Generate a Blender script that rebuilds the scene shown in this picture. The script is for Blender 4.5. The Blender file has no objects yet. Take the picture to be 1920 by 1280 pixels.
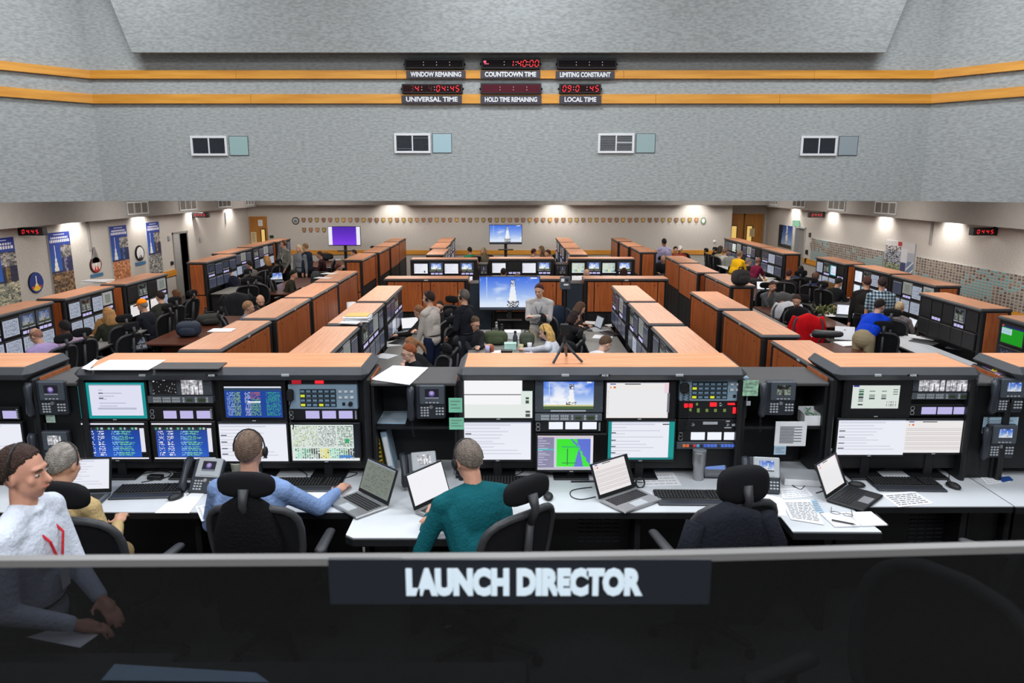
import bpy, math, random
import numpy as np
from mathutils import Vector, Matrix
R=math.radians; PI=math.pi
random.seed(7); RNG=np.random.RandomState(11)
C=bpy.context.scene.collection
S=bpy.context.scene
# ------------------------------------------------------------------ camera, world, exposure, lights
F=1400.0; PIT=math.atan(295/1400.0); CH=3.4
cd=bpy.data.cameras.new('camera'); cam=bpy.data.objects.new('camera',cd); C.objects.link(cam)
cam.location=(0,0,CH); cam.rotation_euler=(PI/2-PIT,0,0)
cd.sensor_width=36; cd.lens=36*F/1920; cd.clip_start=.05; cd.clip_end=100
cd.dof.use_dof=True; cd.dof.focus_distance=8.0; cd.dof.aperture_fstop=4.0
S.camera=cam
S.view_settings.view_transform='Standard'; S.view_settings.look='None'
S.view_settings.exposure=0.0; S.view_settings.gamma=1.0; S.view_settings.use_curve_mapping=False
w=bpy.data.worlds.new('world'); S.world=w; w.use_nodes=True
w.node_tree.nodes['Background'].inputs[0].default_value=(.75,.82,.95,1)
w.node_tree.nodes['Background'].inputs[1].default_value=.12
def area(name,loc,sx,sy,power,col=(1,1,1),rot=(0,0,0),spread=180):
    l=bpy.data.lights.new(name,'AREA'); l.shape='RECTANGLE'; l.size=sx; l.size_y=sy; l.energy=power; l.color=col; l.spread=R(spread)
    o=bpy.data.objects.new(name,l); C.objects.link(o); o.location=loc; o.rotation_euler=rot; return o
def spot(name,loc,tgt,power,ang,col=(1,.95,.88),blend=.8):
    l=bpy.data.lights.new(name,'SPOT'); l.energy=power; l.spot_size=R(ang); l.spot_blend=blend; l.color=col; l.shadow_soft_size=.06
    o=bpy.data.objects.new(name,l); C.objects.link(o); o.location=loc
    o.rotation_euler=(Vector(tgt)-Vector(loc)).to_track_quat('-Z','Y').to_euler(); return o
# fluorescent troffers of the low ceiling (fixtures built further down at the same spots)
TROFF=[(x,y) for y in (13.6,17.0,20.4,23.8) for x in (-6.2,-2.9,0,2.9,6.2)]
for (x,y) in TROFF: area('ceiling_troffer_light',(x,y,3.085),1.15,.55,36,(1,.95,.89))
# unseen lights of the high ceiling; those behind the camera added to brighten console fronts
for (x,y,p) in ((-5.5,9.5,150),(0,9.5,170),(5.5,9.5,150),(-3.2,6.0,130),(3.2,6.0,130),(0,5.4,110),(-3.5,2.4,120),(3.5,2.4,120),(-2.6,-.8,150),(2.6,-.8,150)):
    area('unseen_high_light',(x,y,7.35),1.6,1.0,p,(.90,.95,1.0))
# wall-washer downlights below the side soffits and the far fascia, plus added fill panels
for s_ in (-1,1):
    for y in (13.2,16.4,19.4,22.6,25.6): spot('wall_washer_light',(s_*9.40,y,2.86),(s_*9.62,y,1.2),90,120)
    for y in (13.0,17.0,21.0,25.0): area('side_wall_fill_light',(s_*7.9,y,3.05),.5,1.6,26,(1,.95,.88),(0,-s_*R(40),0))  # unseen panels added to brighten the side walls
for x in (-4.3,1.6,6.6): spot('wall_washer_light',(x,26.93,2.95),(x,27.6,1.2),70,115)
for x in (-6.5,-2.2,2.2,6.5): area('far_wall_fill_light',(x,25.4,3.06),1.6,.5,30,(1,.96,.9),(R(48),0,0))  # added fill, out of view, that lifts the far wall
# unseen lamps added above the camera for the console fronts, and inside both corridors
for x in (-2.2,0,2.2): area('console_front_fill',(x,.1,4.7),.9,.5,34,(.95,.97,1),(R(28),0,0))
area('corridor_fill_light',(-10.4,22.0,2.5),.6,.6,14); area('corridor_fill_light',(10.4,25.1,2.5),.6,.6,14)  # one added behind each side doorway to lift the dark

# ------------------------------------------------------------------ pixel helpers (measuring the photo)
def ray(px,py):
    X=(px-960)/F;V=(640-py)/F
    return Vector((X,math.cos(PIT)+V*math.sin(PIT),-math.sin(PIT)+V*math.cos(PIT)))
def at(px,py,z): d=ray(px,py); return d*((z-CH)/d.z)+Vector((0,0,CH))
def aty(px,py,y): d=ray(px,py); return d*(y/d.y)+Vector((0,0,CH))
def atx(px,py,x): d=ray(px,py); return d*(x/d.x)+Vector((0,0,CH))
# ------------------------------------------------------------------ materials
def lin(c): return tuple(((v/255)/12.92 if v/255<=.04045 else ((v/255+.055)/1.055)**2.4) for v in c)
MATS={}
def mat(name,rgb,rough=.6,metal=0,noise=0,nscale=(8,8,8),bump=0,bscale=60,spec=.5,coat=0,rgb2=None,emit=None,es=0,detail=3):
    if name in MATS: return MATS[name]
    m=bpy.data.materials.new(name); m.use_nodes=True; nt=m.node_tree; b=nt.nodes['Principled BSDF']
    c=lin(rgb); b.inputs['Base Color'].default_value=(*c,1); b.inputs['Roughness'].default_value=rough
    b.inputs['Metallic'].default_value=metal; b.inputs['Specular IOR Level'].default_value=spec; b.inputs['Coat Weight'].default_value=coat
    tc=nt.nodes.new('ShaderNodeTexCoord')
    mp=nt.nodes.new('ShaderNodeMapping'); nt.links.new(tc.outputs['Object'],mp.inputs[0]); mp.inputs['Scale'].default_value=nscale
    n=nt.nodes.new('ShaderNodeTexNoise'); nt.links.new(mp.outputs[0],n.inputs['Vector']); n.inputs['Scale'].default_value=1; n.inputs['Detail'].default_value=detail
    c2=lin(rgb2) if rgb2 else tuple(v*(1-noise) for v in c); c1=c if rgb2 else tuple(min(1,v*(1+noise)) for v in c)
    if noise or rgb2:
        cr=nt.nodes.new('ShaderNodeValToRGB'); cr.color_ramp.elements[0].position=.35; cr.color_ramp.elements[1].position=.65
        cr.color_ramp.elements[0].color=(*c2,1); cr.color_ramp.elements[1].color=(*c1,1)
        nt.links.new(n.outputs['Fac'],cr.inputs[0]); nt.links.new(cr.outputs[0],b.inputs['Base Color'])
    if bump:
        n2=nt.nodes.new('ShaderNodeTexNoise'); nt.links.new(tc.outputs['Object'],n2.inputs['Vector']); n2.inputs['Scale'].default_value=bscale
        bp=nt.nodes.new('ShaderNodeBump'); bp.inputs['Strength'].default_value=bump; bp.inputs['Distance'].default_value=.02
        nt.links.new(n2.outputs['Fac'],bp.inputs['Height']); nt.links.new(bp.outputs[0],b.inputs['Normal'])
    if emit: b.inputs['Emission Color'].default_value=(*lin(emit),1); b.inputs['Emission Strength'].default_value=es
    MATS[name]=m; return m
def emis(name,rgb,s=1):
    if name in MATS: return MATS[name]
    return mat(name,(5,5,5),.3,emit=rgb,es=s)
def attr_mat(name,emit,s=1.0,rough=.6):
    m=bpy.data.materials.new(name); m.use_nodes=True; nt=m.node_tree; b=nt.nodes['Principled BSDF']
    a=nt.nodes.new('ShaderNodeVertexColor'); a.layer_name='Col'
    if emit:
        b.inputs['Base Color'].default_value=(.01,.01,.01,1); b.inputs['Roughness'].default_value=.25
        nt.links.new(a.outputs[0],b.inputs['Emission Color']); b.inputs['Emission Strength'].default_value=s
    else: nt.links.new(a.outputs[0],b.inputs['Base Color']); b.inputs['Roughness'].default_value=rough
    MATS[name]=m; return m
M_SCR=attr_mat('lit_display',True,.95); M_PRINT=attr_mat('printed_surface',False)
def wood(name,rgb,rgb2,rough=.35,sc=(3,60,60)):
    return mat(name,rgb,rough,rgb2=rgb2,nscale=sc,detail=6,spec=.4)
M_TOP=wood('orange_laminate',(226,160,118),(206,138,96),.38,(2.5,38,38))
M_TOPD=wood('orange_laminate_lengthwise',(222,160,124),(204,140,104),.42,(2.5,38,38))
M_CAB=wood('cherry_veneer',(172,96,50),(146,74,35),.4,(22,22,2.2))
M_MAPLE=wood('maple_trim',(226,160,66),(205,138,50),.4,(1.2,1.2,14))
M_DOOR=wood('oak_door',(190,130,60),(170,112,48),.45,(20,20,1.5))
M_BRN=wood('walnut_table',(98,54,38),(70,36,26),.28,(3,40,40))
M_BLK=mat('black_metal',(18,19,22),.5,noise=.2)
M_BLK2=mat('black_panel',(12,13,15),.45)
M_BUMP=mat('charcoal_bumper',(62,64,68),.5,noise=.06,bump=.15,bscale=300)
M_DGR=mat('dark_grey_laminate',(66,64,64),.55,noise=.05,bump=.1,bscale=200)
M_DESK=mat('light_grey_laminate',(205,208,212),.45,noise=.02)
M_PLG=mat('phone_grey_plastic',(74,80,88),.45)
M_PLD=mat('phone_dark_plastic',(44,48,56),.4)
M_PLL=mat('light_grey_plastic',(178,182,186),.45)
M_SIL=mat('brushed_silver',(168,168,170),.35,metal=.7,noise=.05)
M_KEY=mat('black_keys',(22,22,24),.5)
M_RUB=mat('black_rubber',(14,14,15),.7)
M_CHR=mat('chair_black_fabric',(24,24,27),.85,bump=.4,bscale=500,spec=.2)
M_CHF=mat('chair_frame_plastic',(52,53,56),.5,bump=.1,bscale=200)
M_PAP=mat('white_paper',(236,236,238),.8,noise=.02)
M_PAPB=mat('pale_blue_paper',(170,196,216),.8,noise=.03)
M_WALL=mat('grey_fabric_wall',(174,178,178),.95,rgb2=(151,154,152),nscale=(14,14,42),bump=.3,bscale=120,spec=.1,detail=8)
M_WALLL=mat('pale_fabric_wall',(205,200,194),.95,rgb2=(190,185,180),nscale=(20,20,50),bump=.2,bscale=120,spec=.1,detail=8)
M_SOF=mat('painted_soffit',(140,137,134),.9,noise=.03)
M_CEIL=mat('ceiling_tile',(200,200,198),.9,noise=.03)
M_CARP=mat('grey_carpet',(92,92,88),.95,noise=.15,nscale=(60,60,60),bump=.4,bscale=300)
M_WHT=mat('white_enamel',(225,226,228),.4)
M_RED=emis('red_led',(255,40,50),1.2); M_REDD=emis('dim_red_led',(90,10,18),.6)
M_WLED=emis('white_display',(240,244,255),1.0); M_PLED=emis('lilac_display',(196,190,240),.9)
M_CHROME=mat('steel',(190,192,196),.2,metal=1)
# ------------------------------------------------------------------ mesh builder
class MB:
    def __init__(s): s.v=[]; s.f=[]; s.m=[]; s.k=0
    def add(s,vs,fs,k=None):
        b=len(s.v); s.v+= [tuple(v) for v in vs]; s.f+=[tuple(i+b for i in f) for f in fs]; s.m+=[s.k if k is None else k]*len(fs); return s
    def box(s,x0,x1,y0,y1,z0,z1,k=None):
        if x1<x0:x0,x1=x1,x0
        if y1<y0:y0,y1=y1,y0
        if z1<z0:z0,z1=z1,z0
        return s.add([(x0,y0,z0),(x1,y0,z0),(x1,y1,z0),(x0,y1,z0),(x0,y0,z1),(x1,y0,z1),(x1,y1,z1),(x0,y1,z1)],
          [(0,3,2,1),(4,5,6,7),(0,1,5,4),(1,2,6,5),(2,3,7,6),(3,0,4,7)],k)
    def cbox(s,x0,x1,y0,y1,z0,z1,c=.01,k=None):   # chamfered box
        if x1<x0:x0,x1=x1,x0
        if y1<y0:y0,y1=y1,y0
        if z1<z0:z0,z1=z1,z0
        c=min(c,(x1-x0)/2.01,(y1-y0)/2.01,(z1-z0)/2.01)
        X=(x0,x1);Y=(y0,y1);Z=(z0,z1); V=[]; I={}
        for i in (0,1):
            for j in (0,1):
                for q in (0,1):
                    sx=c*(1-2*i);sy=c*(1-2*j);sz=c*(1-2*q)
                    for a,p in enumerate(((X[i],Y[j]+sy,Z[q]+sz),(X[i]+sx,Y[j],Z[q]+sz),(X[i]+sx,Y[j]+sy,Z[q]))):
                        I[(i,j,q,a)]=len(V); V.append(p)
        fs=[]
        for i in (0,1):
            f=[I[(i,0,0,0)],I[(i,0,1,0)],I[(i,1,1,0)],I[(i,1,0,0)]]; fs.append(f if i==0 else f[::-1])
            f=[I[(0,i,0,1)],I[(1,i,0,1)],I[(1,i,1,1)],I[(0,i,1,1)]]; fs.append(f if i==0 else f[::-1])
            f=[I[(0,0,i,2)],I[(0,1,i,2)],I[(1,1,i,2)],I[(1,0,i,2)]]; fs.append(f if i==0 else f[::-1])
        for i in (0,1):
            for j in (0,1):
                f=[I[(i,j,0,0)],I[(i,j,1,0)],I[(i,j,1,1)],I[(i,j,0,1)]]; fs.append(f[::-1] if (i+j)%2==0 else f)
                f=[I[(i,0,j,0)],I[(i,1,j,0)],I[(i,1,j,2)],I[(i,0,j,2)]]; fs.append(f if (i+j)%2==0 else f[::-1])
                f=[I[(0,i,j,1)],I[(1,i,j,1)],I[(1,i,j,2)],I[(0,i,j,2)]]; fs.append(f[::-1] if (i+j)%2==0 else f)
        for i in (0,1):
            for j in (0,1):
                for q in (0,1):
                    f=[I[(i,j,q,0)],I[(i,j,q,1)],I[(i,j,q,2)]]; fs.append(f if (i+j+q)%2==0 else f[::-1])
        return s.add(V,fs,k)
    def prism(s,poly,z0,z1,k=None):   # poly CCW in xy
        n=len(poly); V=[(x,y,z0) for x,y in poly]+[(x,y,z1) for x,y in poly]
        fs=[tuple(range(n))[::-1],tuple(range(n,2*n))]+[(i,(i+1)%n,n+(i+1)%n,n+i) for i in range(n)]
        return s.add(V,fs,k)
    def tube(s,pts,r,n=8,closed=False,k=None,caps=True):
        pts=[Vector(p) for p in pts]; N=len(pts); rs=r if isinstance(r,(list,tuple)) else [r]*N; V=[]; up=None
        for i,p in enumerate(pts):
            if closed: t=pts[(i+1)%N]-pts[i-1]
            else: t=pts[min(i+1,N-1)]-pts[max(i-1,0)]
            t.normalize()
            if up is None: up=Vector((0,0,1)) if abs(t.z)<.9 else Vector((1,0,0))
            a=t.cross(up)
            if a.length<1e-4: a=t.cross(Vector((1,0,.3)))
            a.normalize(); b=a.cross(t); up=b
            for j in range(n):
                q=2*PI*j/n; V.append(p+(a*math.cos(q)+b*math.sin(q))*rs[i])
        fs=[]
        for i in range(N if closed else N-1):
            for j in range(n):
                fs.append((i*n+j,i*n+(j+1)%n,((i+1)%N)*n+(j+1)%n,((i+1)%N)*n+j))
        if not closed and caps: fs+=[tuple(range(n))[::-1],tuple((N-1)*n+j for j in range(n))]
        return s.add(V,fs,k)
    def lathe(s,prof,c=(0,0,0),n=20,k=None):
        V=[];fs=[]
        for r,z in prof:
            for j in range(n): q=2*PI*j/n; V.append((c[0]+r*math.cos(q),c[1]+r*math.sin(q),c[2]+z))
        for i in range(len(prof)-1):
            for j in range(n): fs.append((i*n+j,i*n+(j+1)%n,(i+1)*n+(j+1)%n,(i+1)*n+j))
        fs+=[tuple(range(n))[::-1],tuple((len(prof)-1)*n+j for j in range(n))]
        return s.add(V,fs,k)
    def ell(s,c,r,Mx=None,n=12,m=8,fn=None,k=None):
        V=[];fs=[];c=Vector(c)
        for i in range(m+1):
            t=PI*i/m
            for j in range(n):
                q=2*PI*j/n; d=Vector((math.sin(t)*math.cos(q),math.sin(t)*math.sin(q),math.cos(t)))
                g=fn(d) if fn else 1
                p=Vector((d.x*r[0]*g,d.y*r[1]*g,d.z*r[2]*g)); 
                V.append(c+(Mx@p if Mx else p))
        for i in range(m):
            for j in range(n): fs.append((i*n+j,(i+1)*n+j,(i+1)*n+(j+1)%n,i*n+(j+1)%n))
        return s.add(V,fs,k)
    def cap(s,a,b,ra,rb,n=10):          # closed tapered capsule
        a=Vector(a);b=Vector(b);t=(b-a);L=t.length
        if L<1e-5: return s.ell(a,(ra,ra,ra))
        t/=L; P=[];Rr=[]
        for q in (90,60,30,0): P.append(a-t*ra*math.sin(R(q))); Rr.append(max(ra*math.cos(R(q)),1e-4))
        for q in (0,30,60,90): P.append(b+t*rb*math.sin(R(q))); Rr.append(max(rb*math.cos(R(q)),1e-4))
        return s.tube(P,Rr,n)
    def xf(s,Mx):
        s.v=[tuple(Mx@Vector(v)) for v in s.v]; return s
    def mesh(s,name,mats,smooth=False):
        me=bpy.data.meshes.new(name); me.from_pydata(s.v,[],s.f)
        for m in (mats if isinstance(mats,(list,tuple)) else [mats]): me.materials.append(m)
        me.polygons.foreach_set('material_index',s.m)
        if smooth: me.polygons.foreach_set('use_smooth',[True]*len(s.f))
        me.update(); return me
def obj(name,mb,mats,parent=None,loc=(0,0,0),rot=(0,0,0),smooth=False,label=None):
    me=mb if isinstance(mb,bpy.types.Mesh) else mb.mesh(name,mats,smooth)
    o=bpy.data.objects.new(name,me); C.objects.link(o); o.location=loc; o.rotation_euler=rot
    if parent: o.parent=parent
    if label: o['label']=label
    return o
def tag(o,label,cat,group=None,kind=None):
    if label: o['label']=label
    if cat: o['category']=cat
    if group: o['group']=group
    if kind: o['kind']=kind
    return o
def thing(name,label,cat,loc=(0,0,0),rz=0,group=None):
    o=bpy.data.objects.new(name,None); C.objects.link(o); o.location=loc; o.rotation_euler=(0,0,rz); o.empty_display_size=.1
    return tag(o,label,cat,group)
def struct(name,mb,mats,label=None,parent=None):
    o=obj(name,mb,mats,parent)
    if not parent: o['kind']='structure'
    if label: o['label']=label
    return o
KIDS={}
def dup(root,loc,rz,label=None,group=None):
    def kids(o):
        if o.name not in KIDS: KIDS[o.name]=[c for c in bpy.data.objects if c.parent==o]
        return KIDS[o.name]
    def cp(o,par):
        c=o.copy(); C.objects.link(c)
        if par: c.parent=par
        for k in kids(o): cp(k,c)
        return c
    r=cp(root,None); r.location=loc; r.rotation_euler=(0,0,rz)
    if label: r['label']=label
    if group: r['group']=group
    return r
ORD=lambda n:'%d%s'%(n,'th' if 10<=n%100<=20 else {1:'st',2:'nd',3:'rd'}.get(n%10,'th'))
def text(body,size,mat_,parent,loc,rot=(PI/2,0,0),sx=1,off=0,ext=.002,align='CENTER',name='lettering'):
    cu=bpy.data.curves.new('t','FONT'); cu.body=body; cu.size=size; cu.align_x=align; cu.align_y='CENTER'; cu.extrude=ext; cu.offset=off; cu.resolution_u=3
    t=bpy.data.objects.new('t',cu); me=bpy.data.meshes.new_from_object(t); bpy.data.objects.remove(t)
    for v in me.vertices: v.co.x*=sx
    me.materials.clear(); me.materials.append(mat_)
    return obj(name,me,None,parent,loc,rot)
# ------------------------------------------------------------------ picture grids (screens and prints)
def lerp(a,b,t): return np.array(a)*(1-t)+np.array(b)*t
def canvas(w,h,c): a=np.zeros((h,w,3)); a[:]=c; return a
def rect(a,x0,y0,x1,y1,c):
    h,w=a.shape[:2]; a[int(y0*h):max(int(y0*h)+1,int(y1*h)),int(x0*w):max(int(x0*w)+1,int(x1*w))]=c
def P_doc(w=56,h=34,bg=(238,240,250),ln=(214,216,228),seed=0):
    r=np.random.RandomState(seed); a=canvas(w,h,bg); rect(a,0,0,1,.03,(190,196,214)); rect(a,.02,.06,.7,.08,(205,208,222))
    for k in range(9): y=.16+k*.085; rect(a,.03,y,.1+.8*r.rand(),y+.01,ln)
    for y in (.3,.48,.66,.82): rect(a,.02,y,.12,y+.015,(90,94,110))
    return a
def P_win(seed=1):
    a=canvas(60,36,(250,250,252)); rect(a,0,.37,.85,.38,(120,120,124)); rect(a,.86,0,1,.3,(10,10,12)); rect(a,.84,.3,1,1,(222,236,228)); rect(a,0,.65,1,1,(232,238,234))
    for k in range(5): rect(a,.9,.45+k*.04,.96,.465+k*.04,(70,76,74)); rect(a,.9,.83+k*.03,.97,.84+k*.03,(80,84,84))
    return a
def P_teal(seed=2):
    a=canvas(60,36,(20,150,152)); rect(a,.17,.06,.95,.93,(226,228,246)); rect(a,.17,.06,.95,.1,(170,176,200))
    for k in range(7): rect(a,.3,.2+k*.09,.38+.4*((k*37)%10)/10,.21+k*.09,(190,194,214))
    rect(a,.3,.3,.37,.315,(60,60,70)); rect(a,.3,.44,.37,.455,(60,60,70)); rect(a,.28,.72,.85,.75,(188,190,210))
    for k in range(4): rect(a,.03,.2+k*.12,.06,.25+k*.12,(210,240,244))
    return a
def P_teal2():
    a=P_doc(60,36,seed=5); rect(a,.0,0,.05,1,(20,140,142)); rect(a,.93,0,1,1,(20,150,146)); rect(a,0,.95,1,1,(20,120,122)); rect(a,.83,.07,.93,.09,(70,40,50)); return a
def P_tel(seed=3,band=True):
    r=np.random.RandomState(seed); a=canvas(88,52,(8,8,10)); rect(a,0,0,.98,.045,(240,240,250)); rect(a,.0,.96,1,.99,(240,240,255)); rect(a,.9,.14,.97,.8,(230,230,242))
    for y in range(6,48):
        t=(y-6)/42; a[y,5:int(.9*88)]=lerp((24,62,150),(36,92,200),t)
    rect(a,.04,.12,.9,.2,(40,60,76))
    for k in range(14): rect(a,.06+k*.06,.13,.09+k*.06,.18,[(90,180,140),(190,196,200),(30,30,34)][k%3])
    for row in range(24):
        y=11+row*1.5
        if row%5==4: continue
        for (x0,x1,c,p) in ((8,16,(226,226,240),.55),(21,30,(240,240,250),.6),(40,50,(130,190,236),.7),(50,62+int(10*r.rand()),(110,196,160),.75)):
            for x in range(x0,x1):
                if r.rand()<p: a[int(y),x]=c if r.rand()>.12 else (30,60,90)
    return a
def P_tel2(seed=4):
    r=np.random.RandomState(seed); a=canvas(80,44,(26,66,156)); rect(a,0,0,1,.05,(230,232,244)); rect(a,0,.05,1,.14,(46,70,96))
    for y in range(8,42,2):
        for (x0,x1,c) in ((3,12,(150,180,226)),(12,22,(150,190,120)),(28,36,(190,200,236)),(36,50,(190,110,100) if y<18 else (120,180,110)),(58,78,(60,170,130))):
            for x in range(x0,x1):
                if r.rand()<.7: a[y,x]=c
    rect(a,.4,.48,.63,.53,(244,248,250)); return a
def P_sheet(seed=6):
    r=np.random.RandomState(seed); a=canvas(88,52,(222,232,226)); rect(a,.93,0,1,.93,(12,12,14)); rect(a,0,.95,1,.985,(240,240,250))
    for y in range(2,32,2):
        for x in range(2,34):
            if r.rand()<.5: a[y,x]=[(150,160,110),(90,96,90),(200,214,120)][r.randint(3)]
        for x in range(35,58):
            if r.rand()<.6: a[y,x]=[(80,84,90),(120,124,128)][r.randint(2)]
        for x in range(60,80):
            if r.rand()<.6: a[y,x]=[(70,120,86),(50,84,60)][r.randint(2)]
    for x in range(4,80,3):
        for y in range(34,49):
            if r.rand()<.8: a[y,x:x+2]=[(150,220,190),(110,170,140),(70,80,74),(230,220,90)][(x//12)%4 if r.rand()>.2 else 2]
    rect(a,.7,.86,.9,.93,(70,130,200)); rect(a,.8,.4,.86,.5,(40,170,100)); return a
def smooth_noise(w,h,n,r):
    b=r.rand(n+2,n+3); Y,X=np.mgrid[0:h,0:w]; y=Y*n/h;x=X*n/w; i=y.astype(int);k=x.astype(int);fy=y-i;fx=x-k
    return b[i,k]*(1-fy)*(1-fx)+b[i+1,k]*fy*(1-fx)+b[i,k+1]*(1-fy)*fx+b[i+1,k+1]*fy*fx
def P_sky(w=64,h=38,dim=1.0,green=True,seed=0):
    r=np.random.RandomState(seed); a=np.zeros((h,w,3))
    for y in range(h):
        for x in range(w): a[y,x]=lerp((60,110,226),(206,224,250),min(1,y/h*1.25))
    n=np.clip((smooth_noise(w,h,3,r)*.55+smooth_noise(w,h,7,r)*.3+smooth_noise(w,h,14,r)*.15-.46)*4.2,0,1)[:,:,None]
    Y=(np.arange(h)/h)[:,None,None]; n=np.clip(n*(.65+.5*Y)+np.clip(Y-.62,0,1)*1.4,0,1); a=a*(1-n)+np.array((250,251,255))*n
    for y in range(int(.12*h),int(.92*h)):            # launch tower and vapour
        for x in range(w):
            dx=abs(x/w-.55)
            if dx<.02+.07*((y/h-.1)*1.1): a[y,x]=lerp(a[y,x],(255,254,250),.85)
    for y in range(int(.08*h),int(.3*h)):
        for x in range(w):
            if abs(x/w-.55)<.045 and r.rand()<.45: a[y,x]=(70,72,90)
    for y in range(int(.74*h),int(.93*h)):
        for x in range(w):
            if abs(x/w-.55)<.1 and r.rand()<.5: a[y,x]=(56,60,84)
    rect(a,.12,.0,.13,.8,(200,214,240)); rect(a,.86,.02,.96,.06,(236,240,250))
    if green: rect(a,0,.92,1,1,(78,104,66)); rect(a,0,.86,1,.92,(214,206,150))
    else: rect(a,0,.94,1,1,(60,66,80))
    return a*dim
def P_map():
    w,h=64,42; a=canvas(w,h,(205,210,222)); rect(a,0,0,.3,1,(138,134,166))
    for k in range(12): rect(a,.02,.08+k*.07,.1+.15*((k*7)%5)/5,.1+k*.07,(190,190,210))
    rect(a,0,.93,1,1,(190,190,200)); rect(a,0,0,1,.05,(214,200,206)); rect(a,0,.4,.3,.44,(90,180,190))
    for y in range(4,38):
        for x in range(22,61):
            u=(x-22)/39;v=(y-4)/34
            g=u<.58+.42*v**1.3+.02*math.sin(v*30)
            rv=abs(u-(.66-.02*v))<.015+.2*max(0,v-.35)*(1 if v>.35 else 0) and u<.52+.40*v**1.1
            if v<.3 and abs(u-.5-.8*(v-.1))<.03: rv=True
            a[y,x]=(96,116,214) if (not g or rv) else (60,232,46)
    for y in range(16,36): a[y,34]=(30,110,60)
    for x in range(28,46): a[33,x]=(20,140,50); a[13+(x%3==0),x]=(40,150,130)
    rect(a,.96,.05,1,.93,(230,230,236)); return a
def P_camv(seed=9,tint=(.7,.75,.7),lo=20,hi=200,w=42,h=28):
    r=np.random.RandomState(seed); v=smooth_noise(w,h,4,r)*.5+smooth_noise(w,h,11,r)*.5; v=np.clip((v-.3)/.45,0,1)
    a=(lo+(hi-lo)*v)[:,:,None]*np.array(tint)
    for k in range(5): x=r.randint(2,w-3); y0=r.randint(0,h//2); a[y0:,x:x+1+k%2]=a[y0:,x:x+1+k%2]*.45
    return a
def P_table(seed=12,bg=(196,204,214),fg=(70,76,92)):
    r=np.random.RandomState(seed); a=canvas(36,30,bg)
    for y in range(3,28,2):
        for x in range(3,33):
            if r.rand()<.42: a[y,x]=fg
    rect(a,.0,0,1,.06,(150,158,178)); return a
def P_dark(seed=13):
    r=np.random.RandomState(seed); a=canvas(36,30,(20,24,36))
    for y in range(4,27,2):
        for x in range(3,33):
            if r.rand()<.3: a[y,x]=(96,110,140)
    return a
def P_grid(bg,fg,n,m,seed=0):
    a=canvas(n*4,m*4,bg)
    for j in range(m):
        for i in range(n): a[j*4+1:j*4+3,i*4+1:i*4+3]=fg
    return a
def P_star(): 
    r=np.random.RandomState(3); a=canvas(40,24,(14,14,18))
    for k in range(26): a[r.randint(24),r.randint(40)]=(220,220,230)
    rect(a,.05,.05,.12,.15,(240,240,240)); return a
def P_small():
    a=canvas(80,46,(14,14,18)); rect(a,.1,.16,.83,.82,(220,228,222)); rect(a,.12,.17,.2,.21,(60,60,140))
    for (x,ys) in ((.2,(.28,.31,.34,.37,.4,.43,.46,.49,.52,.55,.6,.68,.71)),(.37,(.32,.42,.46,.5,.54)),(.55,(.32,.42,.46,.5,.54)),(.73,(.28,.34,.4))):
        for y in ys: rect(a,x,y,x+.08,y+.015,(70,84,84) if y>.45 else (60,110,84))
    for i in range(5):
        for j in range(3): rect(a,.64+i*.035,.63+j*.05,.655+i*.035,.65+j*.05,(60,60,66))
    return a
def P_doc2(seed=7):
    a=canvas(60,38,(240,236,236)); rect(a,0,0,1,.05,(214,214,224)); rect(a,.05,.035,.14,.07,(70,60,150)); rect(a,.27,.04,.5,.075,(60,60,60)); rect(a,.05,.13,.08,.18,(230,150,40)); rect(a,.11,.13,.14,.18,(220,110,60))
    for k in range(11): rect(a,.03,.24+k*.065,.95,.245+k*.065,(214,206,206))
    rect(a,.93,0,1,1,(16,16,20)); return a
def P_doc3():
    a=P_doc2(); rect(a,.04,.22,.9,.93,(238,238,240)); rect(a,.9,.3,.94,.85,(120,120,130)); rect(a,.86,.02,.93,.3,(240,214,226)); return a
def P_moon():
    a=canvas(36,26,(26,22,36))
    for y in range(26):
        for x in range(36):
            d=math.hypot(x-17,y-12)
            if d<8: a[y,x]=lerp((196,180,226),(80,70,140),min(1,max(0,(d+(y-12)*.5)/9)))
    rect(a,0,.85,1,1,(120,124,140)); return a
def P_green():
    a=canvas(44,44,(10,150,16)); rect(a,0,0,1,.12,(24,28,90)); rect(a,.02,.02,.1,.08,(220,90,40)); rect(a,.0,.16,.48,.5,(186,220,226))
    for k in range(5): rect(a,.04,.2+k*.06,.44,.215+k*.06,(120,160,180))
    return a
def P_banner(seed,lo,mid):
    r=np.random.RandomState(seed); w,h=36,84; a=np.zeros((h,w,3))
    for y in range(h):
        for x in range(w): a[y,x]=lerp((22,44,140),(40,120,200),min(1,y/60))
    for y in (4,): rect(a,.25,.03,.75,.045,(190,200,230))
    rect(a,.12,.06,.9,.085,(236,238,246)); rect(a,.06,.105,.96,.135,(236,238,246)); 
    for x in range(3,33,3): a[5:13,x]=(40,60,150)
    blk=r.rand(40,12)
    for y in range(14,h):
        for x in range(w):
            t=y/h; n=blk[y*40//h,x*12//w]*.55+r.rand()*.45
            if x>17 and .17<t<.33: a[y,x]=lerp((40,40,46),(226,220,210),n)
            elif x<=17 and t<.5:
                if abs(x-8)<1+3*max(0,t-.33)*6: a[y,x]=lerp((240,244,250),(220,180,120),n*t)
            elif t<.52: a[y,x]=lerp((20,24,70),mid,n*.8 if abs(x-24)<3 else n*.2)
            else: a[y,x]=lerp(lo[0],lo[1],n)
    return a
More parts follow.
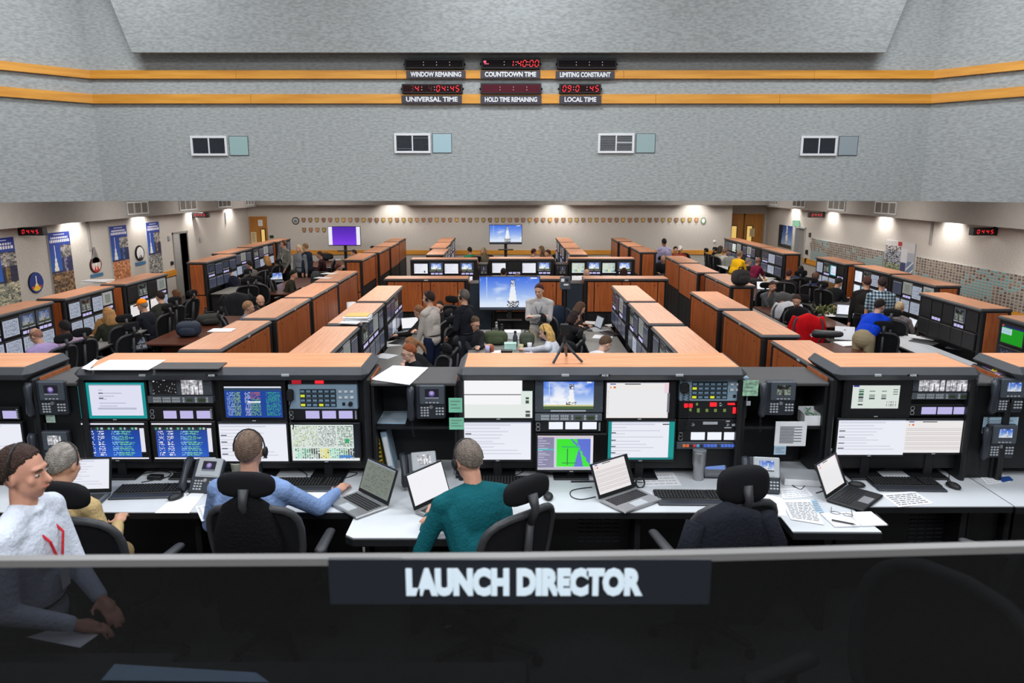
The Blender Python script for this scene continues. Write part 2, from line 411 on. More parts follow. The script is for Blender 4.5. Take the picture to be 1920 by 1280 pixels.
def P_patch(seed,bg,ring,core):
    n=30; a=np.zeros((n,n,3))
    for y in range(n):
        for x in range(n):
            d=math.hypot(x-14.5,y-14.5)/15; u=abs(x-14.5)/15; v=y/n
            c=ring if d>.82 else bg
            if d<.82 and v>.5 and u<(v-.4)*1.2: c=core
            if d<.8 and u<.04 and .15<v<.8: c=(240,240,236)
            a[y,x]=c
    return a
def P_rocket(seed):
    r=np.random.RandomState(seed); w,h=30,42; a=np.zeros((h,w,3))
    for y in range(h):
        for x in range(w):
            t=y/h; a[y,x]=lerp((24,60,130),(170,196,224),t)
            if x<9-3*t: a[y,x]=(20,24,44)
            if abs(x-18)<1.6+t*1.2: a[y,x]=(226,226,224) if r.rand()>.3 else (50,56,70)
            if t>.85: a[y,x]=(60,60,56)
    return a
def P_pad(seed=5):
    r=np.random.RandomState(seed); w,h=44,50; a=canvas(w,h,(170,176,190))
    for y in range(h):
        for x in range(w):
            t=y/h
            if t<.22: a[y,x]=(206,204,206)
            if x<24 and .1<t<.62 and r.rand()<.42: a[y,x]=(50,50,56)
            if .5<t<.95 and x<30: a[y,x]=lerp((40,60,30),(200,206,180),r.rand())
            if 24<x<34 and .12<t<.5: a[y,x]=(214,216,224)
            if 24<x<33 and .45<t<.93: a[y,x]=(60,66,110)
            if x>=34 and t>.4: a[y,x]=(110,130,160) if (x+y)%9>1 else (226,226,226)
    rect(a,.45,0,.57,.1,(180,40,44)); return a
def P_badges(cols,rows,seed):
    r=np.random.RandomState(seed); a=canvas(cols*3,rows*3,(168,160,150)); sn=smooth_noise(cols,rows,5,r)
    for j in range(rows):
        for i in range(cols):
            teal=sn[j,i]+r.rand()*.25>.66
            a[j*3:j*3+2,i*3:i*3+2]=(120,184,196) if teal else [(120,104,96),(150,138,128),(96,84,80)][r.randint(3)]
            a[j*3+1,i*3:i*3+2]=a[j*3+1,i*3:i*3+2]*.8
    return a
def P_purple():
    a=canvas(50,28,(70,20,190))
    for y in range(28): a[y]=lerp((74,24,170),(130,60,240),y/28)
    rect(a,0,0,.12,1,(240,236,250)); rect(a,.88,0,1,1,(240,236,250)); return a
PIC={'doc':P_doc(),'doc2':P_doc2(),'doc3':P_doc3(),'win':P_win(),'teal':P_teal(),'teal2':P_teal2(),'tel':P_tel(),'telb':P_tel2(),'sheet':P_sheet(),
 'sky':P_sky(),'skys':P_sky(34,20),'skyd':P_sky(34,20,.6),'skytv':P_sky(96,56,1,False,2),'map':P_map(),'cam':P_camv(),'camg':P_camv(5,(.55,.75,.6)),'tab':P_table(12,(164,172,188),(70,76,92)),'tabd':P_table(15,(58,64,82),(34,38,52)),  # tab, tabd: dimming of LCDs viewed at a slant is put into the colours
 'dark':P_dark(),'star':P_star(),'small':P_small(),'green':P_green(),'grn':P_camv(8,(.3,.6,.5)),'wht':canvas(4,3,(246,246,250)),'whtd':canvas(4,3,(170,176,186)),'purp':P_purple(),
 'photo':P_camv(21,(1,1,1.03),120,252),'moon':P_moon(),'grey':P_table(33,(120,128,118),(96,104,98)),'blu':P_sky(16,10,.9,False,1),'pale':canvas(5,4,(150,172,200)),
 'keypadg':P_grid((60,150,116),(80,196,150),5,6)}
MC={}
def picmesh(key,w,h,mat_=None):
    kk=(key,round(w,3),round(h,3),mat_.name if mat_ else '')
    if kk in MC: return MC[kk]
    a=PIC[key]; H,W=a.shape[:2]
    xs=np.linspace(-w/2,w/2,W+1); zs=np.linspace(h/2,-h/2,H+1)
    X,Z=np.meshgrid(xs,zs); co=np.stack([X.ravel(),np.zeros(X.size),Z.ravel()],1)
    j,i=np.meshgrid(np.arange(H),np.arange(W),indexing='ij'); i=i.ravel();j=j.ravel(); s=W+1
    f=np.stack([(j+1)*s+i,(j+1)*s+i+1,j*s+i+1,j*s+i],1)
    me=bpy.data.meshes.new('picture'); me.from_pydata(co.tolist(),[],f.tolist())
    c=np.clip(a.reshape(-1,3)/255,0,1); c=np.where(c<=.04045,c/12.92,((c+.055)/1.055)**2.4)
    c4=np.ones((H*W,4)); c4[:,:3]=c; col=me.color_attributes.new('Col','FLOAT_COLOR','CORNER')
    col.data.foreach_set('color',np.repeat(c4,4,axis=0).ravel()); me.materials.append(mat_ or M_SCR); me.update()
    MC[kk]=me; return me
def pic(key,w,h,parent,loc,rot=(0,0,0),name='screen',mat_=None):
    return obj(name,picmesh(key,w,h,mat_),None,parent,loc,rot)
# ------------------------------------------------------------------ the building
WX=9.6; FY=27.5; CZ=3.14
struct('floor',MB().box(-12,12,5.32,28.9,-.2,0),M_CARP,'grey carpeted main floor of the control room')
struct('trim_1',MB().box(-12,12,2.2,5.32,-.2,.7),M_CARP,'raised carpeted platform under the front console row')
struct('trim_2',MB().box(-12,12,1.42,2.2,-.2,1.3),M_CARP,'raised tier behind the glass partition')
struct('trim_3',MB().box(-12,12,-3,1.42,-.2,1.8),M_CARP,'upper viewing tier')
struct('wall_left',MB().box(-WX-.2,-WX,-3,21.3,0,CZ).box(-WX-.2,-WX,22.2,FY,0,CZ).box(-WX-.2,-WX,21.3,22.2,2.0,CZ),M_WALLL)
struct('wall_right',MB().box(WX,WX+.2,-3,24.65,0,CZ).box(WX,WX+.2,25.5,28.6,0,CZ).box(WX,WX+.2,24.65,25.5,1.98,CZ),M_WALLL)
struct('wall_far',MB().box(-WX-.2,-9.55,FY,FY+.15,0,CZ).box(-8.95,8.0,FY,FY+.15,0,CZ).box(-9.55,-8.95,FY,FY+.15,2.25,CZ).box(7.85,8.0,FY+.15,28.6,0,CZ).box(7.85,WX+.2,28.5,28.65,2.3,CZ).box(9.42,WX+.2,28.5,28.65,0,2.3),M_WALLL)
struct('wall_corridor_left',MB().box(-11.2,-11.1,20.6,23,0,2.6).box(-11.2,-WX-.2,23,23.1,0,2.6),M_WALLL,'wall of the side corridor beyond the open left doorway')
struct('wall_corridor_right',MB().box(11.1,11.2,24,26.2,0,2.6).box(WX+.2,11.2,26.2,26.3,0,2.6),M_WALLL,'wall of the side corridor beyond the right doorway')
struct('ceiling',MB().box(-11.3,11.3,12.15,28.7,CZ,CZ+.15),M_CEIL,'low ceiling over the console floor')
struct('ceiling_upper',MB().box(-12.2,12.2,-3.2,12.3,7.5,7.65),M_CEIL,'high ceiling over the front rows')
# bulkhead: middle wall and two wings bending towards the viewer
BW=6.45; wing=[(-BW,12),(-BW,12.2),(-12.2,5.4),(-12.2,5.2)]
struct('wall_bulkhead',MB().box(-BW,BW,12,12.2,CZ,7.5).prism([(-BW,12),(-BW,12.2),(-12.3,5.15),(-12.2,5.0)],CZ,7.5).prism([(BW,12),(12.2,5.0),(12.3,5.15),(BW,12.2)],CZ,7.5),M_WALL,'grey fabric-covered bulkhead wall above the console floor')
struct('wall_upper_left',MB().box(-12.4,-12.2,-3.2,5.2,CZ,7.5),M_WALL); struct('wall_upper_right',MB().box(12.2,12.4,-3.2,5.2,CZ,7.5),M_WALL)
struct('wall_back',MB().box(-12.4,12.4,-3.3,-3.1,0,7.5),M_WALL)
struct('ceiling_side_soffit',MB().box(-12.3,-9.7,-3,12.3,CZ,CZ+.12).box(9.7,12.3,-3,12.3,CZ,CZ+.12),M_CEIL,'ledge ceilings beside the high space')
for sx,n in ((-1,'left'),(1,'right')):
    struct('trim_soffit_'+n,MB().box(sx*9.02,sx*9.28,-3,26.95,2.62,CZ),M_SOF,'painted duct soffit along the %s wall'%n)
struct('trim_soffit_far',MB().box(-9.3,9.3,26.6,26.8,2.68,CZ),M_SOF,'painted soffit across the far wall')
def band(z0,z1,n,seams):
    m=MB(); t=.05; d=(5.75,-7.0); L=math.hypot(*d); ux,uy=-d[0]/L,d[1]/L; nx,ny=-uy*-1,ux
    for a,b in zip(seams[:-1],seams[1:]): m.box(a+.002,b-.002,12-t,12,z0,z1)
    for s in (-1,1):
        p0=(s*BW,12); p1=(s*(BW+5.6),12-6.82)
        q0=(s*(BW-.03),12-t); q1=(s*(BW+5.6-.045),12-6.82-.02)
        P=[p0,q0,q1,p1] if s>0 else [p0,p1,q1,q0]
        m.prism(P,z0,z1)
    return struct('trim_wood_band_'+n,m,M_MAPLE,'%s orange maple band across the bulkhead'%n)
band(4.972,5.092,'upper',[-BW,-4.2,-1.76,.3,1.7,4.6,BW]); band(4.61,4.745,'lower',[-BW,-4.0,-1.6,.2,2.2,4.1,BW])
# leaning acoustic panels
m=MB(); m.add([(-5.64,11.72,5.31),(5.54,11.72,5.31),(6.05,11.3,7.4),(-6.15,11.3,7.4),(-5.64,11.8,5.31),(5.54,11.8,5.31),(6.05,11.38,7.4),(-6.15,11.38,7.4)],[(0,1,2,3),(7,6,5,4),(4,5,1,0),(5,6,2,1),(6,7,3,2),(7,4,0,3)]); m.box(-3,-2.9,11.7,12,5.6,5.7); m.box(2.9,3,11.7,12,5.6,5.7)
struct('trim_acoustic_panel_centre',m,M_WALL,'large leaning acoustic panel on the bulkhead')
for s,n in ((-1,'left'),(1,'right')):
    a=(s*7.28,10.72);b=(s*10.6,6.7); o=-.35
    v=[];
    for (x,y),z in ((a,5.28),(b,5.28),(b,7.4),(a,7.4)):
        v.append((x-s*.05,y-.05 if z<6 else y-.3,z))
    v+= [(x+s*.04,y+.06,z) for x,y,z in v]
    fs=[(0,1,2,3),(7,6,5,4),(4,5,1,0),(5,6,2,1),(6,7,3,2),(7,4,0,3)]
    if s<0: fs=[f[::-1] for f in fs]
    struct('trim_acoustic_panel_'+n,MB().add(v,fs),M_WALL,'leaning acoustic panel on the %s wing of the bulkhead'%n)
# wood rails along the walls
for n,b in (('far',(-8.9,8.0,FY-.04,FY,.87,1.03)),('left_near',(-WX,-WX+.04,12,21.25,.87,1.03)),('left_far',(-WX,-WX+.04,22.25,FY,.87,1.03)),('right',(WX-.04,WX,12,24.6,.87,1.03)),('right_far',(WX-.04,WX,25.55,28.5,.87,1.03))):
    struct('trim_rail_'+n,MB().box(*b),M_MAPLE,'orange wooden wall rail, %s'%n.replace('_',' '))
struct('trim_corridor_rail',MB().box(-11.1,-11.06,20.6,23,.87,1.03),M_MAPLE,'wooden rail in the side corridor')
# doors
def door(name,x0,x1,y,h,label,win,flip=False):
    d=struct(name,MB().cbox(x0,x1,y,y+.05,0,h,.005),M_DOOR,label)
    f=struct('door_frame',MB().box(x0-.05,x0,y-.02,y+.08,0,h+.05).box(x1,x1+.05,y-.02,y+.08,0,h+.05).box(x0,x1,y-.02,y+.08,h,h+.05),M_DOOR,None,d)
    if win:
        struct('vision_panel_frame',MB().box(win[0]-.03,win[1]+.03,y-.015,y-.002,win[2]-.03,win[3]+.03),M_BLK,None,d)
        struct('vision_panel',MB().box(win[0],win[1],y-.02,y-.016,win[2],win[3]),emis('lit_vision_glass',(238,196,110),.9),None,d)
    struct('door_handle',MB().tube([(x1-.08 if not flip else x0+.08,y-.01,1.0),(x1-.08 if not flip else x0+.08,y-.06,1.0),(x1-.2 if not flip else x0+.2,y-.06,1.0)],.012),M_CHROME,None,d)
    return d
door('door_1',-9.5,-8.97,FY-.02,2.2,'oak door with a narrow lit window left of the far wall',(-9.14,-9.02,1.28,1.78))
door('door_2',8.05,8.72,28.42,2.26,'left leaf of the oak double door in the right alcove',(8.28,8.46,1.3,1.85))
door('door_3',8.75,9.4,28.42,2.26,'right leaf of the oak double door in the right alcove',(8.86,9.04,1.3,1.85),True)
d=struct('door_4',MB().cbox(9.72,9.77,24.68,25.47,0,1.95,.004),M_SOF,'pale grey door in the right side wall'); struct('door_frame',MB().box(9.585,9.8,24.6,24.66,0,2.0).box(9.585,9.8,25.49,25.55,0,2.0).box(9.585,9.8,24.6,25.55,1.96,2.02),M_PLL,None,d)
struct('trim_corridor_floor',MB().box(-11.2,-9.8,20.6,23.1,.0,.004).box(9.8,11.2,24,26.3,0,.004),M_CARP,'carpet of the side corridors')
struct('door_5',MB().box(-9.82,-9.585,21.24,21.3,0,2.05).box(-9.82,-9.585,22.2,22.26,0,2.05).box(-9.82,-9.585,21.24,22.26,2.0,2.06),M_SOF,'frame of the open doorway in the left side wall')
def wallbox(name,lab,cat,x,y,z,sy,sz,m_,t=.03,grp=None):   # small plate on a side wall
    s=-1 if x<0 else 1
    return tag(obj(name,MB().cbox(-s*t if s>0 else 0,0 if s>0 else t,-sy/2,sy/2,-sz/2,sz/2,.004),m_,None,(x,y,z)),lab,cat,grp)
# signs by doors
def sheet(name,lab,w,h,loc,m_=M_PAP,n=5,rz=0,grp=None,cat='sign'):
    t=thing(name,lab,cat,loc,rz,grp); obj('sheet',MB().cbox(-w/2,w/2,-.006,0,-h/2,h/2,.001),m_,t)
    m=MB(); 
    for k in range(n): m.box(-w*.36,w*.3-(k%2)*w*.15,-.0075,-.0062,h*.38-k*h*.8/n-h*.03,h*.38-k*h*.8/n)
    obj('print_lines',m,M_DGR,t); return t
p=aty(487,418,27.4); sheet('door_notice','white notice sheet high on the left oak door',.16,.22,(p.x,27.465,p.z))
p=aty(475,446,27.4); sheet('door_notice','cream notice sheet at mid height of the left oak door',.2,.42,(p.x,27.465,p.z),mat('cream_paper',(226,206,160),.8),8)
p=aty(1411,436,28.35); sheet('door_notice','cream notice sheet on the right alcove door',.19,.3,(p.x,28.405,p.z),MATS['cream_paper'],7)
wallbox('wall_clock_sensor','small light fire strobe beside the left doorway','strobe',-WX,21.0,1.92,.12,.12,M_PLL,.06)
wallbox('light_switch','white light switch left of the left doorway','switch',-WX,20.3,1.24,.1,.14,M_WHT)
wallbox('card_reader','dark card reader left of the left doorway','card reader',-WX,21.05,1.22,.12,.1,M_BLK,.04)
wallbox('thermostat','small thermostat right of the left doorway','thermostat',-WX,23.1,1.72,.1,.16,M_PLL,.04)
wallbox('cable_conduit','vertical grey conduit above the red triangular emblem','conduit',-WX,17.05,2.28,.06,.72,M_SOF,.04)
wallbox('cable_conduit','vertical grey conduit beside the large launch pad photo','conduit',WX,17.2,2.34,.07,.6,M_SOF,.04)
wallbox('call_box','small white call box right of the far left doors','call box',-WX,25.3,2.28,.05,.4,M_PLL,.03)
for z,nm in ((1.22,'upper'),(.95,'lower')): wallbox('card_reader','%s dark reader box beside the pale right door'%nm,'card reader',WX,24.35,z+.02,.12,.14,M_BLK,.05)
wallbox('fire_strobe','small dark strobe above the readers by the right door','strobe',WX,24.2,1.8,.1,.14,M_PLG,.05)
wallbox('light_switch','white switch at the start of the tile mosaic','switch',WX,24.12,1.5,.05,.16,M_PLL,.03)
p=aty(1341,453,27.4); tag(obj('wall_speaker',MB().lathe([(.06,0),(.06,.02),(.03,.04)],n=12),M_WHT,None,(p.x,27.5,p.z),(PI/2,0,0)),'small white round sensor on the far wall right side','sensor')
p=aty(508,444,27.4); tag(obj('exit_button',MB().cbox(-.07,.07,-.03,0,-.05,.05,.005),mat('green_plastic',(20,60,40),.4),None,(p.x,27.5,p.z)),'small green plate right of the left oak door','plate')
# exit sign on the right side wall
t=thing('exit_sign','small green lit exit sign above the pale right door','exit sign',(9.5,25.2,2.12)); obj('housing',MB().cbox(-.14,.1,-.015,.02,-.1,.1,.004),M_WHT,t); obj('face',MB().box(-.13,.09,-.018,-.015,-.09,.09),emis('exit_green',(150,222,180),.8),t); text('EXIT',.11,M_WHT,t,(-.02,-.02,0),name='letters')
# vent grilles on the bulkhead, each with its access panel
VN=['leftmost','second from left','third from left','rightmost']
for k,(x0,z1,lb) in enumerate(((-4.993,4.13,0),(-1.829,4.169,1),(1.335,4.169,2),(4.488,4.13,3))):
    W=.565;Hh=.3; t=thing('vent_grille','white framed vent grille on the bulkhead, %s of four'%VN[k],'vent',(x0+W/2,12,z1-Hh/2),0,'bulkhead vent grilles')
    f=MB(); e=.035
    for b in ((-W/2,W/2,Hh/2-e,Hh/2),(-W/2,W/2,-Hh/2,-Hh/2+e),(-W/2,-W/2+e,-Hh/2+e,Hh/2-e),(W/2-e,W/2,-Hh/2+e,Hh/2-e),(-.01,.01,-Hh/2+e,Hh/2-e)): f.cbox(b[0],b[1],-.03,0,b[2],b[3],.003)
    obj('frame',f,M_WHT,t); obj('backing',MB().box(-W/2+.02,W/2-.02,-.004,-.001,-Hh/2+.02,Hh/2-.02),M_BLK,t)
    g=MB()
    for i in range(14): z=-Hh/2+e+.008+i*(Hh-2*e)/14; g.box(-W/2+e,-.01,-.02,-.008,z,z+.004); g.box(.01,W/2-e,-.02,-.008,z,z+.004)
    if k!=2:
        for i in range(13): x=-W/2+e+.012+i*(W/2-e)/13.5; g.box(x,x+.0025,-.022,-.009,-Hh/2+e,Hh/2-e); g.box(x+W/2-.02,x+W/2-.0175,-.022,-.009,-Hh/2+e,Hh/2-e)
    if k==1: g.box(-W/2+e,-.01,-.028,-.022,-.09,-.07); g.box(.01,W/2-e,-.028,-.022,.07,.085)
    if k==2: g.box(.01,W/2-e,-.028,-.022,.0,.02)
    obj('louvre',g,M_PLL if k==2 else M_PLG,t)
    t=thing('access_panel','flat %s access panel right of the %s bulkhead vent'%(['pale green','pale blue','pale green-grey','grey'][k],VN[k]),'panel',(x0+W+.035,12,z1-Hh/2),0,'bulkhead access panels')
    pm=mat('access_paint_%s'%'abcd'[k],[(150,178,176),(164,192,200),(150,172,172),(142,152,158)][k],.6)
    obj('cover',MB().cbox(0,.285,-.012,0,-.14,.14,.003),pm,t); obj('rim',MB().box(-.008,.293,-.006,0,.14,.148).box(-.008,.293,-.006,0,-.148,-.14).box(.285,.293,-.006,0,-.14,.14).box(-.008,0,-.006,0,-.14,.14),M_PLG,t)
# LED clocks and their plates
SEG={'0':'abcdef','1':'bc','2':'abged','3':'abgcd','4':'fgbc','5':'afgcd','6':'afgcde','7':'abc','8':'abcdefg','9':'abcdfg'}
def digit(m,ch,x,z,w,h,t=.012,y=-.004):
    sk=.12
    def bar(x0,z0,x1,z1):
        s0=sk*(z0);s1=sk*(z1)
        if abs(x1-x0)>abs(z1-z0): V=[(x0+s0,z0-t/2),(x1+s0,z0-t/2),(x1+s1,z0+t/2),(x0+s1,z0+t/2)]
        else: V=[(x0-t/2+s0,z0),(x0+t/2+s0,z0),(x0+t/2+s1,z1),(x0-t/2+s1,z1)]
        m.add([(x+a,y,z+b) for a,b in V]+[(x+a,y+.003,z+b) for a,b in V],[(0,1,2,3),(7,6,5,4),(4,5,1,0),(5,6,2,1),(6,7,3,2),(7,4,0,3)])
    hw=w/2;hh=h/2;g=t*.6
    for s in SEG.get(ch,''):
        {'a':lambda:bar(-hw+g,hh,hw-g,hh),'g':lambda:bar(-hw+g,0,hw-g,0),'d':lambda:bar(-hw+g,-hh,hw-g,-hh),'b':lambda:bar(hw,g,hw,hh-g),'c':lambda:bar(hw,-hh+g,hw,-g),'f':lambda:bar(-hw,g,-hw,hh-g),'e':lambda:bar(-hw,-hh+g,-hw,-g)}[s]()
M_SMK=mat('smoked_red_window',(36,8,12),.5,spec=.12); M_SMK2=mat('smoked_dark_window',(18,8,10),.5,spec=.12)
M_LED2=emis('pink_led',(255,96,130),1.2)
def clock(px0,px1,py0,py1,label,chars,colons,fade=(),face=M_SMK2):
    a=aty(px0,py0,11.9);b=aty(px1,py1,11.9); W=b.x-a.x; Hh=a.z-b.z
    t=thing('led_clock',label,'clock',((a.x+b.x)/2,11.9,(a.z+b.z)/2),0,'mission clocks on the bulkhead')
    obj('housing',MB().cbox(-W/2,W/2,0,.098,-Hh/2,Hh/2,.006),M_BLK,t); obj('window',MB().box(-W/2+.02,W/2-.02,-.002,.001,-Hh/2+.02,Hh/2-.02),face,t)
    obj('mount_knob',MB().lathe([(.014,0),(.018,.012),(.01,.02)],(0,0,0),10),M_BLK,t,(-W/2,.05,0),(0,-PI/2,0)); obj('mount_knob',MB().lathe([(.014,0),(.018,.012),(.01,.02)],(0,0,0),10),M_BLK,t,(W/2,.05,0),(0,PI/2,0))
    if chars:
        m=MB(); m2=MB()
        for fx,ch in chars:
            if ch.startswith('~'): digit(m2,ch[1:],-W/2+fx*W,0,.045*Hh/.15,.085*Hh/.15)
            else: digit(m,ch,-W/2+fx*W,0,.048*Hh/.15,.085*Hh/.15)
        if m.v: obj('lit_digits',m,M_RED,t)
        if m2.v: obj('dim_digits',m2,M_REDD,t)
    m=MB()
    for fx in colons:
        for z in (-.018,.022): m.box(-W/2+fx*W-.005,-W/2+fx*W+.005,-.005,-.001,z-.005,z+.005)
    obj('colon_dots',m,emis('pale_dots',(250,220,225),.9),t)
    return t
clock(758,870,110,129,'dark unlit LED clock standing above the WINDOW REMAINING plate',[],(.32,.54,.76))
t=clock(902,1013,109,129,'LED clock reading 1:40:00 above the COUNTDOWN TIME plate',[(.515,'1'),(.645,'4'),(.735,'0'),(.85,'0'),(.94,'0')],(.39,.59,.79))
obj('hold_tag',MB().box(-.41,-.37,-.005,-.001,.01,.04).box(-.40,-.33,-.005,-.001,-.01,0),M_LED2,t)
clock(1045,1156,110,129,'dark unlit LED clock standing above the LIMITING CONSTRAINT plate',[],(.32,.54,.76))
clock(753,867,157,175,'LED clock reading 4: 04:45 above the UNIVERSAL TIME plate',[(.17,'~3'),(.25,'4'),(.47,'~4'),(.6,'0'),(.69,'4'),(.83,'4'),(.92,'5')],(.33,.54,.76),face=M_SMK)
clock(901,1015,156,176,'unlit reddish LED clock above the HOLD TIME REMAINING plate',[],(.32,.54,.76),face=mat('dull_red_window',(80,26,38),.5,spec=.12))
clock(1049,1127,157,175,'short LED clock reading 09:0 45 above the LOCAL TIME plate',[(.12,'0'),(.24,'9'),(.43,'0'),(.77,'4'),(.9,'5')],(.34,.66),face=M_SMK)
M_PLATE=mat('charcoal_plate',(58,52,62),.5)
for (px0,px1,py0,py1,tx) in ((762,873,132.5,147,'WINDOW REMAINING'),(901,1013,132.5,147,'COUNTDOWN TIME'),(1042,1152,133,148,'LIMITING CONSTRAINT'),(753,866,179,194,'UNIVERSAL TIME'),(901,1015,179,195,'HOLD TIME REMAINING'),(1049,1127,179,195,'LOCAL TIME')):
    a=aty(px0,py0,11.93);b=aty(px1,py1,11.93); W=b.x-a.x; Hh=a.z-b.z
    t=thing('clock_nameplate','charcoal nameplate lettered %s on the wood band'%tx,'nameplate',((a.x+b.x)/2,11.93,(a.z+b.z)/2),0,'clock nameplates')
    obj('plate',MB().cbox(-W/2,W/2,0,.018,-Hh/2,Hh/2,.002),M_PLATE,t)
    tt=text(tx,.1,M_WHT,t,(0,-.003,0),off=.0034,name='lettering'); wd=max(v.co.x for v in tt.data.vertices)-min(v.co.x for v in tt.data.vertices); s_=(W*(.86 if len(tx)>12 else .76))/wd
    tt.scale=(s_,.95,1)
M_DK3=mat('vent_recess',(100,94,84),.8)
# soffit grilles, side clocks
for (sx,L) in ((-1,((17.72,18.76,'nearest'),(20.54,21.65,'second nearest'),(23.24,24.3,'third nearest'),(25.6,26.5,'farthest'))),(1,((17.75,18.8,'nearest'),(20.5,21.6,'second nearest'),(23.3,24.35,'third nearest'),(25.7,26.5,'farthest')))):
    for (y0,y1,nm) in L:
        t=thing('soffit_vent','rectangular air grille on the %s soffit, %s of four'%('left' if sx<0 else 'right',nm),'vent',(sx*9.02,(y0+y1)/2,2.84),R(90) if sx<0 else R(-90),'soffit air grilles'); W=y1-y0;h=.3
        f=MB(); e=.03
        for b in ((-W/2,W/2,h/2-e,h/2),(-W/2,W/2,-h/2,-h/2+e),(-W/2,-W/2+e,-h/2+e,h/2-e),(W/2-e,W/2,-h/2+e,h/2-e),(-W/6-.012,-W/6+.012,-h/2+e,h/2-e),(W/6-.012,W/6+.012,-h/2+e,h/2-e)): f.box(b[0],b[1],-.03,0,b[2],b[3])
        obj('frame',f,M_PLL,t); g=MB()
        for i in range(18): x=-W/2+e+i*(W-2*e)/18; g.box(x,x+.012,-.015,-.004,-h/2+e,h/2-e)
        obj('louvre',g,M_SOF,t); obj('backing',MB().box(-W/2+.02,W/2-.02,-.003,-.001,-h/2+.02,h/2-.02),M_DK3,t)
for (x,px_,py_,nm,q) in ((-9.35,60,434,'nearer','left'),(-9.35,376,403,'farther','left'),(9.35,1845,434,'nearer','right'),(9.35,1531,403,'farther','right')):
    p=atx(px_,py_,x); s=-1 if x<0 else 1
    t=thing('hanging_led_clock','black box clock with red digits hung high on the %s wall, %s one'%(q,nm),'clock',(x,p.y,p.z),0,'side wall clocks')
    obj('housing',MB().cbox(-.24,.24,-.05,.1,-.075,.075,.006),M_BLK,t); m=MB()
    for k,ch in enumerate('0445'): digit(m,ch,-.14+k*.09,0,.04,.07,.012,-.054)
    obj('lit_digits',m,M_RED,t); obj('bracket',MB().tube([(s*.2,.03,.07),(s*.25,.03,.1)],.015),M_BLK,t)
# troffers
for i,(x,y) in enumerate(TROFF):
    t=thing('ceiling_troffer','recessed fluorescent troffer in the low ceiling','ceiling light',(x,y,CZ),0,'ceiling troffers')
    obj('frame',MB().box(-.61,.61,-.31,-.28,-.03,0).box(-.61,.61,.28,.31,-.03,0).box(-.61,-.58,-.28,.28,-.03,0).box(.58,.61,-.28,.28,-.03,0),M_WHT,t); obj('diffuser',MB().box(-.58,.58,-.28,.28,-.02,-.012),emis('troffer_glow',(255,250,240),1.5),t)
# banners, emblems, posters on the side walls
def sidepic(name,lab,cat,key,y0,y1,z0,z1,x,grp=None,shape=None):
    W=y1-y0;h=z1-z0; cy=(y0+y1)/2;cz=(z0+z1)/2; s=-1 if x<0 else 1
    t=thing(name,lab,cat,(x+(.03 if s<0 else -.03),cy,cz),R(90) if s<0 else R(-90),grp)
    if shape=='round':
        key2=PIC[key]; me=MB(); n=28
        obj('backing',MB().lathe([(.5,0),(.5,.02)],n=n).xf(Matrix.Rotation(PI/2,4,'X')@Matrix.Scale(W,4,(1,0,0))@Matrix.Scale(h,4,(0,1,0))),M_BLK,t,(0,.028,0))
        pm=picmesh(key,W*.98,h*.98,M_PRINT).copy()
        import bmesh
        bm=bmesh.new(); bm.from_mesh(pm); bmesh.ops.delete(bm,geom=[f for f in bm.faces if (f.calc_center_median().x/W)**2+(f.calc_center_median().z/h)**2>.235],context='FACES'); bm.to_mesh(pm); bm.free()
        obj('emblem_face',pm,None,t,(0,-.002,0))
    else:
        obj('backing',MB().box(-W/2,W/2,0,.028,-h/2,h/2),M_PLL,t); pic(key,W,h,t,(0,-.002,0),name='print',mat_=M_PRINT)
    return t
PIC['bana']=P_banner(1,((40,50,60),(240,230,190)),(220,180,60)); PIC['banb']=P_banner(2,((14,16,20),(210,160,110)),(230,220,230)); PIC['banc']=P_banner(3,((120,50,20),(250,190,140)),(120,180,240)); PIC['band']=P_banner(4,((20,20,22),(226,226,220)),(200,160,90))
G='tall launch history banners on the left wall'

for y0,y1,key,lb in ((13.55,14.43,'bana','tall colourful launch banner cut by the left edge of the view'),(15.5,16.27,'banb','tall launch banner between the round yellow emblem and the red triangular one'),(17.9,18.71,'banc','tall bright banner with an orange foot right of the red triangular emblem'),(19.72,20.45,'band','tall banner with black and white foot nearest the open doorway')):
    sidepic('wall_banner',lb,'banner',key,y0,y1,.8,2.41,-WX,G)
PIC['p1']=P_patch(1,(30,50,130),(30,60,140),(236,200,40)); PIC['p2']=P_patch(2,(206,200,196),(120,40,40),(200,50,40)); PIC['p3']=P_patch(3,(230,230,232),(20,20,26),(24,24,30))
for i in range(30):
    for j_ in range(30):
        if j_>19 and math.hypot(i-14.5,j_-14.5)<12.3: PIC['p1'][j_,i]=(214,80,40) if abs(i-14.5)>j_-16 else (240,205,50)
sidepic('round_emblem','round blue emblem with yellow flame on the left wall','emblem','p1',14.72,15.18,1.25,1.67,-WX,None,'round')
t=sidepic('triangular_emblem','red and silver tapered emblem above a blue ribbon on the left wall','emblem','p2',16.95,17.42,1.4,1.76,-WX,None,'round'); obj('ribbon',MB().box(-.25,.25,0,.02,-.27,-.2),mat('ribbon_blue',(60,110,150),.6),t); obj('spire',MB().prism([(-.16,0),(.16,0),(.02,.36),(-.02,.36)],0,.012).xf(Matrix.Rotation(PI/2,4,'X')),MATS['brushed_silver'],t,(0,.01,.05))
t=sidepic('oval_emblem','black and white oval emblem above a blue ribbon on the left wall','emblem','p3',19.05,19.5,1.46,1.86,-WX,None,'round'); obj('ribbon',MB().box(-.25,.25,0,.02,-.3,-.22),MATS['ribbon_blue'],t)
text('A',.3,MATS['white_enamel'],t,(0,-.006,0),off=.012,name='letter')
PIC['rocket']=P_rocket(1); PIC['pad']=P_pad(); PIC['bd1']=P_badges(40,12,1); PIC['bd2']=P_badges(52,20,2)
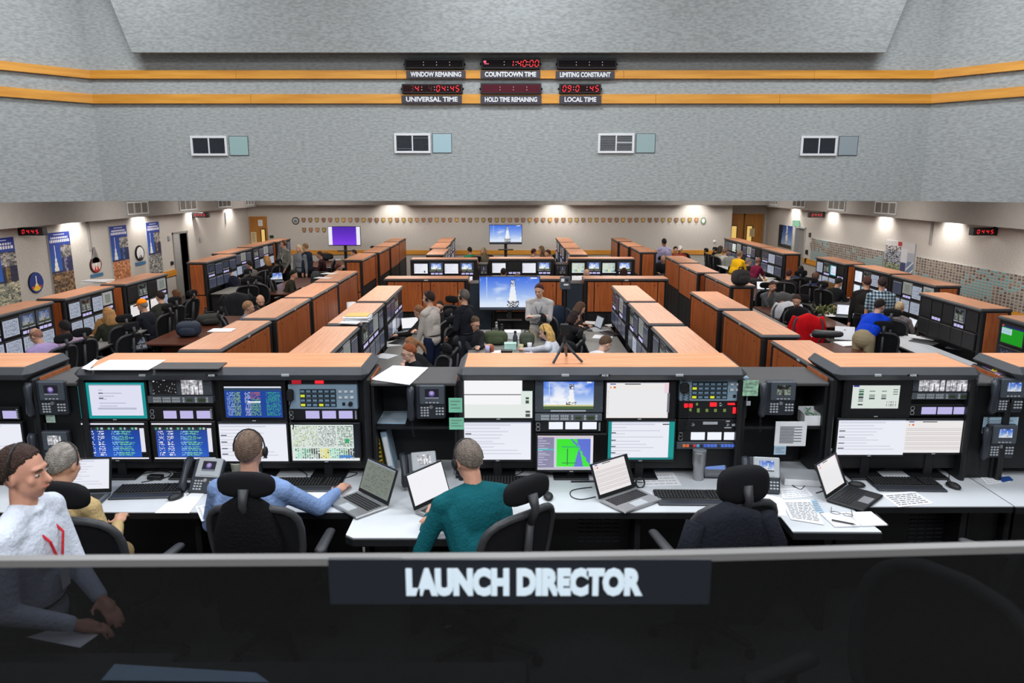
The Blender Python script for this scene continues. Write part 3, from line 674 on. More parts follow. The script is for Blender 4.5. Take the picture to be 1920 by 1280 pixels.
sidepic('wall_poster','poster of a rocket at dusk between the right alcove doors and the pale door','poster','rocket',25.72,27.02,1.22,1.99,WX)
sidepic('wall_poster','large photo of a rocket on its launch pad between the two tile mosaics','poster','pad',17.8,19.2,.95,2.01,WX)
sidepic('badge_mosaic','farther mosaic of small teal and brown photo tiles on the right wall','mosaic','bd1',19.3,24.0,.92,1.71,WX,'photo tile mosaics')
sidepic('badge_mosaic','nearer mosaic of small teal and brown photo tiles on the right wall','mosaic','bd2',11.6,17.68,.5,1.72,WX,'photo tile mosaics')
# shield plaques on the far wall
SHC=[(150,120,96),(160,132,104),(176,160,90),(140,110,90),(168,120,96),(176,150,80),(206,170,80),(190,150,110)]
def shield(c,c2):
    pr=[(-.07,.085),(-.035,.095),(0,.085),(.035,.095),(.07,.085),(.075,.02),(.055,-.045),(.0,-.095),(-.055,-.045),(-.075,.02)][::-1]
    t=thing('shield_plaque','x','plaque',(0,0,0),0,'shield plaques on the far wall')
    X=Matrix.Rotation(PI/2,4,'X')
    obj('shield',MB().prism(pr[::-1],0,.02).xf(X),mat('plaque_wood_%d'%c[0],c,.5),t,(0,0,0)); obj('emblem',MB().prism([(x*.68,z*.66+.004) for x,z in pr[::-1]],.0201,.026).xf(X),mat('plaque_face_%d'%c2[0],c2,.5,noise=.25,nscale=(60,60,60)),t)
    obj('name_tab',MB().box(-.025,.025,-.012,0,-.125,-.108),M_WHT,t); return t
SP=[shield((126+4*i,88+3*i,62+2*i),SHC[i]) for i in range(8)]
x0=aty(569,412,27.47).x; x1=aty(1306,412,27.47).x; zc=aty(569,413,27.47).z
for i in range(60):
    loc=(x0+(x1-x0)*i/59,27.495,zc); lb='small wooden shield plaque, %s from the left in the long row on the far wall'%ORD(i+1)
    k=(i*5+i//7)%8
    if i<8: o=SP[i]; o.location=loc; o['label']=lb
    else: dup(SP[k],loc,0,lb)
zc2=aty(569,431.5,27.47).z
for i in range(4): dup(SP[(i*3+1)%8],(x0+(x1-x0)*i/59,27.495,zc2),0,'small wooden shield plaque, %s from the left in the short lower row'%ORD(i+1))
p=aty(554,414,27.47); t=thing('round_wall_emblem','round black rimmed emblem left of the long shield row','emblem',(p.x,27.495,p.z)); obj('disc',MB().lathe([(.135,0),(.13,.02),(.11,.022)],n=24),M_BLK,t,(0,0,0),(PI/2,0,0)); obj('star',MB().lathe([(.1,.0221),(.095,.024)],n=24),M_PLL,t,(0,0,0),(PI/2,0,0)); obj('figure',MB().box(-.06,.06,-.028,-.025,-.01,.01).box(-.01,.01,-.028,-.025,-.07,.06).box(-.05,-.03,-.028,-.025,-.06,.01).box(.03,.05,-.028,-.025,-.06,.01),M_BLK,t)
p=aty(1319,414,27.47); t=thing('oval_wall_emblem','oval green and white emblem right of the long shield row','emblem',(p.x,27.495,p.z)); obj('wreath',MB().lathe([(.1,0),(.095,.02),(.06,.022)],n=20).xf(Matrix.Scale(1.35,4,(0,1,0))),mat('wreath_green',(120,140,120),.6,noise=.3,nscale=(40,40,40)),t,(0,0,0),(PI/2,0,0)); obj('centre',MB().lathe([(.058,.022),(.05,.026)],n=20).xf(Matrix.Scale(1.35,4,(0,1,0))),M_WHT,t,(0,0,0),(PI/2,0,0))
# ------------------------------------------------------------------ consoles on the main floor
CH_,CD=1.53,.46
def strip3(m,x,z,w,h):
    for i in range(3): m.box(x-w/2+i*w/3+w*.03,x-w/2+(i+1)*w/3-w*.03,-.006,-.003,z-h/2,z+h/2)
def console(W,bays,top=M_TOP,lab='x',endpan=True,dlab=None):
    t=thing('console',lab,'console',(0,0,0)); h=CH_
    b=MB(); b.box(-W/2+.01,W/2-.01,.10,CD-.03,.10,h-.055); b.box(-W/2+.01,W/2-.01,.012,.10,.83,h-.055); b.box(-W/2+.04,W/2-.04,.08,CD-.06,0,.10)
    obj('cabinet_body',b,M_BLK2,t)
    for x in (-W/2+.005,W/2-.065):
        for y in (0,CD-.06): obj('corner_post',MB().cbox(x,x+.06,y,y+.06,.0,h-.05,.018),M_BLK,t)
    e=MB(); e.cbox(-W/2,W/2,-.035,CD+.015,h-.06,h-.006,.02); obj('edge_bumper',e,M_BUMP,t)
    obj('countertop',MB().box(-W/2+.022,W/2-.022,-.012,CD-.008,h-.008,h),top,t)
    # wood back: narrow, door, narrow, door, narrow
    xs=[-W/2+.08]; tot=W-.16
    if W>1.3: fr=[.09,.355,.11,.355,.09]; 
    else: fr=[.15,.7,.15]
    for k,f in enumerate(fr):
        x0=xs[-1]; x1=x0+f*tot; xs.append(x1)
        nm='back_door' if f>.2 else 'back_panel'
        q=obj(nm,MB().cbox(x0+.008,x1-.008,CD-.028,CD-.002,.85,h-.075,.004),M_CAB,t)
        if f>.2: obj('screw_heads',MB().lathe([(.012,0),(.008,.004)],(x0+.07,0,0),8).lathe([(.012,0),(.008,.004)],(x1-.07,0,0),8).xf(Matrix.Translation((0,CD,h-.14))@Matrix.Rotation(-PI/2,4,'X')),M_BLK,q)
    m=MB()
    for k in range(4): x0=-W/2+.1+k*(W-.2)/4; m.box(x0+.01,x0+(W-.2)/4-.01,CD-.03,CD-.015,.14,.8)
    obj('lower_panel',m,M_BLK,t)
    obj('number_label',MB().box(-.04,.04,CD+.0145,CD+.018,h-.045,h-.02),M_PLL,t)
    if endpan:
        for s in (-1,1): obj('end_panel',MB().cbox(s*(W/2-.012),s*(W/2+.004),.07,CD-.07,.72,h-.07,.003),M_CAB,t)
        for s in (-1,1): obj('end_kick_panel',MB().cbox(s*(W/2-.012),s*(W/2+.004),.05,CD-.07,.02,.69,.003),M_CAB,t)
    n=len(bays); bw=(W-.16)/n
    for k,c in enumerate(bays):
        x=-W/2+.08+(k+.5)*bw; u,l=c[0],c[1]
        if u in 'SKGDPZ':
            f=MB().cbox(x-bw*.46,x+bw*.46,-.006,.014,1.21,1.45,.006); fr=obj('display_module',f,M_PLL if u=='G' else M_PLG,t)
            key={'S':'skys','Z':'skyd','K':'cam','G':'grey','D':'dark','P':'camg'}[u]; pic(key,bw*(.66 if u!='G' else .5),.165,fr,(x,-.008,1.335))
            obj('control_buttons',MB().box(x-bw*.4,x-bw*.05,-.009,-.006,1.22,1.236).box(x+bw*.05,x+bw*.4,-.009,-.006,1.22,1.236),M_PLL,fr)
            fr=obj('lcd_strip',MB().box(x-bw*.46,x+bw*.46,-.003,.013,1.125,1.2),M_BLK,t); m=MB(); strip3(m,x+bw*.03,1.16,bw*.8,.045); obj('lcd_windows',m,M_PLED,fr)
        elif u=='L':
            fr=obj('lcd_strip',MB().box(x-bw*.46,x+bw*.46,-.003,.013,1.125,1.2),M_BLK,t); m=MB(); strip3(m,x+bw*.03,1.16,bw*.8,.045); obj('lcd_windows',m,M_PLED,fr)
            obj('blank_panel',MB().cbox(x-bw*.46,x+bw*.46,-.002,.012,1.22,1.45,.004),M_BLK,t)
        elif u=='B': obj('blank_panel',MB().cbox(x-bw*.46,x+bw*.46,-.002,.012,1.14,1.45,.004),M_BLK,t)
        else:
            fr=obj('monitor',MB().cbox(x-bw*.48,x+bw*.48,-.01,.013,1.14,1.44,.006),M_BLK,t)
            key={'W':'doc','w':'tab','T':'teal','t':'teal2','x':'tabd','g':'sheet','N':'green','o':None}[u]
            if key: pic(key,bw*.88,.25,fr,(x,-.012,1.29))
        fr=obj('monitor',MB().cbox(x-bw*.48,x+bw*.48,-.02,.013,.845,1.11,.006),M_BLK,t)
        key={'W':'doc2','w':'tab','T':'teal','t':'teal2','x':'tabd','g':'sheet','N':'green','o':None,'D':'dark'}[l]
        if key: pic(key,bw*.88,.225,fr,(x,-.022,.98))
    return t
CP={}
ZR={'+x':R(90),'-x':R(-90),'-y':0,'+y':R(180)}
def place(W,bays,x,y,face,lab,top=None,grp=None):
    bays=bays.split(); key=(round(W,2),tuple(bays)); tp=M_TOPD
    if key not in CP: o=CP[key]=console(W,bays,tp,lab); o.location=(x,y,0); o.rotation_euler=(0,0,ZR[face]); o['label']=lab
    else: o=dup(CP[key],(x,y,0),ZR[face],lab)
    o['group']=grp or 'wood topped consoles'; return o
def row(face,front,segs,bays,name,grp):
    n=len(segs)
    for i,(a,b,*q) in enumerate(segs):
        xo=front+(q[0] if q else 0)
        lb='wood-topped console, %s from the camera in the %s'%({1:'nearest',}.get(i+1,ORD(i+1)+' nearest') if n>1 else 'only one',name)
        if face[1]=='x': place(b-a,bays[i%len(bays)],xo,(a+b)/2,face,lb,None,grp)
        else: place(b-a,bays[i%len(bays)],(a+b)/2,xo,face,'wood-topped console in the %s'%name,None,grp)
XB=['Kx xD Gx xx','xx Kx xx Gx','Dx xw Gx xD']
row('-x',-3.84,[(8.42,10.32),(10.5,12.4),(12.5,14.42),(14.58,16.46,-.03)],XB,'outer left row before the cross aisle','consoles of the outer left row')
row('-x',-4.24,[(18.86,20.75),(21.0,22.8,.06),(22.98,24.8,.06),(25.04,26.75,0)],XB,'outer left row beyond the cross aisle','consoles of the outer left row')
row('+x',-2.08,[(8.05,9.88),(10.08,11.9),(12.08,14.0)],['xx xx Gx xx','Kx Dx Gx xx','xx xw Kx Lx'],'inner left row of the centre pod','consoles of the inner left row')
row('-x',1.9,[(8.05,9.88),(10.08,11.92),(12.08,14.02)],['xx Kx xx Gx','Kx xw Gx xx','Dx xx Gx xx'],'inner right row of the centre pod','consoles of the inner right row')
row('+x',3.64,[(7.1,8.97),(9.28,11.13),(11.35,13.21)],XB,'outer right row before the cross aisle','consoles of the outer right row')
row('+x',4.58,[(14.0,15.92),(16.12,17.96,-.1),(18.2,19.95,-.03)],XB,'outer right row beside the right pod','consoles of the outer right row')
row('+x',4.08,[(21.14,22.85),(22.98,24.85,-.06),(25.16,26.8,-.08)],XB,'outer right row beyond the cross aisle','consoles of the outer right row')
row('-y',19.04,[(-2.6,-.88)],['WW SW WW SW'],'screen row facing the camera, left block','consoles of the screen row')
row('-y',19.2,[(-.61,1.1)],['WW Lg WD Sg'],'screen row facing the camera, middle block','consoles of the screen row')
row('-y',19.2,[(1.44,3.17)],['gW SW gg SW'],'screen row facing the camera, right block','consoles of the screen row')
row('+y',15.5,[(-2.6,-.88)],['Kx xw Gx xx'],'wood-backed cross row, left block','consoles of the cross row')
row('+y',15.5,[(-.41,1.1)],['Kx xw Gx'],'wood-backed cross row, block behind the big television','consoles of the cross row')
row('+y',15.5,[(1.45,3.18)],['Kx xw Gx xx'],'wood-backed cross row, right block','consoles of the cross row')
row('+x',-7.52,[(8.3,10.1),(10.3,12.1),(12.35,13.95,.03),(14.2,16.0,.1)],['xx Zw xx xx','Zw ww Zw Zw','ww Kw ww Gt','oW KW oW Gw'],'row along the left wall','consoles along the left wall')
row('+x',-7.52,[(18.3,20.4),(20.62,22.5,-.3),(22.78,24.85,-.38),(24.98,26.5,-.3)],['Dx xx Dx xw','Kw xw Gx xD','Kx xw Gw xw'],'far left corner row','consoles of the far left corner')
row('-x',7.52,[(20.66,22.6),(22.7,24.6,.03),(24.66,26.7,.03)],['Dx ww xx','xo Gx xx Lx','Dx xx gx Gx'],'far right corner row','consoles of the far right corner')
row('-x',8.02,[(9.0,10.75,-.9),(11.3,13.1,-.8),(14.0,15.7),(15.9,17.65,.08),(17.9,19.7)],['ND Go xx','oo Lo oo Ko Bo'.replace('oo','Bo',2),'xw Gw ww Gx','Wt Kw wt Lw','ww Kw Tw Lw'],'row along the right wall','consoles along the right wall')
row('+x',-1.88,[(20.35,22.2),(22.4,24.6,-.12),(24.8,26.9,-.16)],['Kx xw Gx xx'],'far centre-left group','consoles of the far centre groups')
row('-x',1.6,[(20.35,22.2),(22.4,24.6,-.02),(24.8,26.9,-.02)],['Kx xw Gx xx'],'far centre-right group','consoles of the far centre groups')
# worktops in front of the console rows
def worktop(label,x0,x1,y0,y1,z=.74,m_=M_DGR,edge=M_BLK,grp='worktops of the console rows',legs=True):
    t=thing('worktop',label,'worktop',((x0+x1)/2,(y0+y1)/2,0),0,grp); a=(x1-x0)/2;b=(y1-y0)/2
    obj('surface',MB().box(-a+.012,a-.012,-b+.012,b-.012,z-.006,z),m_,t); obj('edge_band',MB().cbox(-a,a,-b,b,z-.04,z-.004,.012),edge,t)
    m=MB(); n=max(2,int(max(a,b)/1.0)+1)
    for k in range(n):
        if b>a: y=-b+.06+k*(2*b-.12)/(n-1); obj('support_panel',MB().box(-a+.03,a-.12,y-.02,y+.02,0,z-.04),M_BLK,t)
        else: x=-a+.06+k*(2*a-.12)/(n-1); obj('support_panel',MB().box(x-.02,x+.02,-b+.12,b-.03,0,z-.04),M_BLK,t)
    return t
M_DK2=mat('mid_grey_worktop',(128,126,122),.5,noise=.04)
worktop('grey worktop along the inner left row of the centre pod',-2.075,-1.42,8.05,14.0,m_=M_DK2)
worktop('grey worktop along the inner right row of the centre pod',1.24,1.885,8.05,14.0,m_=M_DK2)
worktop('worktop behind the outer left row',-4.5,-3.91,8.42,16.4,m_=M_DGR); worktop('worktop behind the outer left row beyond the aisle',-4.9,-4.27,18.9,26.6)
worktop('worktop behind the outer right row',3.66,4.3,7.1,13.2,m_=M_DK2); worktop('worktop of the outer right row beside the right pod',4.62,5.3,14.0,19.9,m_=M_DK2); worktop('worktop of the outer right row beyond the aisle',4.1,4.7,21.1,26.8)
worktop('pale worktop under the bright screens of the far middle row',-2.6,3.2,18.4,19.0,m_=M_DK2); worktop('worktop on the far side of the cross row',-2.6,3.2,15.52,16.1)
worktop('worktop under the screens along the left wall',-7.36,-6.8,8.3,16.0,m_=M_DK2); worktop('worktop under the screens in the far left corner',-7.48,-6.85,18.32,20.4,m_=M_DK2); worktop('farther worktop in the far left corner',-7.78,-7.0,20.6,26.5,m_=M_DK2)
worktop('worktop with papers in the far right corner',6.85,7.48,20.66,26.7,m_=M_DESK); worktop('white topped desk under the dark screens on the right',6.5,7.06,9.0,13.1,m_=M_DESK); worktop('worktop under the screens along the right wall',7.3,7.96,14.0,19.7,m_=M_DGR)
worktop('worktop of the far centre-left group',-1.82,-1.3,20.3,26.9); worktop('worktop of the far centre-right group',1.0,1.55,20.3,26.9)
# ------------------------------------------------------------------ front console row on the raised platform
PZ=.7; DZ=1.44; YP=4.80
def pr(a,b,c,d,y=YP):     # photo rectangle -> x,z extent on the console front plane
    p=aty(a,b,y);q=aty(c,d,y); return p.x,q.x,q.z,p.z
def nearconsole(x0,x1,lab,extra):
    cx=(x0+x1)/2; t=thing('console',lab,'console',(cx,0,PZ),0,'front row consoles'); a=(x1-x0)/2; H=2.23-PZ
    obj('countertop',MB().box(-a+.05,a-.05,4.745,5.155,H-.006,H+.001),M_TOP,t)
    obj('edge_bumper',MB().cbox(-a,a,4.69,5.2,H-.085,H,.04),M_BUMP,t)
    for s in (-1,1):
        q=obj('side_panel',MB().cbox(s*a,s*(a-.04),4.74,5.18,.0,H-.08,.012),M_BLK,t)
        obj('side_veneer',MB().cbox(s*a,s*(a+.006),4.80,5.15,.86,H-.085,.002),M_CAB,q)
        obj('side_rail',MB().cbox(s*(a-.045),s*(a-.005),4.60 ,4.78,.0,.70,.01),M_BLK,q)
    obj('back_panel',MB().box(-a+.06,a-.06,5.14,5.17,.05,H-.08),M_BLK,t)
    for k in range(4): x=-a+.1+k*(2*a-.2)/4; obj('back_door',MB().cbox(x+.01,x+(2*a-.2)/4-.01,5.171,5.19,.62,H-.1,.004),M_CAB,t)
    obj('equipment_bay',MB().box(-a+.04,a-.04,4.82,5.1,.80,H-.09),M_BLK2,t)
    obj('modesty_panel',MB().box(-a+.07,a-.07,4.62,4.65,.02,.69),M_BLK2,t)
    return t
n1=nearconsole(-2.86,-.94,'long front console with a white plan and dark board on its orange top',None)
n2=nearconsole(-.36,1.535,'long front console with a mini tripod standing on its orange top',None)
n3=nearconsole(2.10,3.06,'short two bay front console on the right with a black laptop before it',None)
n0=nearconsole(-5.1,-3.14,'front console cut by the left picture edge',None)
n4=nearconsole(3.27,5.2,'front console cut by the right picture edge',None)
def L(con,r): x0,x1,z0,z1=r; return x0-con.location.x,x1-con.location.x,z0-PZ,z1-PZ
def panel(con,name,r,m_,y0=4.79,y1=4.83,c=.003):
    x0,x1,z0,z1=L(con,r); return obj(name,MB().cbox(x0,x1,y0,y1,z0,z1,c),m_,con)
def cpic(con,par,r,key,y=4.785,name='screen'):
    x0,x1,z0,z1=L(con,r); return pic(key,x1-x0,z1-z0,par,((x0+x1)/2,y,(z0+z1)/2),name=name)
def lcds(con,r,rs,m_=None,lab=None):
    p=panel(con,'lcd_strip',r,M_BLK)
    for q in rs: x0,x1,z0,z1=L(con,q); obj('lcd_window',MB().box(x0,x1,4.784,4.789,z0,z1),m_ or M_PLED,p)
    x0,x1,z0,z1=L(con,r); m=MB()
    for k in range(6): m.box(x1-.018,x1-.008,4.786,4.79,z0+.012+k*(z1-z0-.02)/6,z0+.018+k*(z1-z0-.02)/6)
    obj('led_dots',m,M_PLL,p)
    m=MB()
    for z in (z0+(z1-z0)*.3,z0+(z1-z0)*.68): m.tube([(x0+.012,4.786,z-.012),(x0+.03,4.786,z-.012),(x0+.034,4.786,z),(x0+.03,4.786,z+.012),(x0+.012,4.786,z+.012),(x0+.008,4.786,z)],.0016,6,True)
    obj('handle_loops',m,M_PLL,p)
    return p
def intercom(con,r):
    p=panel(con,'intercom_panel',r,mat('intercom_blue_grey',(140,164,182),.45,noise=.03),4.78,4.83); x0,x1,z0,z1=L(con,r); w=x1-x0;h=z1-z0
    m=MB();g=MB();y=MB()
    for j in range(4):
        for i in range(6):
            xx=x0+w*(.18+i*.088); zz=z1-h*(.27+j*.185); t_=y if (i,j) in ((0,1),(0,3),(3,3)) else m
            m.box(xx-.004,xx+w*.074,4.776,4.78,zz-h*.08,zz+h*.08)
            (y if t_ is y else g).box(xx,xx+w*.06,4.772,4.776,zz-h*.045,zz+h*.045)
    obj('button_wells',m,M_BLK,p); obj('buttons',g,mat('button_blue',(120,150,172),.4),p); obj('lit_buttons',y,emis('yellow_led',(224,230,60),.9),p)
    m=MB()
    for i in range(3):
        for j in range(2): xx=x0+w*(.73+i*.085); zz=z1-h*(.28+j*.24); m.cbox(xx,xx+w*.05,4.77,4.78,zz-h*.05,zz+h*.05,.002)
    obj('side_buttons',m,M_WHT,p); obj('dial_knob',MB().lathe([(h*.09,0),(h*.08,.02)],n=14).xf(Matrix.Translation((x0+w*.9,4.78,z1-h*.78))@Matrix.Rotation(PI/2,4,'X')),M_BLK,p)
    obj('jack_socket',MB().box(x0+w*.78,x0+w*.82,4.775,4.78,z1-h*.85,z1-h*.73),M_BLK,p)
    return p
def tvmodule(con,r,screens,ctl):
    p=panel(con,'display_module',r,M_PLG,4.785,4.83)
    for q,k in screens: cpic(con,p,q,k,4.78)
    x0,x1,z0,z1=L(con,r)
    for xx in (x0+.006,x1-.012): 
        obj('rack_screws',MB().box(xx,xx+.006,4.782,4.785,z1-.03,z1-.024).box(xx,xx+.006,4.782,4.785,z0+.03,z0+.036),M_SIL,p)
    c=panel(con,'control_strip',ctl,mat('control_grey',(92,98,106),.5),4.778,4.83); a,b,d,e=L(con,ctl); w=b-a;h=e-d; m=MB()
    for g in range(3):
        for i in range(4):
            for j in range(2): m.box(a+w*(.09+g*.145+i*.031),a+w*(.09+g*.145+i*.031+.026),4.774,4.778,d+h*(.16+j*.4),d+h*(.46+j*.4))
    for xx in (.54,.73,.9): m.box(a+w*xx,a+w*(xx+.03),4.774,4.778,d+h*.15,d+h*.45); m.box(a+w*xx,a+w*(xx+.03),4.774,4.778,d+h*.55,d+h*.85)
    obj('control_buttons',m,M_PLL,c); obj('readout_windows',MB().box(a+w*.6,a+w*.69,4.775,4.778,d+h*.3,d+h*.6).box(a+w*.78,a+w*.88,4.775,4.778,d+h*.25,d+h*.65),mat('olive_readout',(60,74,40),.4),c)
    return p
# modules of the long left console
tvmodule(n1,pr(279,708,400,740),[(pr(287,711,334,737),'star'),(pr(341,711,383,738),'photo')],pr(279,741,402,754))
lcds(n1,pr(280,762,402,787),[pr(308,769,333,783),pr(339,769,364,783),pr(370,769,396,783)])
p=panel(n1,'alarm_strip',pr(541,707,672,718),M_BLK,4.785,4.83); x0,x1,z0,z1=L(n1,pr(548,709,566,718)); obj('red_readout',MB().box(x0,x1,4.78,4.784,z0,z1),emis('red_block',(190,30,44),.8),p); x0,x1,z0,z1=L(n1,pr(592,712,608,717)); obj('red_switch',MB().box(x0,x1,4.775,4.784,z0,z1),M_RED,p)
intercom(n1,pr(541,719,672,765)); lcds(n1,pr(541,766,672,787),[pr(574,769,600,783),pr(605,769,631,783),pr(636,769,662,783)])
# long middle console
tvmodule(n2,pr(1003,707,1130,772),[(pr(1019,714,1112,765),'sky')],pr(1003,774,1128,787))
x0,x1,z0,z1=L(n2,pr(1032,767,1098,770)); obj('channel_label',MB().box(x0,x1,4.781,4.784,z0,z1),M_PLL,n2)
lcds(n2,pr(1003,788,1127,809),[pr(1029,790,1055,803),pr(1060,790,1086,803),pr(1092,790,1118,803)],M_WLED)
intercom(n2,pr(1275,706,1400,750))
p=panel(n2,'switch_panel',pr(1272,751,1398,783),M_BLK,4.785,4.83)
m=MB();m2=MB()
for a,b,c,d,mm in ((1282,755,1297,762,'r'),(1330,753,1342,760,'r'),(1363,754,1376,757,'r'),(1373,762,1377,773,'r'),(1304,754,1307,758,'g'),(1291,764,1295,769,'g'),(1306,764,1310,771,'y'),(1322,765,1326,770,'y'),(1338,765,1342,770,'y'),(1355,765,1359,770,'y'),(1384,762,1386,764,'g'),(1384,770,1386,772,'g')):
    x0,x1,z0,z1=L(n2,pr(a,b,c,d)); (m if mm=='r' else m2).box(x0,x1,4.775,4.785,z0,z1)
obj('red_lights',m,M_RED,p); obj('toggle_lights',m2,emis('dull_green_led',(140,170,90),.6),p)
x0,x1,z0,z1=L(n2,pr(1345,752,1353,760)); obj('key_switch',MB().lathe([(.012,0),(.012,.01),(.006,.012)],n=12).xf(Matrix.Translation(((x0+x1)/2,4.785,(z0+z1)/2))@Matrix.Rotation(PI/2,4,'X')),M_CHROME,p)
p=panel(n2,'auxiliary_panel',pr(1270,785,1394,806),M_BLK,4.785,4.83); m=MB()
for a,b,c,d in ((1317,789,1344,794),(1371,793,1385,797),(1357,799,1370,801),(1360,787,1367,789)): x0,x1,z0,z1=L(n2,pr(a,b,c,d)); m.box(x0,x1,4.781,4.785,z0,z1)
obj('engraved_labels',m,M_PLL,p)
for a,b in ((1299,795),(1364,795)): q=aty(a,b,4.785); obj('toggle_switch',MB().lathe([(.014,0),(.012,.006),(.004,.008),(.004,.02)],n=12).xf(Matrix.Translation((q.x-n2.location.x,4.785,q.z-PZ))@Matrix.Rotation(PI/2,4,'X')),M_CHROME,p)
lcds(n2,pr(1270,807,1392,826),[pr(1295,809,1320,823),pr(1326,809,1351,823),pr(1357,809,1382,823)],M_WLED)
p=panel(n2,'button_strip',pr(1268,827,1391,840),M_PLG,4.783,4.83)
for k,c in enumerate([(230,120,50),(220,110,60),(40,40,50),(200,60,60),(90,160,220),(40,44,60),(70,100,220),(80,120,230),(80,120,230),(80,120,230),(40,50,80),(80,110,230),(80,110,230),(80,110,230),(80,110,230),(60,160,80)]):
    x0,x1,z0,z1=L(n2,pr(1279+k*6.5,831,1284+k*6.5,836)); obj('lit_button',MB().cbox(x0,x1,4.778,4.784,z0,z1,.001),emis('btn_%d_%d'%(c[0],c[2]),c,.8),p)
# handset radio with coiled cord
def coil(p0,p1,r,turns,sag=.05,n=10):
    P=[];p0=Vector(p0);p1=Vector(p1)
    for i in range(turns*n+1):
        f=i/(turns*n);c=p0.lerp(p1,f)-Vector((0,0,sag*4*f*(1-f)));q=2*PI*i/n
        P.append(c+Vector((r*math.cos(q),r*.7*math.sin(q),0)))
    return P
a=aty(1283,722,4.77);b=aty(1274,800,4.765);c=aty(1290,800,4.765)
t=thing('handset_microphone','black push-to-talk microphone on a coiled cord hanging on the switch panels','microphone',tuple(a)); obj('body',MB().cbox(-.03,.03,-.03,.005,-.05,.02,.012),M_RUB,t); obj('clip',MB().box(-.01,.01,.0,.012,.0,.03),M_SIL,t)
obj('coiled_cord',MB().tube(coil((0,-.01,-.05),b-a,.008,14,0,8)+coil(b-a+Vector((0,0,-.06)),c-a+Vector((0,0,.04)),.008,8,.05,8)[4:]+coil(c-a+Vector((0,0,.04)),Vector((.03,-.005,-.03)),.007,12,0,8),.0022,5),M_RUB,t)
a=aty(545,737,4.77); t=thing('handset_microphone','black headset plug bundle hanging beside the left intercom panel','microphone',tuple(a)); obj('body',MB().cbox(-.022,.022,-.03,.005,-.05,.03,.01),M_RUB,t); obj('hanging_cord',MB().tube([(0,-.01,-.05),(-.01,-.02,-.1),(.012,-.02,-.14),(-.012,-.015,-.18),(.01,-.015,-.22),(0,0,-.25)],.004,6),M_RUB,t)
# short right console
tvmodule(n3,pr(1711,703,1830,733),[(pr(1722,707,1767,732),'photo'),(pr(1773,707,1819,732),'photo')],pr(1706,735,1824,747))
lcds(n3,pr(1704,757,1822,779),[pr(1727,762,1752,775),pr(1757,762,1782,775),pr(1787,762,1813,775)])
lcds(n0,pr(-60,762,40,787),[pr(-30,769,2,783),pr(7,769,34,783)])
for con,(px_,w_) in ((n1,(267,12)),(n1,(397,20)),(n1,(535,14)),(n2,(1060,14)),(n2,(1134,20)),(n2,(1274,14)),(n3,(1646,12)),(n3,(1711,20))):
    q=aty(px_,703,4.69); w2=w_/290; obj('row_label',MB().cbox(q.x-con.location.x-w2/2,q.x-con.location.x+w2/2,4.682,4.692,q.z-PZ-.007,q.z-PZ+.007,.001),M_PLL if w_<18 else M_BLK,con)
    if w_>18: text('A0%d8'%(3 if px_<500 else 1 if px_<1200 else 9),.02,M_WHT,con,(q.x-con.location.x,4.681,q.z-PZ),off=.0005,ext=.0005,name='row_number')
# perforated vents under the desks
for px_,nm in ((1122,'middle'),(1740,'right')):
    con=n2 if px_<1500 else n3; q=aty(px_,1010,4.62); m=MB()
    for i in range(5):
        for j in range(8): m.box(q.x-con.location.x-.14+i*.058,q.x-con.location.x-.14+i*.058+.046,4.612,4.62,.36+j*.03,.366+j*.03)
    obj('louvre_slots',m,M_PLD,con)
# full-size monitors in front of the bays
def monitor(r,key,lab,y=4.775,m=(.012,.012,.018,.012),stand=True,name='monitor',inner=None):
    x0,x1,z0,z1=pr(*r,y=y); t=thing(name,lab,'monitor',((x0+x1)/2,y,z0),0,'front row monitors'); w=(x1-x0)/2;h=z1-z0
    f=obj('housing',MB().cbox(-w-m[0],w+m[1],.0,.035,-m[2],h+m[3],.004),M_BLK,t)
    if inner: 
        a,b,c,d=pr(*inner,y=y); obj('dark_screen_area',MB().box(-w,w,-.003,-.001,0,h),emis('black_pixels',(12,12,15),.6),t); pic(key,b-a,d-c,t,((a+b)/2-t.location.x,-.005,(c+d)/2-t.location.z))
    else: pic(key,2*w,h,t,(0,-.003,h/2))
    obj('maker_badge',MB().box(-.012,.012,-.002,0,-m[2]*.65,-m[2]*.35),M_PLL,t)
    if stand:
        dz=z0-DZ; obj('stand_neck',MB().cbox(-.03,.03,.035,.06,-dz+.01,.05,.005),M_BLK,t); obj('stand_base',MB().cbox(-.12,.12,-.03,.14,-dz+.001,-dz+.014,.005),M_BLK,t)
    return t
monitor((145,717,277,784),'teal','monitor with a teal desktop and pale window, top left of the long left console',stand=False)
monitor((152,793,280,861),'tel','lower monitor of blue telemetry pages leftmost on the long left console')
monitor((284,793,405,861),'tel','second lower monitor of blue telemetry pages, left of the desk phone')
monitor((412,715,535,786),'telb','upper monitor with a blue telemetry table inside a wide black border',stand=False,inner=(420,724,531,782))
monitor((410,794,541,864),'doc','lower monitor with a white page behind the man in the blue shirt')
monitor((545,796,675,863),'sheet','lower monitor with a dense green and grey spreadsheet')
monitor((870,713,998,783),'win','upper monitor with overlapping white windows beside the green notes',stand=False)
monitor((870,791,995,861),'doc','lower monitor with a white page behind the man in the teal shirt')
monitor((1008,816,1135,881),'map','low monitor showing a bright green and blue map',inner=(1008,816,1111,880))
monitor((1138,717,1262,783),'doc3','upper monitor with a pale table right of the launch picture',stand=False)
monitor((1141,790,1262,861),'teal2','lower monitor with a white page and teal edge beside the switch panels')
monitor((1588,712,1703,778),'small','upper right monitor with a small pale table on black',stand=False)
monitor((1573,787,1692,852),'doc','lower monitor with a white page behind the black laptop')
monitor((1699,788,1808,848),'doc2','rightmost lower monitor with a pinkish white table')
monitor((-80,794,46,850),'doc','monitor with a white page cut by the left picture edge')
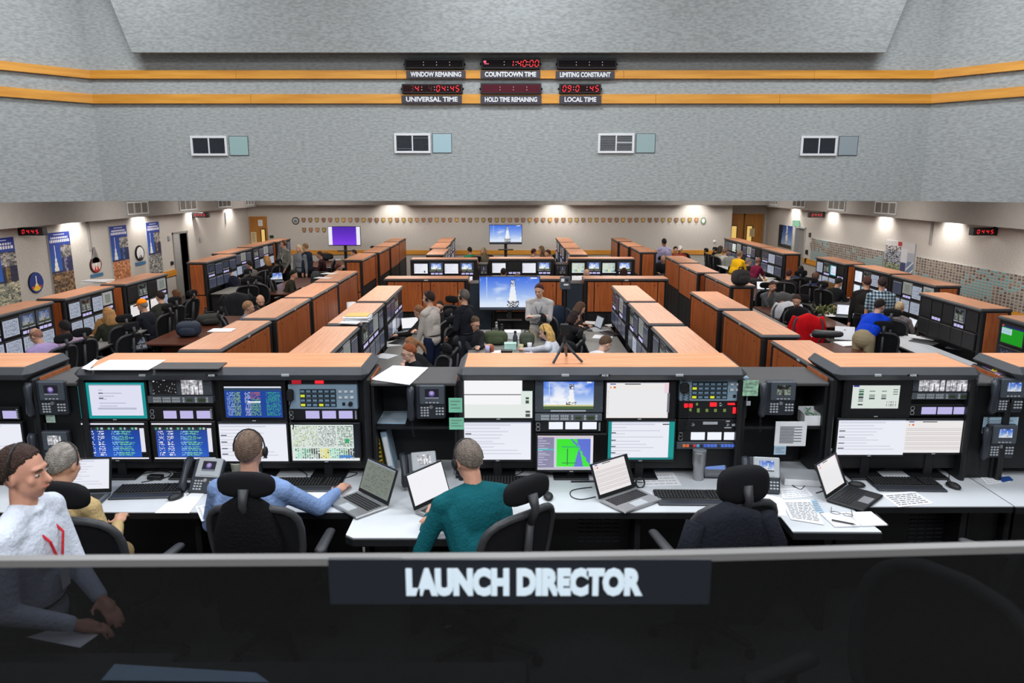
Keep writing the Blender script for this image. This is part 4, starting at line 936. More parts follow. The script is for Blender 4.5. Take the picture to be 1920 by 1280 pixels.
# desk: continuous worktop with two peninsulas
def polydesk(lab,poly,legs):
    t=thing('desk',lab,'desk',(0,0,0),0,'front row desks'); n=len(poly)
    c=Vector((sum(p[0] for p in poly)/n,sum(p[1] for p in poly)/n)); t.location=(c.x,c.y,PZ); P=[(x-c.x,y-c.y) for x,y in poly]
    obj('surface',MB().prism(P,.732,.74),M_DESK,t)
    obj('edge_band',MB().prism([(x*1.0+(.012 if y<-.1 else 0)*0,y-.014 if y<-.1 else y) for x,y in P],.695,.734),M_BLK,t)
    for lx,ly in legs: obj('support_panel',MB().cbox(lx-c.x-.02,lx-c.x+.02,ly-c.y,ly-c.y+.5,.0,.695,.004),M_BLK,t)
    return t
P_=lambda a,b:tuple(at(a,b,DZ)[:2])
cornr=[P_(1632,948),P_(1652,996),P_(1482,998),P_(1462,972),P_(1420,962)]
polydesk('white front desk with one peninsula on the left and one on the right',
 [(-3.7,4.25),(-1.0,4.25),(-.95,4.2),(-.95,3.95),(-.9,3.91),(.06,3.91),(.12,3.97),(.2,4.25),(1.5,4.25),(1.62,4.19),(1.62,3.99),(2.13,3.985),(2.1,4.3),(2.14,4.33),(3.12,4.335),(3.12,5.1),(-3.7,5.1)],[(-2.0,4.4),(-.6,4.1),(.8,4.4),(1.9,4.15),(2.9,4.45)])
polydesk('white desk section right of the seam at the right picture edge',[(3.13,4.335),(5.2,4.335),(5.2,5.1),(3.13,5.1)],[(4.0,4.45)])
# open shelf cabinets between the front consoles
def shelfcab(x0,x1,lab,shelf=True):
    t=thing('shelf_cabinet',lab,'cabinet',((x0+x1)/2,0,PZ),0,'dark shelf cabinets between front consoles'); a=(x1-x0)/2-.004
    obj('top',MB().cbox(-a,a,4.76,5.2,1.395,1.42,.006),M_DGR,t); obj('side_panel',MB().box(-a,-a+.02,4.78,5.18,.745,1.395),M_BLK,t); obj('side_panel',MB().box(a-.02,a,4.78,5.18,.745,1.395),M_BLK,t)
    obj('back_panel',MB().box(-a+.02,a-.02,5.12,5.14,.745,1.395),M_BLK,t); obj('lower_cabinet',MB().box(-a,a,4.66,5.18,.0,.69),M_BLK2,t)
    if shelf: obj('shelf',MB().box(-a+.02,a-.02,4.80,5.12,1.085,1.105),M_BLK,t)
    else: obj('front_panel',MB().box(-a+.02,a-.02,4.79,4.81,.745,1.395),M_BLK2,t)
    return t
shelfcab(-3.14,-2.86,'dark cabinet with two phones between the two left consoles',False)
shelfcab(-.94,-.36,'open dark shelf cabinet with a plan on its top and binders inside')
shelfcab(1.535,2.10,'open dark shelf cabinet with a phone and a box of cables')
shelfcab(3.06,3.27,'narrow dark cabinet with two phones at the right picture edge',False)
# ------------------------------------------------------------------ phones, keyboards, laptops and desk things
def phone(lab,loc,rz=0,tilt=0,body=M_PLG,key='moon',grp='desk phones',s=1.0,cord=True):
    t=thing('desk_phone',lab,'phone',loc,rz,grp); X=Matrix.Scale(s,4)@Matrix.Rotation(-R(tilt),4,'X')   # tilt 0 = vertical face towards -y
    b=MB().cbox(-.075,.125,-.012,.03,.0,.235,.01).xf(X); obj('body',b,M_PLD,t)
    obj('face_plate',MB().cbox(-.045,.12,-.026,-.01,.105,.235,.006).xf(X),body,t)
    sc=pic(key,.09*s,.066*s,t,tuple(X@Vector((.038,-.029,.178))),(-R(tilt),0,0))
    k=MB()
    for i in range(3):
        for j in range(4): k.cbox(-.04+i*.02,-.026+i*.02,-.018,-.011,.02+j*.018,.031+j*.018,.002)
    for i in range(3):
        for j in range(3): k.cbox(.06+i*.02,.074+i*.02,-.018,-.011,.03+j*.02,.041+j*.02,.002)
    for i in range(4): k.cbox(-.005+i*.024,.01+i*.024,-.031,-.026,.115,.122,.001)
    obj('keys',k.xf(X),M_PLL,t); obj('navigation_ring',MB().lathe([(.014,0),(.012,.008)],n=14).xf(X@Matrix.Translation((.03,-.012,.085))@Matrix.Rotation(PI/2,4,'X')),M_SIL,t)
    h=MB().tube([(-.10,-.03,.01),(-.10,-.045,.03),(-.10,-.05,.115),(-.10,-.045,.2),(-.10,-.03,.225)],[.022,.027,.02,.027,.022],10).xf(X); obj('handset',h,M_PLD,t,smooth=True)
    if cord: obj('coiled_cord',MB().tube([X@Vector(p) for p in coil((-.1,-.02,.01),(-.09,-.01,-.12 if tilt<20 else .02),.007,9,.0,7)],.002,5),M_RUB,t)
    return t
def wphone(px_,py_,lab,key,y=4.76,**k):
    p=aty(px_,py_,y); return phone(lab,(p.x,p.y,p.z-.12),0,0,key=key,**k)
wphone(91,745,'grey phone with a purple planet on its screen, upper one between the left consoles','moon')
wphone(98,838,'grey phone with a lilac screen, lower one between the left consoles','photo')
wphone(800,752,'dark phone mounted left of the green notes','moon')
wphone(1455,745,'dark phone mounted on the shelf cabinet left of the box of cables','cam')
wphone(1884,740,'upper phone with a blue screen at the right picture edge','blu')
wphone(1868,826,'lower phone with a blue screen at the right picture edge','blu')
p=at(372,925,DZ); phone('desk phone with a pale face standing left of the blue shirted man',(p.x,p.y,DZ),R(-6),40,M_PLL,'moon')
p=at(785,925,DZ); phone('pale phone standing behind the open white-screened laptop',(p.x,p.y+.1,DZ),R(14),35,M_PLL,'photo')
p=at(1425,925,DZ); phone('light phone with a blue screen standing behind the empty headrest chair',(p.x,p.y,DZ),R(-8),22,M_PLL,'blu')
def frame(t,px_,py_,z,qx,qy): # heading from one photo point to another, on height z
    a=at(px_,py_,z);b=at(qx,qy,z); return a,math.atan2(b.x-a.x,-(b.y-a.y))
def keyboard(lab,px_,py_,rz=0,name='keyboard'):
    p=at(px_,py_,DZ); t=thing(name,lab,'keyboard',(p.x,p.y,DZ),R(rz),'front row keyboards')
    obj('base',MB().cbox(-.225,.225,-.065,.085,0,.018,.005),M_BLK,t); obj('palm_rest',MB().cbox(-.223,.223,-.135,-.067,0,.014,.006),M_PLD,t)
    m=MB()
    for j in range(6):
        for i in range(21):
            if i==15 or i==16 and False: continue
            m.cbox(-.215+i*.0205,-.199+i*.0205,-.058+j*.022,-.042+j*.022,.018,.026,.0025)
    obj('keys',m,M_KEY,t); return t
keyboard('black keyboard in front of the man in the tan jacket',285,920,4); keyboard('black keyboard under the blue shirted man\'s screens',578,908,0); keyboard('black keyboard between the silver laptop and the empty chair',1294,932,-1)
keyboard('black keyboard on the right desk above a single white sheet',1694,907,-2); keyboard('black keyboard mostly hidden behind the teal shirted man',965,905,0)
def mouse(lab,px_,py_,rz,cord):
    p=at(px_,py_,DZ); t=thing('mouse',lab,'mouse',(p.x,p.y,DZ),R(rz),'front row mice'); obj('shell',MB().ell((0,0,.012),(.032,.055,.026),fn=lambda d:1 if d.z>-.2 else .8,n=16,m=10),M_BLK,t,smooth=True)
    obj('wheel',MB().tube([(-.004,.03,.036),(.004,.03,.036)],.007),M_PLG,t)
    if cord:
        Mi=Matrix.Rotation(-R(rz),4,'Z'); P=[Vector((0,.05,.01))]+[Mi@(at(a,b,DZ)-Vector((p.x,p.y,DZ)))+Vector((0,0,.004)) for a,b in cord]; obj('cable',MB().tube(P,.0025,5),M_RUB,t)
mouse('black mouse on the white sheet left of the blue shirted man',330,935,-30,[(340,920),(352,905),(362,922),(350,930)]); mouse('black mouse right of the teal shirted man\'s chair',1028,934,0,[(1028,918),(1022,905),(1010,895)])
mouse('silver-black mouse beside the black laptop',1606,912,70,[(1590,905),(1580,895),(1590,885)]); mouse('black mouse at the right end of the desk',1787,914,20,[(1779,898),(1780,885),(1760,874),(1725,868),(1690,874),(1640,880)])
def laptop(lab,hx,hy,fx,fy,key,lidang,mbase=M_SIL,wd=.33,grp='laptops on the front desk',z=DZ,mini=False):   # photo points of the two hinge ends
    h0=at(hx,hy,z);h1=at(fx,fy,z); a=(h0+h1)/2; rz=math.atan2(h1.y-h0.y,h1.x-h0.x)
    t=thing('laptop',lab,'laptop',(a.x,a.y,z),rz,grp); w=wd/2
    b=obj('base',MB().cbox(-w,w,-.23,0,.004,.02,.005),mbase,t)
    if not mini:
        m=MB()
        for j in range(5):
            for i in range(14): m.box(-w+.025+i*(wd-.05)/14,-w+.025+(i+.82)*(wd-.05)/14,-.13+j*.021,-.115+j*.021,.02,.0225)
        obj('keys',m,M_KEY,t); obj('trackpad',MB().box(-.055,.055,-.215,-.15,.02,.0215),M_SIL if mbase!=M_SIL else M_PLL,t)
    L_=obj('lid',MB().cbox(-w,w,-.004,.006,0,.225,.004),mbase if mini else M_BLK,t,(0,.0,.02),(-R(lidang),0,0)); pic(key,wd*.92,.19,L_,(0,-.006,.12))
    return t
laptop('silver laptop with a greyish screen by the blue shirted man\'s hand',672,925,728,954,'grey',22)
laptop('silver laptop with a bright white screen under the teal shirted man\'s hands',776,964,846,930,'wht',20)
laptop('silver laptop with a white page and red tab on the middle desk',1122,942,1193,918,'doc2',24)
laptop('black laptop open beside the spread papers on the right',1546,943,1590,912,'doc3',24,M_BLK)
laptop('grey laptop half hidden behind the man in the tan jacket',120,930,200,928,'doc',14,M_PLG)
def paper(lab,pts,z,m_=M_PAP,name='paper_sheet',lines=0,grp=None,th=.002,cat='paper',pat=None):
    Q=[at(a,b,z) for a,b in pts]; c=sum(Q,Vector())/len(Q); t=thing(name,lab,cat,(c.x,c.y,z),0,grp); P=[(q.x-c.x,q.y-c.y) for q in Q]
    A=sum(P[i][0]*P[(i+1)%len(P)][1]-P[(i+1)%len(P)][0]*P[i][1] for i in range(len(P)))
    if A<0: P=P[::-1]
    obj('sheet',MB().prism(P,.001,th+.001),m_,t)
    if lines and len(P)==4:
        if A<0: P=P[::-1]
        v=[Vector((x,y,0)) for x,y in P]; m=MB(); r=random.Random(len(lab)); n=lines
        for k in range(n):
            f=.1+.8*k/n; l=v[0].lerp(v[3],f); rr=v[1].lerp(v[2],f); l2=v[0].lerp(v[3],f+.35/n); r2=v[1].lerp(v[2],f+.35/n)
            x=.08
            while x<.88:
                e=min(.92,x+.05+r.random()*.16)
                q=[l.lerp(rr,x),l.lerp(rr,e),l2.lerp(r2,e),l2.lerp(r2,x)]
                m.add([(p.x,p.y,th+.0016) for p in q],[(3,2,1,0) if A<0 else (0,1,2,3)]); x=e+.03
        o=obj('printed_lines',m,mat('print_grey',(110,112,118),.8) if lines>5 else mat('print_pale',(196,198,202),.8),t)
    return t
paper('white plan sheet with a faint drawing on top of the long left console',[(165,694),(278,694),(311,675),(206,675)],2.232,lines=5); paper('dark grey board lying on top of the long left console',[(282,693),(410,693),(426,681),(305,681)],2.232,M_DGR,'flat_board',cat='board',th=.006)
paper('loose white papers on the left corner of the long left console top',[(153,691),(166,694),(184,676),(178,674)],2.234,name='paper_sheet')
paper('folded white plan lying on the dark shelf cabinet between the consoles',[(695,712),(768,722),(803,690),(737,686)],2.122,lines=3,th=.004)
paper('white sheet under the mouse left of the blue shirted man',[(290,962),(355,962),(383,925),(335,925)],DZ); paper('printed card sticking over the desk edge by the headrest',[(366,950),(378,978),(412,966),(402,943)],DZ,lines=3)
paper('white sheet beside the blue shirted man\'s forearm',[(562,945),(640,930),(620,918),(560,922)],DZ)
paper('pale sheet near the tumbler on the middle desk',[(1206,912),(1278,910),(1262,885),(1200,887)],DZ,lines=4); paper('bluish folder behind the pale sheet on the middle desk',[(1198,884),(1262,882),(1250,868),(1192,870)],DZ,M_PAPB)
paper('single white sheet below the right keyboard',[(1684,951),(1750,944),(1715,921),(1650,926)],DZ,lines=6)
paper('large white sheet at the left of the right-hand peninsula',[(1415,962),(1475,968),(1470,935),(1425,925)],DZ)
paper('densely printed table sheet on the right-hand peninsula',[(1483,974),(1545,984),(1525,936),(1465,938)],DZ+.003,lines=12); paper('small printed leaflet above the table sheet',[(1468,936),(1525,930),(1510,914),(1462,916)],DZ,lines=4)
paper('grey striped leaflet beside the printed table sheet',[(1530,962),(1545,960),(1530,936),(1520,938)],DZ+.004,MATS['pale_blue_paper'],lines=6)
paper('pale printed leaflet at the right picture edge',[(1850,908),(1895,903),(1880,888),(1835,892)],DZ,lines=4); paper('dark blue leaflet at the right picture edge',[(1880,904),(1900,900),(1892,893),(1870,895)],DZ+.004,mat('leaflet_blue',(30,70,140),.6))
paper('bluish papers on the upper shelf of the open cabinet left of the teal man',[(700,794),(760,795),(768,770),(712,766)],PZ+1.107,M_PAPB,lines=3,th=.006)
paper('bluish papers on the desk behind the teal shirted man',[(800,898),(835,897),(830,874),(788,872)],DZ,M_PAPB,lines=3)
p=at(1600,975,DZ); t=thing('open_notebook','open white notebook at the corner of the right-hand peninsula','notebook',(p.x,p.y,DZ)); obj('left_pages',MB().cbox(-.16,-.003,-.09,.09,.001,.012,.003),M_PAP,t,(0,0,0),(0,0,R(4))); obj('right_pages',MB().cbox(.003,.16,-.09,.09,.001,.012,.003),M_PAP,t,(0,0,0),(0,0,R(4)))
m=MB(); [m.tube([(.163,-.08+k*.016,.002),(.168,-.08+k*.016,.012),(.16,-.08+k*.016,.014)],.0012,5) for k in range(10)]; obj('spiral_binding',m,M_SIL,t)
p=at(1578,966,DZ+.014); t=thing('eyeglasses','folded wire eyeglasses on the open notebook','eyeglasses',tuple(p),R(-25)); m=MB()
for s in (-1,1): m.tube([(s*.035+.026*math.cos(q*PI/6),.019*math.sin(q*PI/6),.01) for q in range(12)],.0018,5,True)
m.tube([(-.01,0,.012),(.01,0,.012)],.0018,5); obj('rims',m,M_BLK,t); obj('temple_arm',MB().tube([(-.06,0,.01),(-.06,.1,.003)],.0018,5),M_BLK,t); obj('temple_arm',MB().tube([(.06,0,.01),(.05,.11,.003)],.0018,5),M_BLK,t)
p=at(1580,980,DZ+.014); t=thing('pen','black pen lying on the open notebook','pen',tuple(p),R(-28)); obj('barrel',MB().tube([(-.06,0,.006),(.06,0,.006)],.005,8),M_BLK,t); obj('tip',MB().tube([(.06,0,.006),(.075,0,.006)],[.004,.001],8),M_SIL,t)
p=at(1090,904,DZ); t=thing('pen','black marker lying on the bright desk under the map monitor','pen',(p.x,p.y,DZ),R(2)); obj('barrel',MB().tube([(-.07,0,.007),(.06,0,.007)],.006,8),M_BLK,t); obj('cap',MB().tube([(.06,0,.007),(.09,0,.007)],.007,8),M_PLG,t)
# cups, bottle, tumbler, tablet
p=at(1309,898,DZ); t=thing('steel_tumbler','tall brushed steel tumbler on the middle desk','tumbler',(p.x,p.y,DZ)); obj('body',MB().lathe([(.034,0),(.036,.005),(.037,.09),(.044,.11),(.046,.195),(.045,.2)],n=28),M_SIL,t,smooth=True); obj('lid',MB().lathe([(.046,.2),(.046,.21),(.03,.215)],n=24),mat('clear_grey_lid',(120,126,130),.2),t)
p=at(1342,897,DZ); t=thing('touch_panel','thick black touch panel with a green keypad screen','tablet',(p.x,p.y,DZ),R(-4)); X=Matrix.Rotation(-R(38),4,'X'); obj('body',MB().cbox(-.085,.085,-.012,.03,0,.22,.01).xf(X),M_PLD,t); PIC['touch']=np.concatenate([P_grid((70,190,150),(120,230,190),6,5),canvas(24,5,(70,110,190))]); pic('touch',.13,.15,t,tuple(X@Vector((0,-.014,.135))),(-R(38),0,0)); obj('keys',MB().box(-.06,.06,-.014,-.012,.02,.035).xf(X),M_PLG,t); obj('rear_support',MB().prism([(-.07,.02),(.07,.02),(.07,.17),(-.07,.17)],.001,.04),M_PLD,t)
p=at(446,893,DZ); t=thing('paper_cup','paper cup of dark coffee beside the blue shirted man','cup',(p.x,p.y,DZ)); obj('cup',MB().lathe([(.03,0),(.043,.1),(.046,.102),(.044,.106)],n=24),mat('cup_cream',(190,190,170),.6),t,smooth=True); obj('coffee',MB().lathe([(.038,.1065),(.037,.1075)],n=20),mat('coffee_dark',(50,34,26),.2),t)
p=at(1395,890,DZ); t=thing('drinking_glass','small clear glass between the touch panel and the light phone','glass',(p.x,p.y,DZ))
G_=mat('clear_glass',(190,200,205),.08); G_.node_tree.nodes['Principled BSDF'].inputs['Transmission Weight'].default_value=.85
obj('glass',MB().lathe([(.028,0),(.036,.1),(.033,.1),(.026,.008)],n=22),G_,t,smooth=True); obj('water',MB().lathe([(.024,.009),(.028,.05)],n=18),G_,t)
p=at(1553,892,DZ); t=thing('water_bottle','clear plastic water bottle behind the black laptop','bottle',(p.x,p.y,DZ)); obj('body',MB().lathe([(.03,0),(.033,.02),(.031,.06),(.033,.12),(.03,.15),(.013,.185)],n=20),G_,t,smooth=True); obj('cap',MB().lathe([(.014,.185),(.014,.203)],n=14),M_WHT,t); obj('label_band',MB().lathe([(.0335,.07),(.0335,.11)],n=20),M_PLL,t)
# binders, box, notes
p=at(712,885,DZ)
t=thing('ring_binder','binder with yellow and black diagonal stripes leaning in the open cabinet','binder',(p.x,p.y+.02,DZ+.004),R(6)); X=Matrix.Rotation(R(-6),4,'Y')
m=MB().cbox(-.028,.028,-.03,.22,0,.3,.004); m2=MB()
for k in range(9): m2.add([(-.0285,-.032,.02+k*.03),(.0285,-.032,.035+k*.03),(.0285,-.032,.05+k*.03),(-.0285,-.032,.035+k*.03)],[(0,1,2,3)])
obj('cover',m.xf(X),mat('hazard_yellow',(226,190,40),.5),t); obj('stripes',m2.xf(X),M_BLK,t); obj('spine_label',MB().box(-.014,.014,-.0345,-.0325,.11,.18).xf(X),M_PAP,t)
p=at(735,885,DZ); t=thing('ring_binder','white and blue binder leaning beside the striped binder','binder',(p.x,p.y+.02,DZ+.004),R(4)); X=Matrix.Rotation(R(-10),4,'Y'); obj('cover',MB().cbox(-.022,.022,-.03,.22,0,.3,.004).xf(X),MATS['pale_blue_paper'],t); obj('spine_label',MB().box(-.015,.015,-.0335,-.031,.05,.26).xf(X),M_PAP,t)
def note(lab,a,b,c,d,m_,y=4.735,cat='note',lines=3):
    x0,x1,z0,z1=pr(a,b,c,d,y=y); t=thing('paper_note',lab,cat,((x0+x1)/2,y,(z0+z1)/2)); w=(x1-x0)/2;h=(z1-z0)/2; obj('sheet',MB().box(-w,w,0,.004,-h,h),m_,t)
    m=MB(); [m.box(-w*.7,w*.7-(k%2)*w*.5,-.002,-.0005,h*.6-k*h*1.4/lines-h*.06,h*.6-k*h*1.4/lines) for k in range(lines)]; obj('print_lines',m,MATS['print_grey'],t); return t
GN=mat('mint_paper',(130,204,170),.8,noise=.04)
note('upper mint green note taped left of the white monitors',841,746,867,773,GN); note('lower mint green note taped left of the white monitors',842,783,870,805,GN)
note('small framed green and red map card beside the right intercom panel',1394,713,1421,742,mat('map_card',(150,190,160),.7,noise=.35,nscale=(40,40,40)),4.73); note('printed list hanging from the shelf below the phone',1455,790,1510,836,M_PAP,4.77,lines=12); note('cyan slip hanging at the lower left of the printed list',1452,836,1473,852,M_PAPB,4.765)
note('pale green sticky note under the upper left phone',81,778,104,792,mat('pale_green_note',(190,214,196),.8),4.78); note('small white label plate on the post right of the switch panels',1400,752,1407,760,M_PLL,4.735,'label'); note('printed sheet hanging between the two right phones',1845,782,1906,812,M_PAPB,4.775,lines=6)
x0,x1,z0,z1=pr(1508,750,1545,788,y=4.8); t=thing('cable_box','open white carton of green cables on the right shelf','box',((x0+x1)/2,4.86,PZ+1.107)); w=.055; obj('carton',MB().box(-w,w,-.05,-.045,0,.07).box(-w,w,.07,.075,0,.1).box(-w,-w+.004,-.045,.07,0,.08).box(w-.004,w,-.045,.07,0,.08).box(-w,w,-.045,.07,0,.004),M_PAP,t)
m=MB(); rr=random.Random(4); [m.tube([(rr.uniform(-.04,.04),rr.uniform(-.03,.05),.02+k*.01+rr.uniform(0,.02)) for _ in range(4)],.004,5) for k in range(7)]; obj('cable_tangle',m,mat('cable_green',(120,160,130),.6),t)
p=at(1497,905,DZ); t=thing('document_stack','thick white document stack with cables over it on the right desk','papers',(p.x+.02,p.y+.02,DZ),R(-8)); obj('stack',MB().cbox(-.12,.12,-.08,.12,.001,.045,.003),M_PAP,t); obj('cover_sheet',MB().box(-.118,.118,-.078,.118,.0455,.047),M_PLL,t)
def cable(lab,pts,z=DZ,m_=M_RUB,r=.003):
    P=[at(a,b,z+dz)+Vector((0,0,.004)) for a,b,dz in [(q+(0,))[:3] for q in pts]]; c=P[0]
    S_=[]
    for i in range(len(P)-1):
        p0=P[max(i-1,0)];p1=P[i];p2=P[i+1];p3=P[min(i+2,len(P)-1)]
        for k in range(5):
            t=k/5; S_.append(.5*((2*p1)+(-p0+p2)*t+(2*p0-5*p1+4*p2-p3)*t*t+(-p0+3*p1-3*p2+p3)*t**3))
    S_.append(P[-1]); o=obj('loose_cable',MB().tube([q-c for q in S_],r,6),m_,None,tuple(c)); return tag(o,lab,'cable','loose cables on the front desks')
cable('black cable looping left of the middle silver laptop',[(1117,932),(1090,937),(1072,932),(1070,922),(1085,917),(1110,914)]); cable('black cable behind the man in teal',[(905,888),(915,878),(930,886),(960,892),(980,885),(975,876),(950,870)])
cable('tangled black cable left of the black laptop',[(1475,903),(1500,918),(1510,905),(1500,892),(1520,905),(1545,918),(1530,925)]); cable('long black cable under the right monitors',[(1600,875),(1630,884),(1655,880),(1680,872),(1730,868)])
cable('black cable behind the grey keyboard of the blue shirted man',[(560,880),(575,890),(580,898),(640,898),(670,888),(650,885)]); cable('black cable over the desk left of the desk phone',[(232,880),(255,890),(300,884),(320,888),(310,896),(265,905)])
p=at(292,898,DZ); t=thing('power_adapter','black power adapter behind the left keyboard','adapter',(p.x,p.y,DZ),R(-5)); obj('brick',MB().cbox(-.05,.05,-.025,.025,.0,.03,.005),M_BLK,t); obj('cable_stub',MB().tube([(.05,0,.015),(.08,.02,.01),(.1,.04,.004)],.003,6),M_RUB,t)
p=at(338,893,DZ); tag(obj('coiled_cable',MB().tube([(.04*math.cos(q*.5)*(1+.1*math.sin(q)),.03*math.sin(q*.5)*(1+.1*math.cos(q*1.7)),.004+.001*q) for q in range(40)],.0035,5),M_RUB,None,(p.x,p.y,DZ)),'black coiled cable left of the desk phone','cable')
p=at(1200,913,DZ); t=thing('headphones','small black headphones coiled right of the middle laptop','headphones',(p.x,p.y,DZ),R(10)); obj('ear_ring',MB().tube([(.03*math.cos(q*PI/8),.012*math.sin(q*PI/8),.03+.03*math.sin(q*PI/8)) for q in range(16)],.006,6,True),M_BLK,t); obj('cable',MB().tube([(-.03,0,.01),(-.06,.03,.006),(.0,.08,.005),(.05,.06,.005)],.003,5),M_RUB,t)
# mini tripod on the middle console
f=[at(1037,683,2.232),at(1092,681,2.232),at(1062,668,2.232)]; ap=aty(1058,640,f[0].y+.06); t=thing('mini_tripod','black mini tripod holding a small camera on the middle console top','tripod',(ap.x,ap.y,2.232)); o=Vector((ap.x,ap.y,2.232)); A=Vector((0,0,ap.z-2.232))
for q in f: v=q-o; obj('leg',MB().tube([A,A.lerp(v,.55),A.lerp(v,.56),Vector((v.x,v.y,.008))],[.008,.010,.008,.009],8),M_PLD,t)
obj('hub',MB().lathe([(.012,0),(.016,.01),(.012,.03),(.008,.05)],(0,0,A.z-.01),12),M_BLK,t); obj('camera_body',MB().cbox(-.028,.028,-.015,.015,A.z+.045,A.z+.12,.005),M_BLK,t); obj('lens',MB().lathe([(.01,0),(.009,.008)],n=12).xf(Matrix.Translation((0,.015,A.z+.1))@Matrix.Rotation(-PI/2,4,'X')),M_PLD,t)
p=at(1865,698,2.122); t=thing('folder_stack','lilac folders with papers on the right narrow cabinet','folder',(p.x+.02,p.y-.06,2.122),R(-8)); obj('folder',MB().cbox(-.09,.1,-.12,.12,0,.015,.003),mat('lilac_card',(150,120,160),.7),t); obj('papers',MB().cbox(-.085,.095,-.115,.115,.015,.025,.002),M_PAP,t); obj('top_folder',MB().cbox(-.088,.09,-.11,.12,.025,.03,.002),MATS['lilac_card'],t)
p=at(1862,693,2.155); t=thing('paper_flower','crumpled yellow paper piece on the lilac folders','paper',(p.x,p.y-.04,2.153)); m=MB(); [m.add([(0,0,0),(.03*math.cos(q),.03*math.sin(q),.012),(.035*math.cos(q+.5),.035*math.sin(q+.5),.002)],[(0,1,2)]) for q in (0,1,2,3,4,5)]; m.lathe([(.012,0),(.006,.012)],n=8); obj('petals',m,mat('yellow_paper',(226,206,60),.7),t)
# ------------------------------------------------------------------ glass partition with the lettered panel
gm=bpy.data.materials.new('tinted_glass'); gm.use_nodes=True; nt=gm.node_tree; nt.nodes.remove(nt.nodes['Principled BSDF']); out=nt.nodes['Material Output']
tr=nt.nodes.new('ShaderNodeBsdfTransparent'); tr.inputs[0].default_value=(.038,.04,.048,1); gl=nt.nodes.new('ShaderNodeBsdfGlossy'); gl.inputs['Roughness'].default_value=.03; gl.inputs[0].default_value=(1,1,1,1)
fr=nt.nodes.new('ShaderNodeFresnel'); fr.inputs[0].default_value=1.45; mx=nt.nodes.new('ShaderNodeMixShader'); nt.links.new(fr.outputs[0],mx.inputs[0]); nt.links.new(tr.outputs[0],mx.inputs[1]); nt.links.new(gl.outputs[0],mx.inputs[2]); nt.links.new(mx.outputs[0],out.inputs[0])
t=thing('glass_partition','dark tinted glass partition lettered LAUNCH DIRECTOR across the foreground','partition',(0,1.35,1.8))
GP=[(-2.6,2.672),(-1,2.681),(0,2.687),(.335,2.693),(1.0,2.712),(2.6,2.772)]
m=MB();m2=MB()
for (xa,za),(xb,zb) in zip(GP[:-1],GP[1:]):
    za-=1.8;zb-=1.8
    m.add([(xa,0,.02),(xb,0,.02),(xb,0,zb-.012),(xa,0,za-.012)],[(0,1,2,3)])
    m2.add([(xa,-.006,za-.018),(xb,-.006,zb-.018),(xb,.016,zb-.018),(xa,.016,za-.018),(xa,-.006,za-.003),(xb,-.006,zb-.003),(xb,.016,zb-.003),(xa,.016,za-.003)],[(0,3,2,1),(4,5,6,7),(0,1,5,4),(2,3,7,6)])
obj('glass_pane',m,gm,t); obj('top_rail',m2,mat('satin_grey_rail',(108,106,104),.45),t)
obj('base_rail',MB().box(-2.6,2.6,-.02,.03,0,.03),M_BLK,t)
x0,x1,z0,z1=(lambda a,b:(a.x,b.x,b.z,a.z))(aty(614,1046,1.345),aty(1330,1133,1.345)); obj('name_panel',MB().cbox(x0,x1,-.007,-.001,z0-1.8,z1-1.8,.002),mat('name_panel_dark',(24,28,36),.3),t)
a=aty(757,1068,1.34);b=aty(1201,1120,1.34); q=text('LAUNCH DIRECTOR',.06,emis('pale_blue_letter',(150,176,190),.0) if False else mat('pale_blue_letter',(226,240,250),.6),t,((a.x+b.x)/2,-.009,(a.z+b.z)/2-1.8),off=.0042,ext=.001,name='lettering')
vs=[v.co for v in q.data.vertices]; w_=max(v.x for v in vs)-min(v.x for v in vs); h_=max(v.y for v in vs)-min(v.y for v in vs); q.scale=((b.x-a.x)/w_,(a.z-b.z)/h_,1)
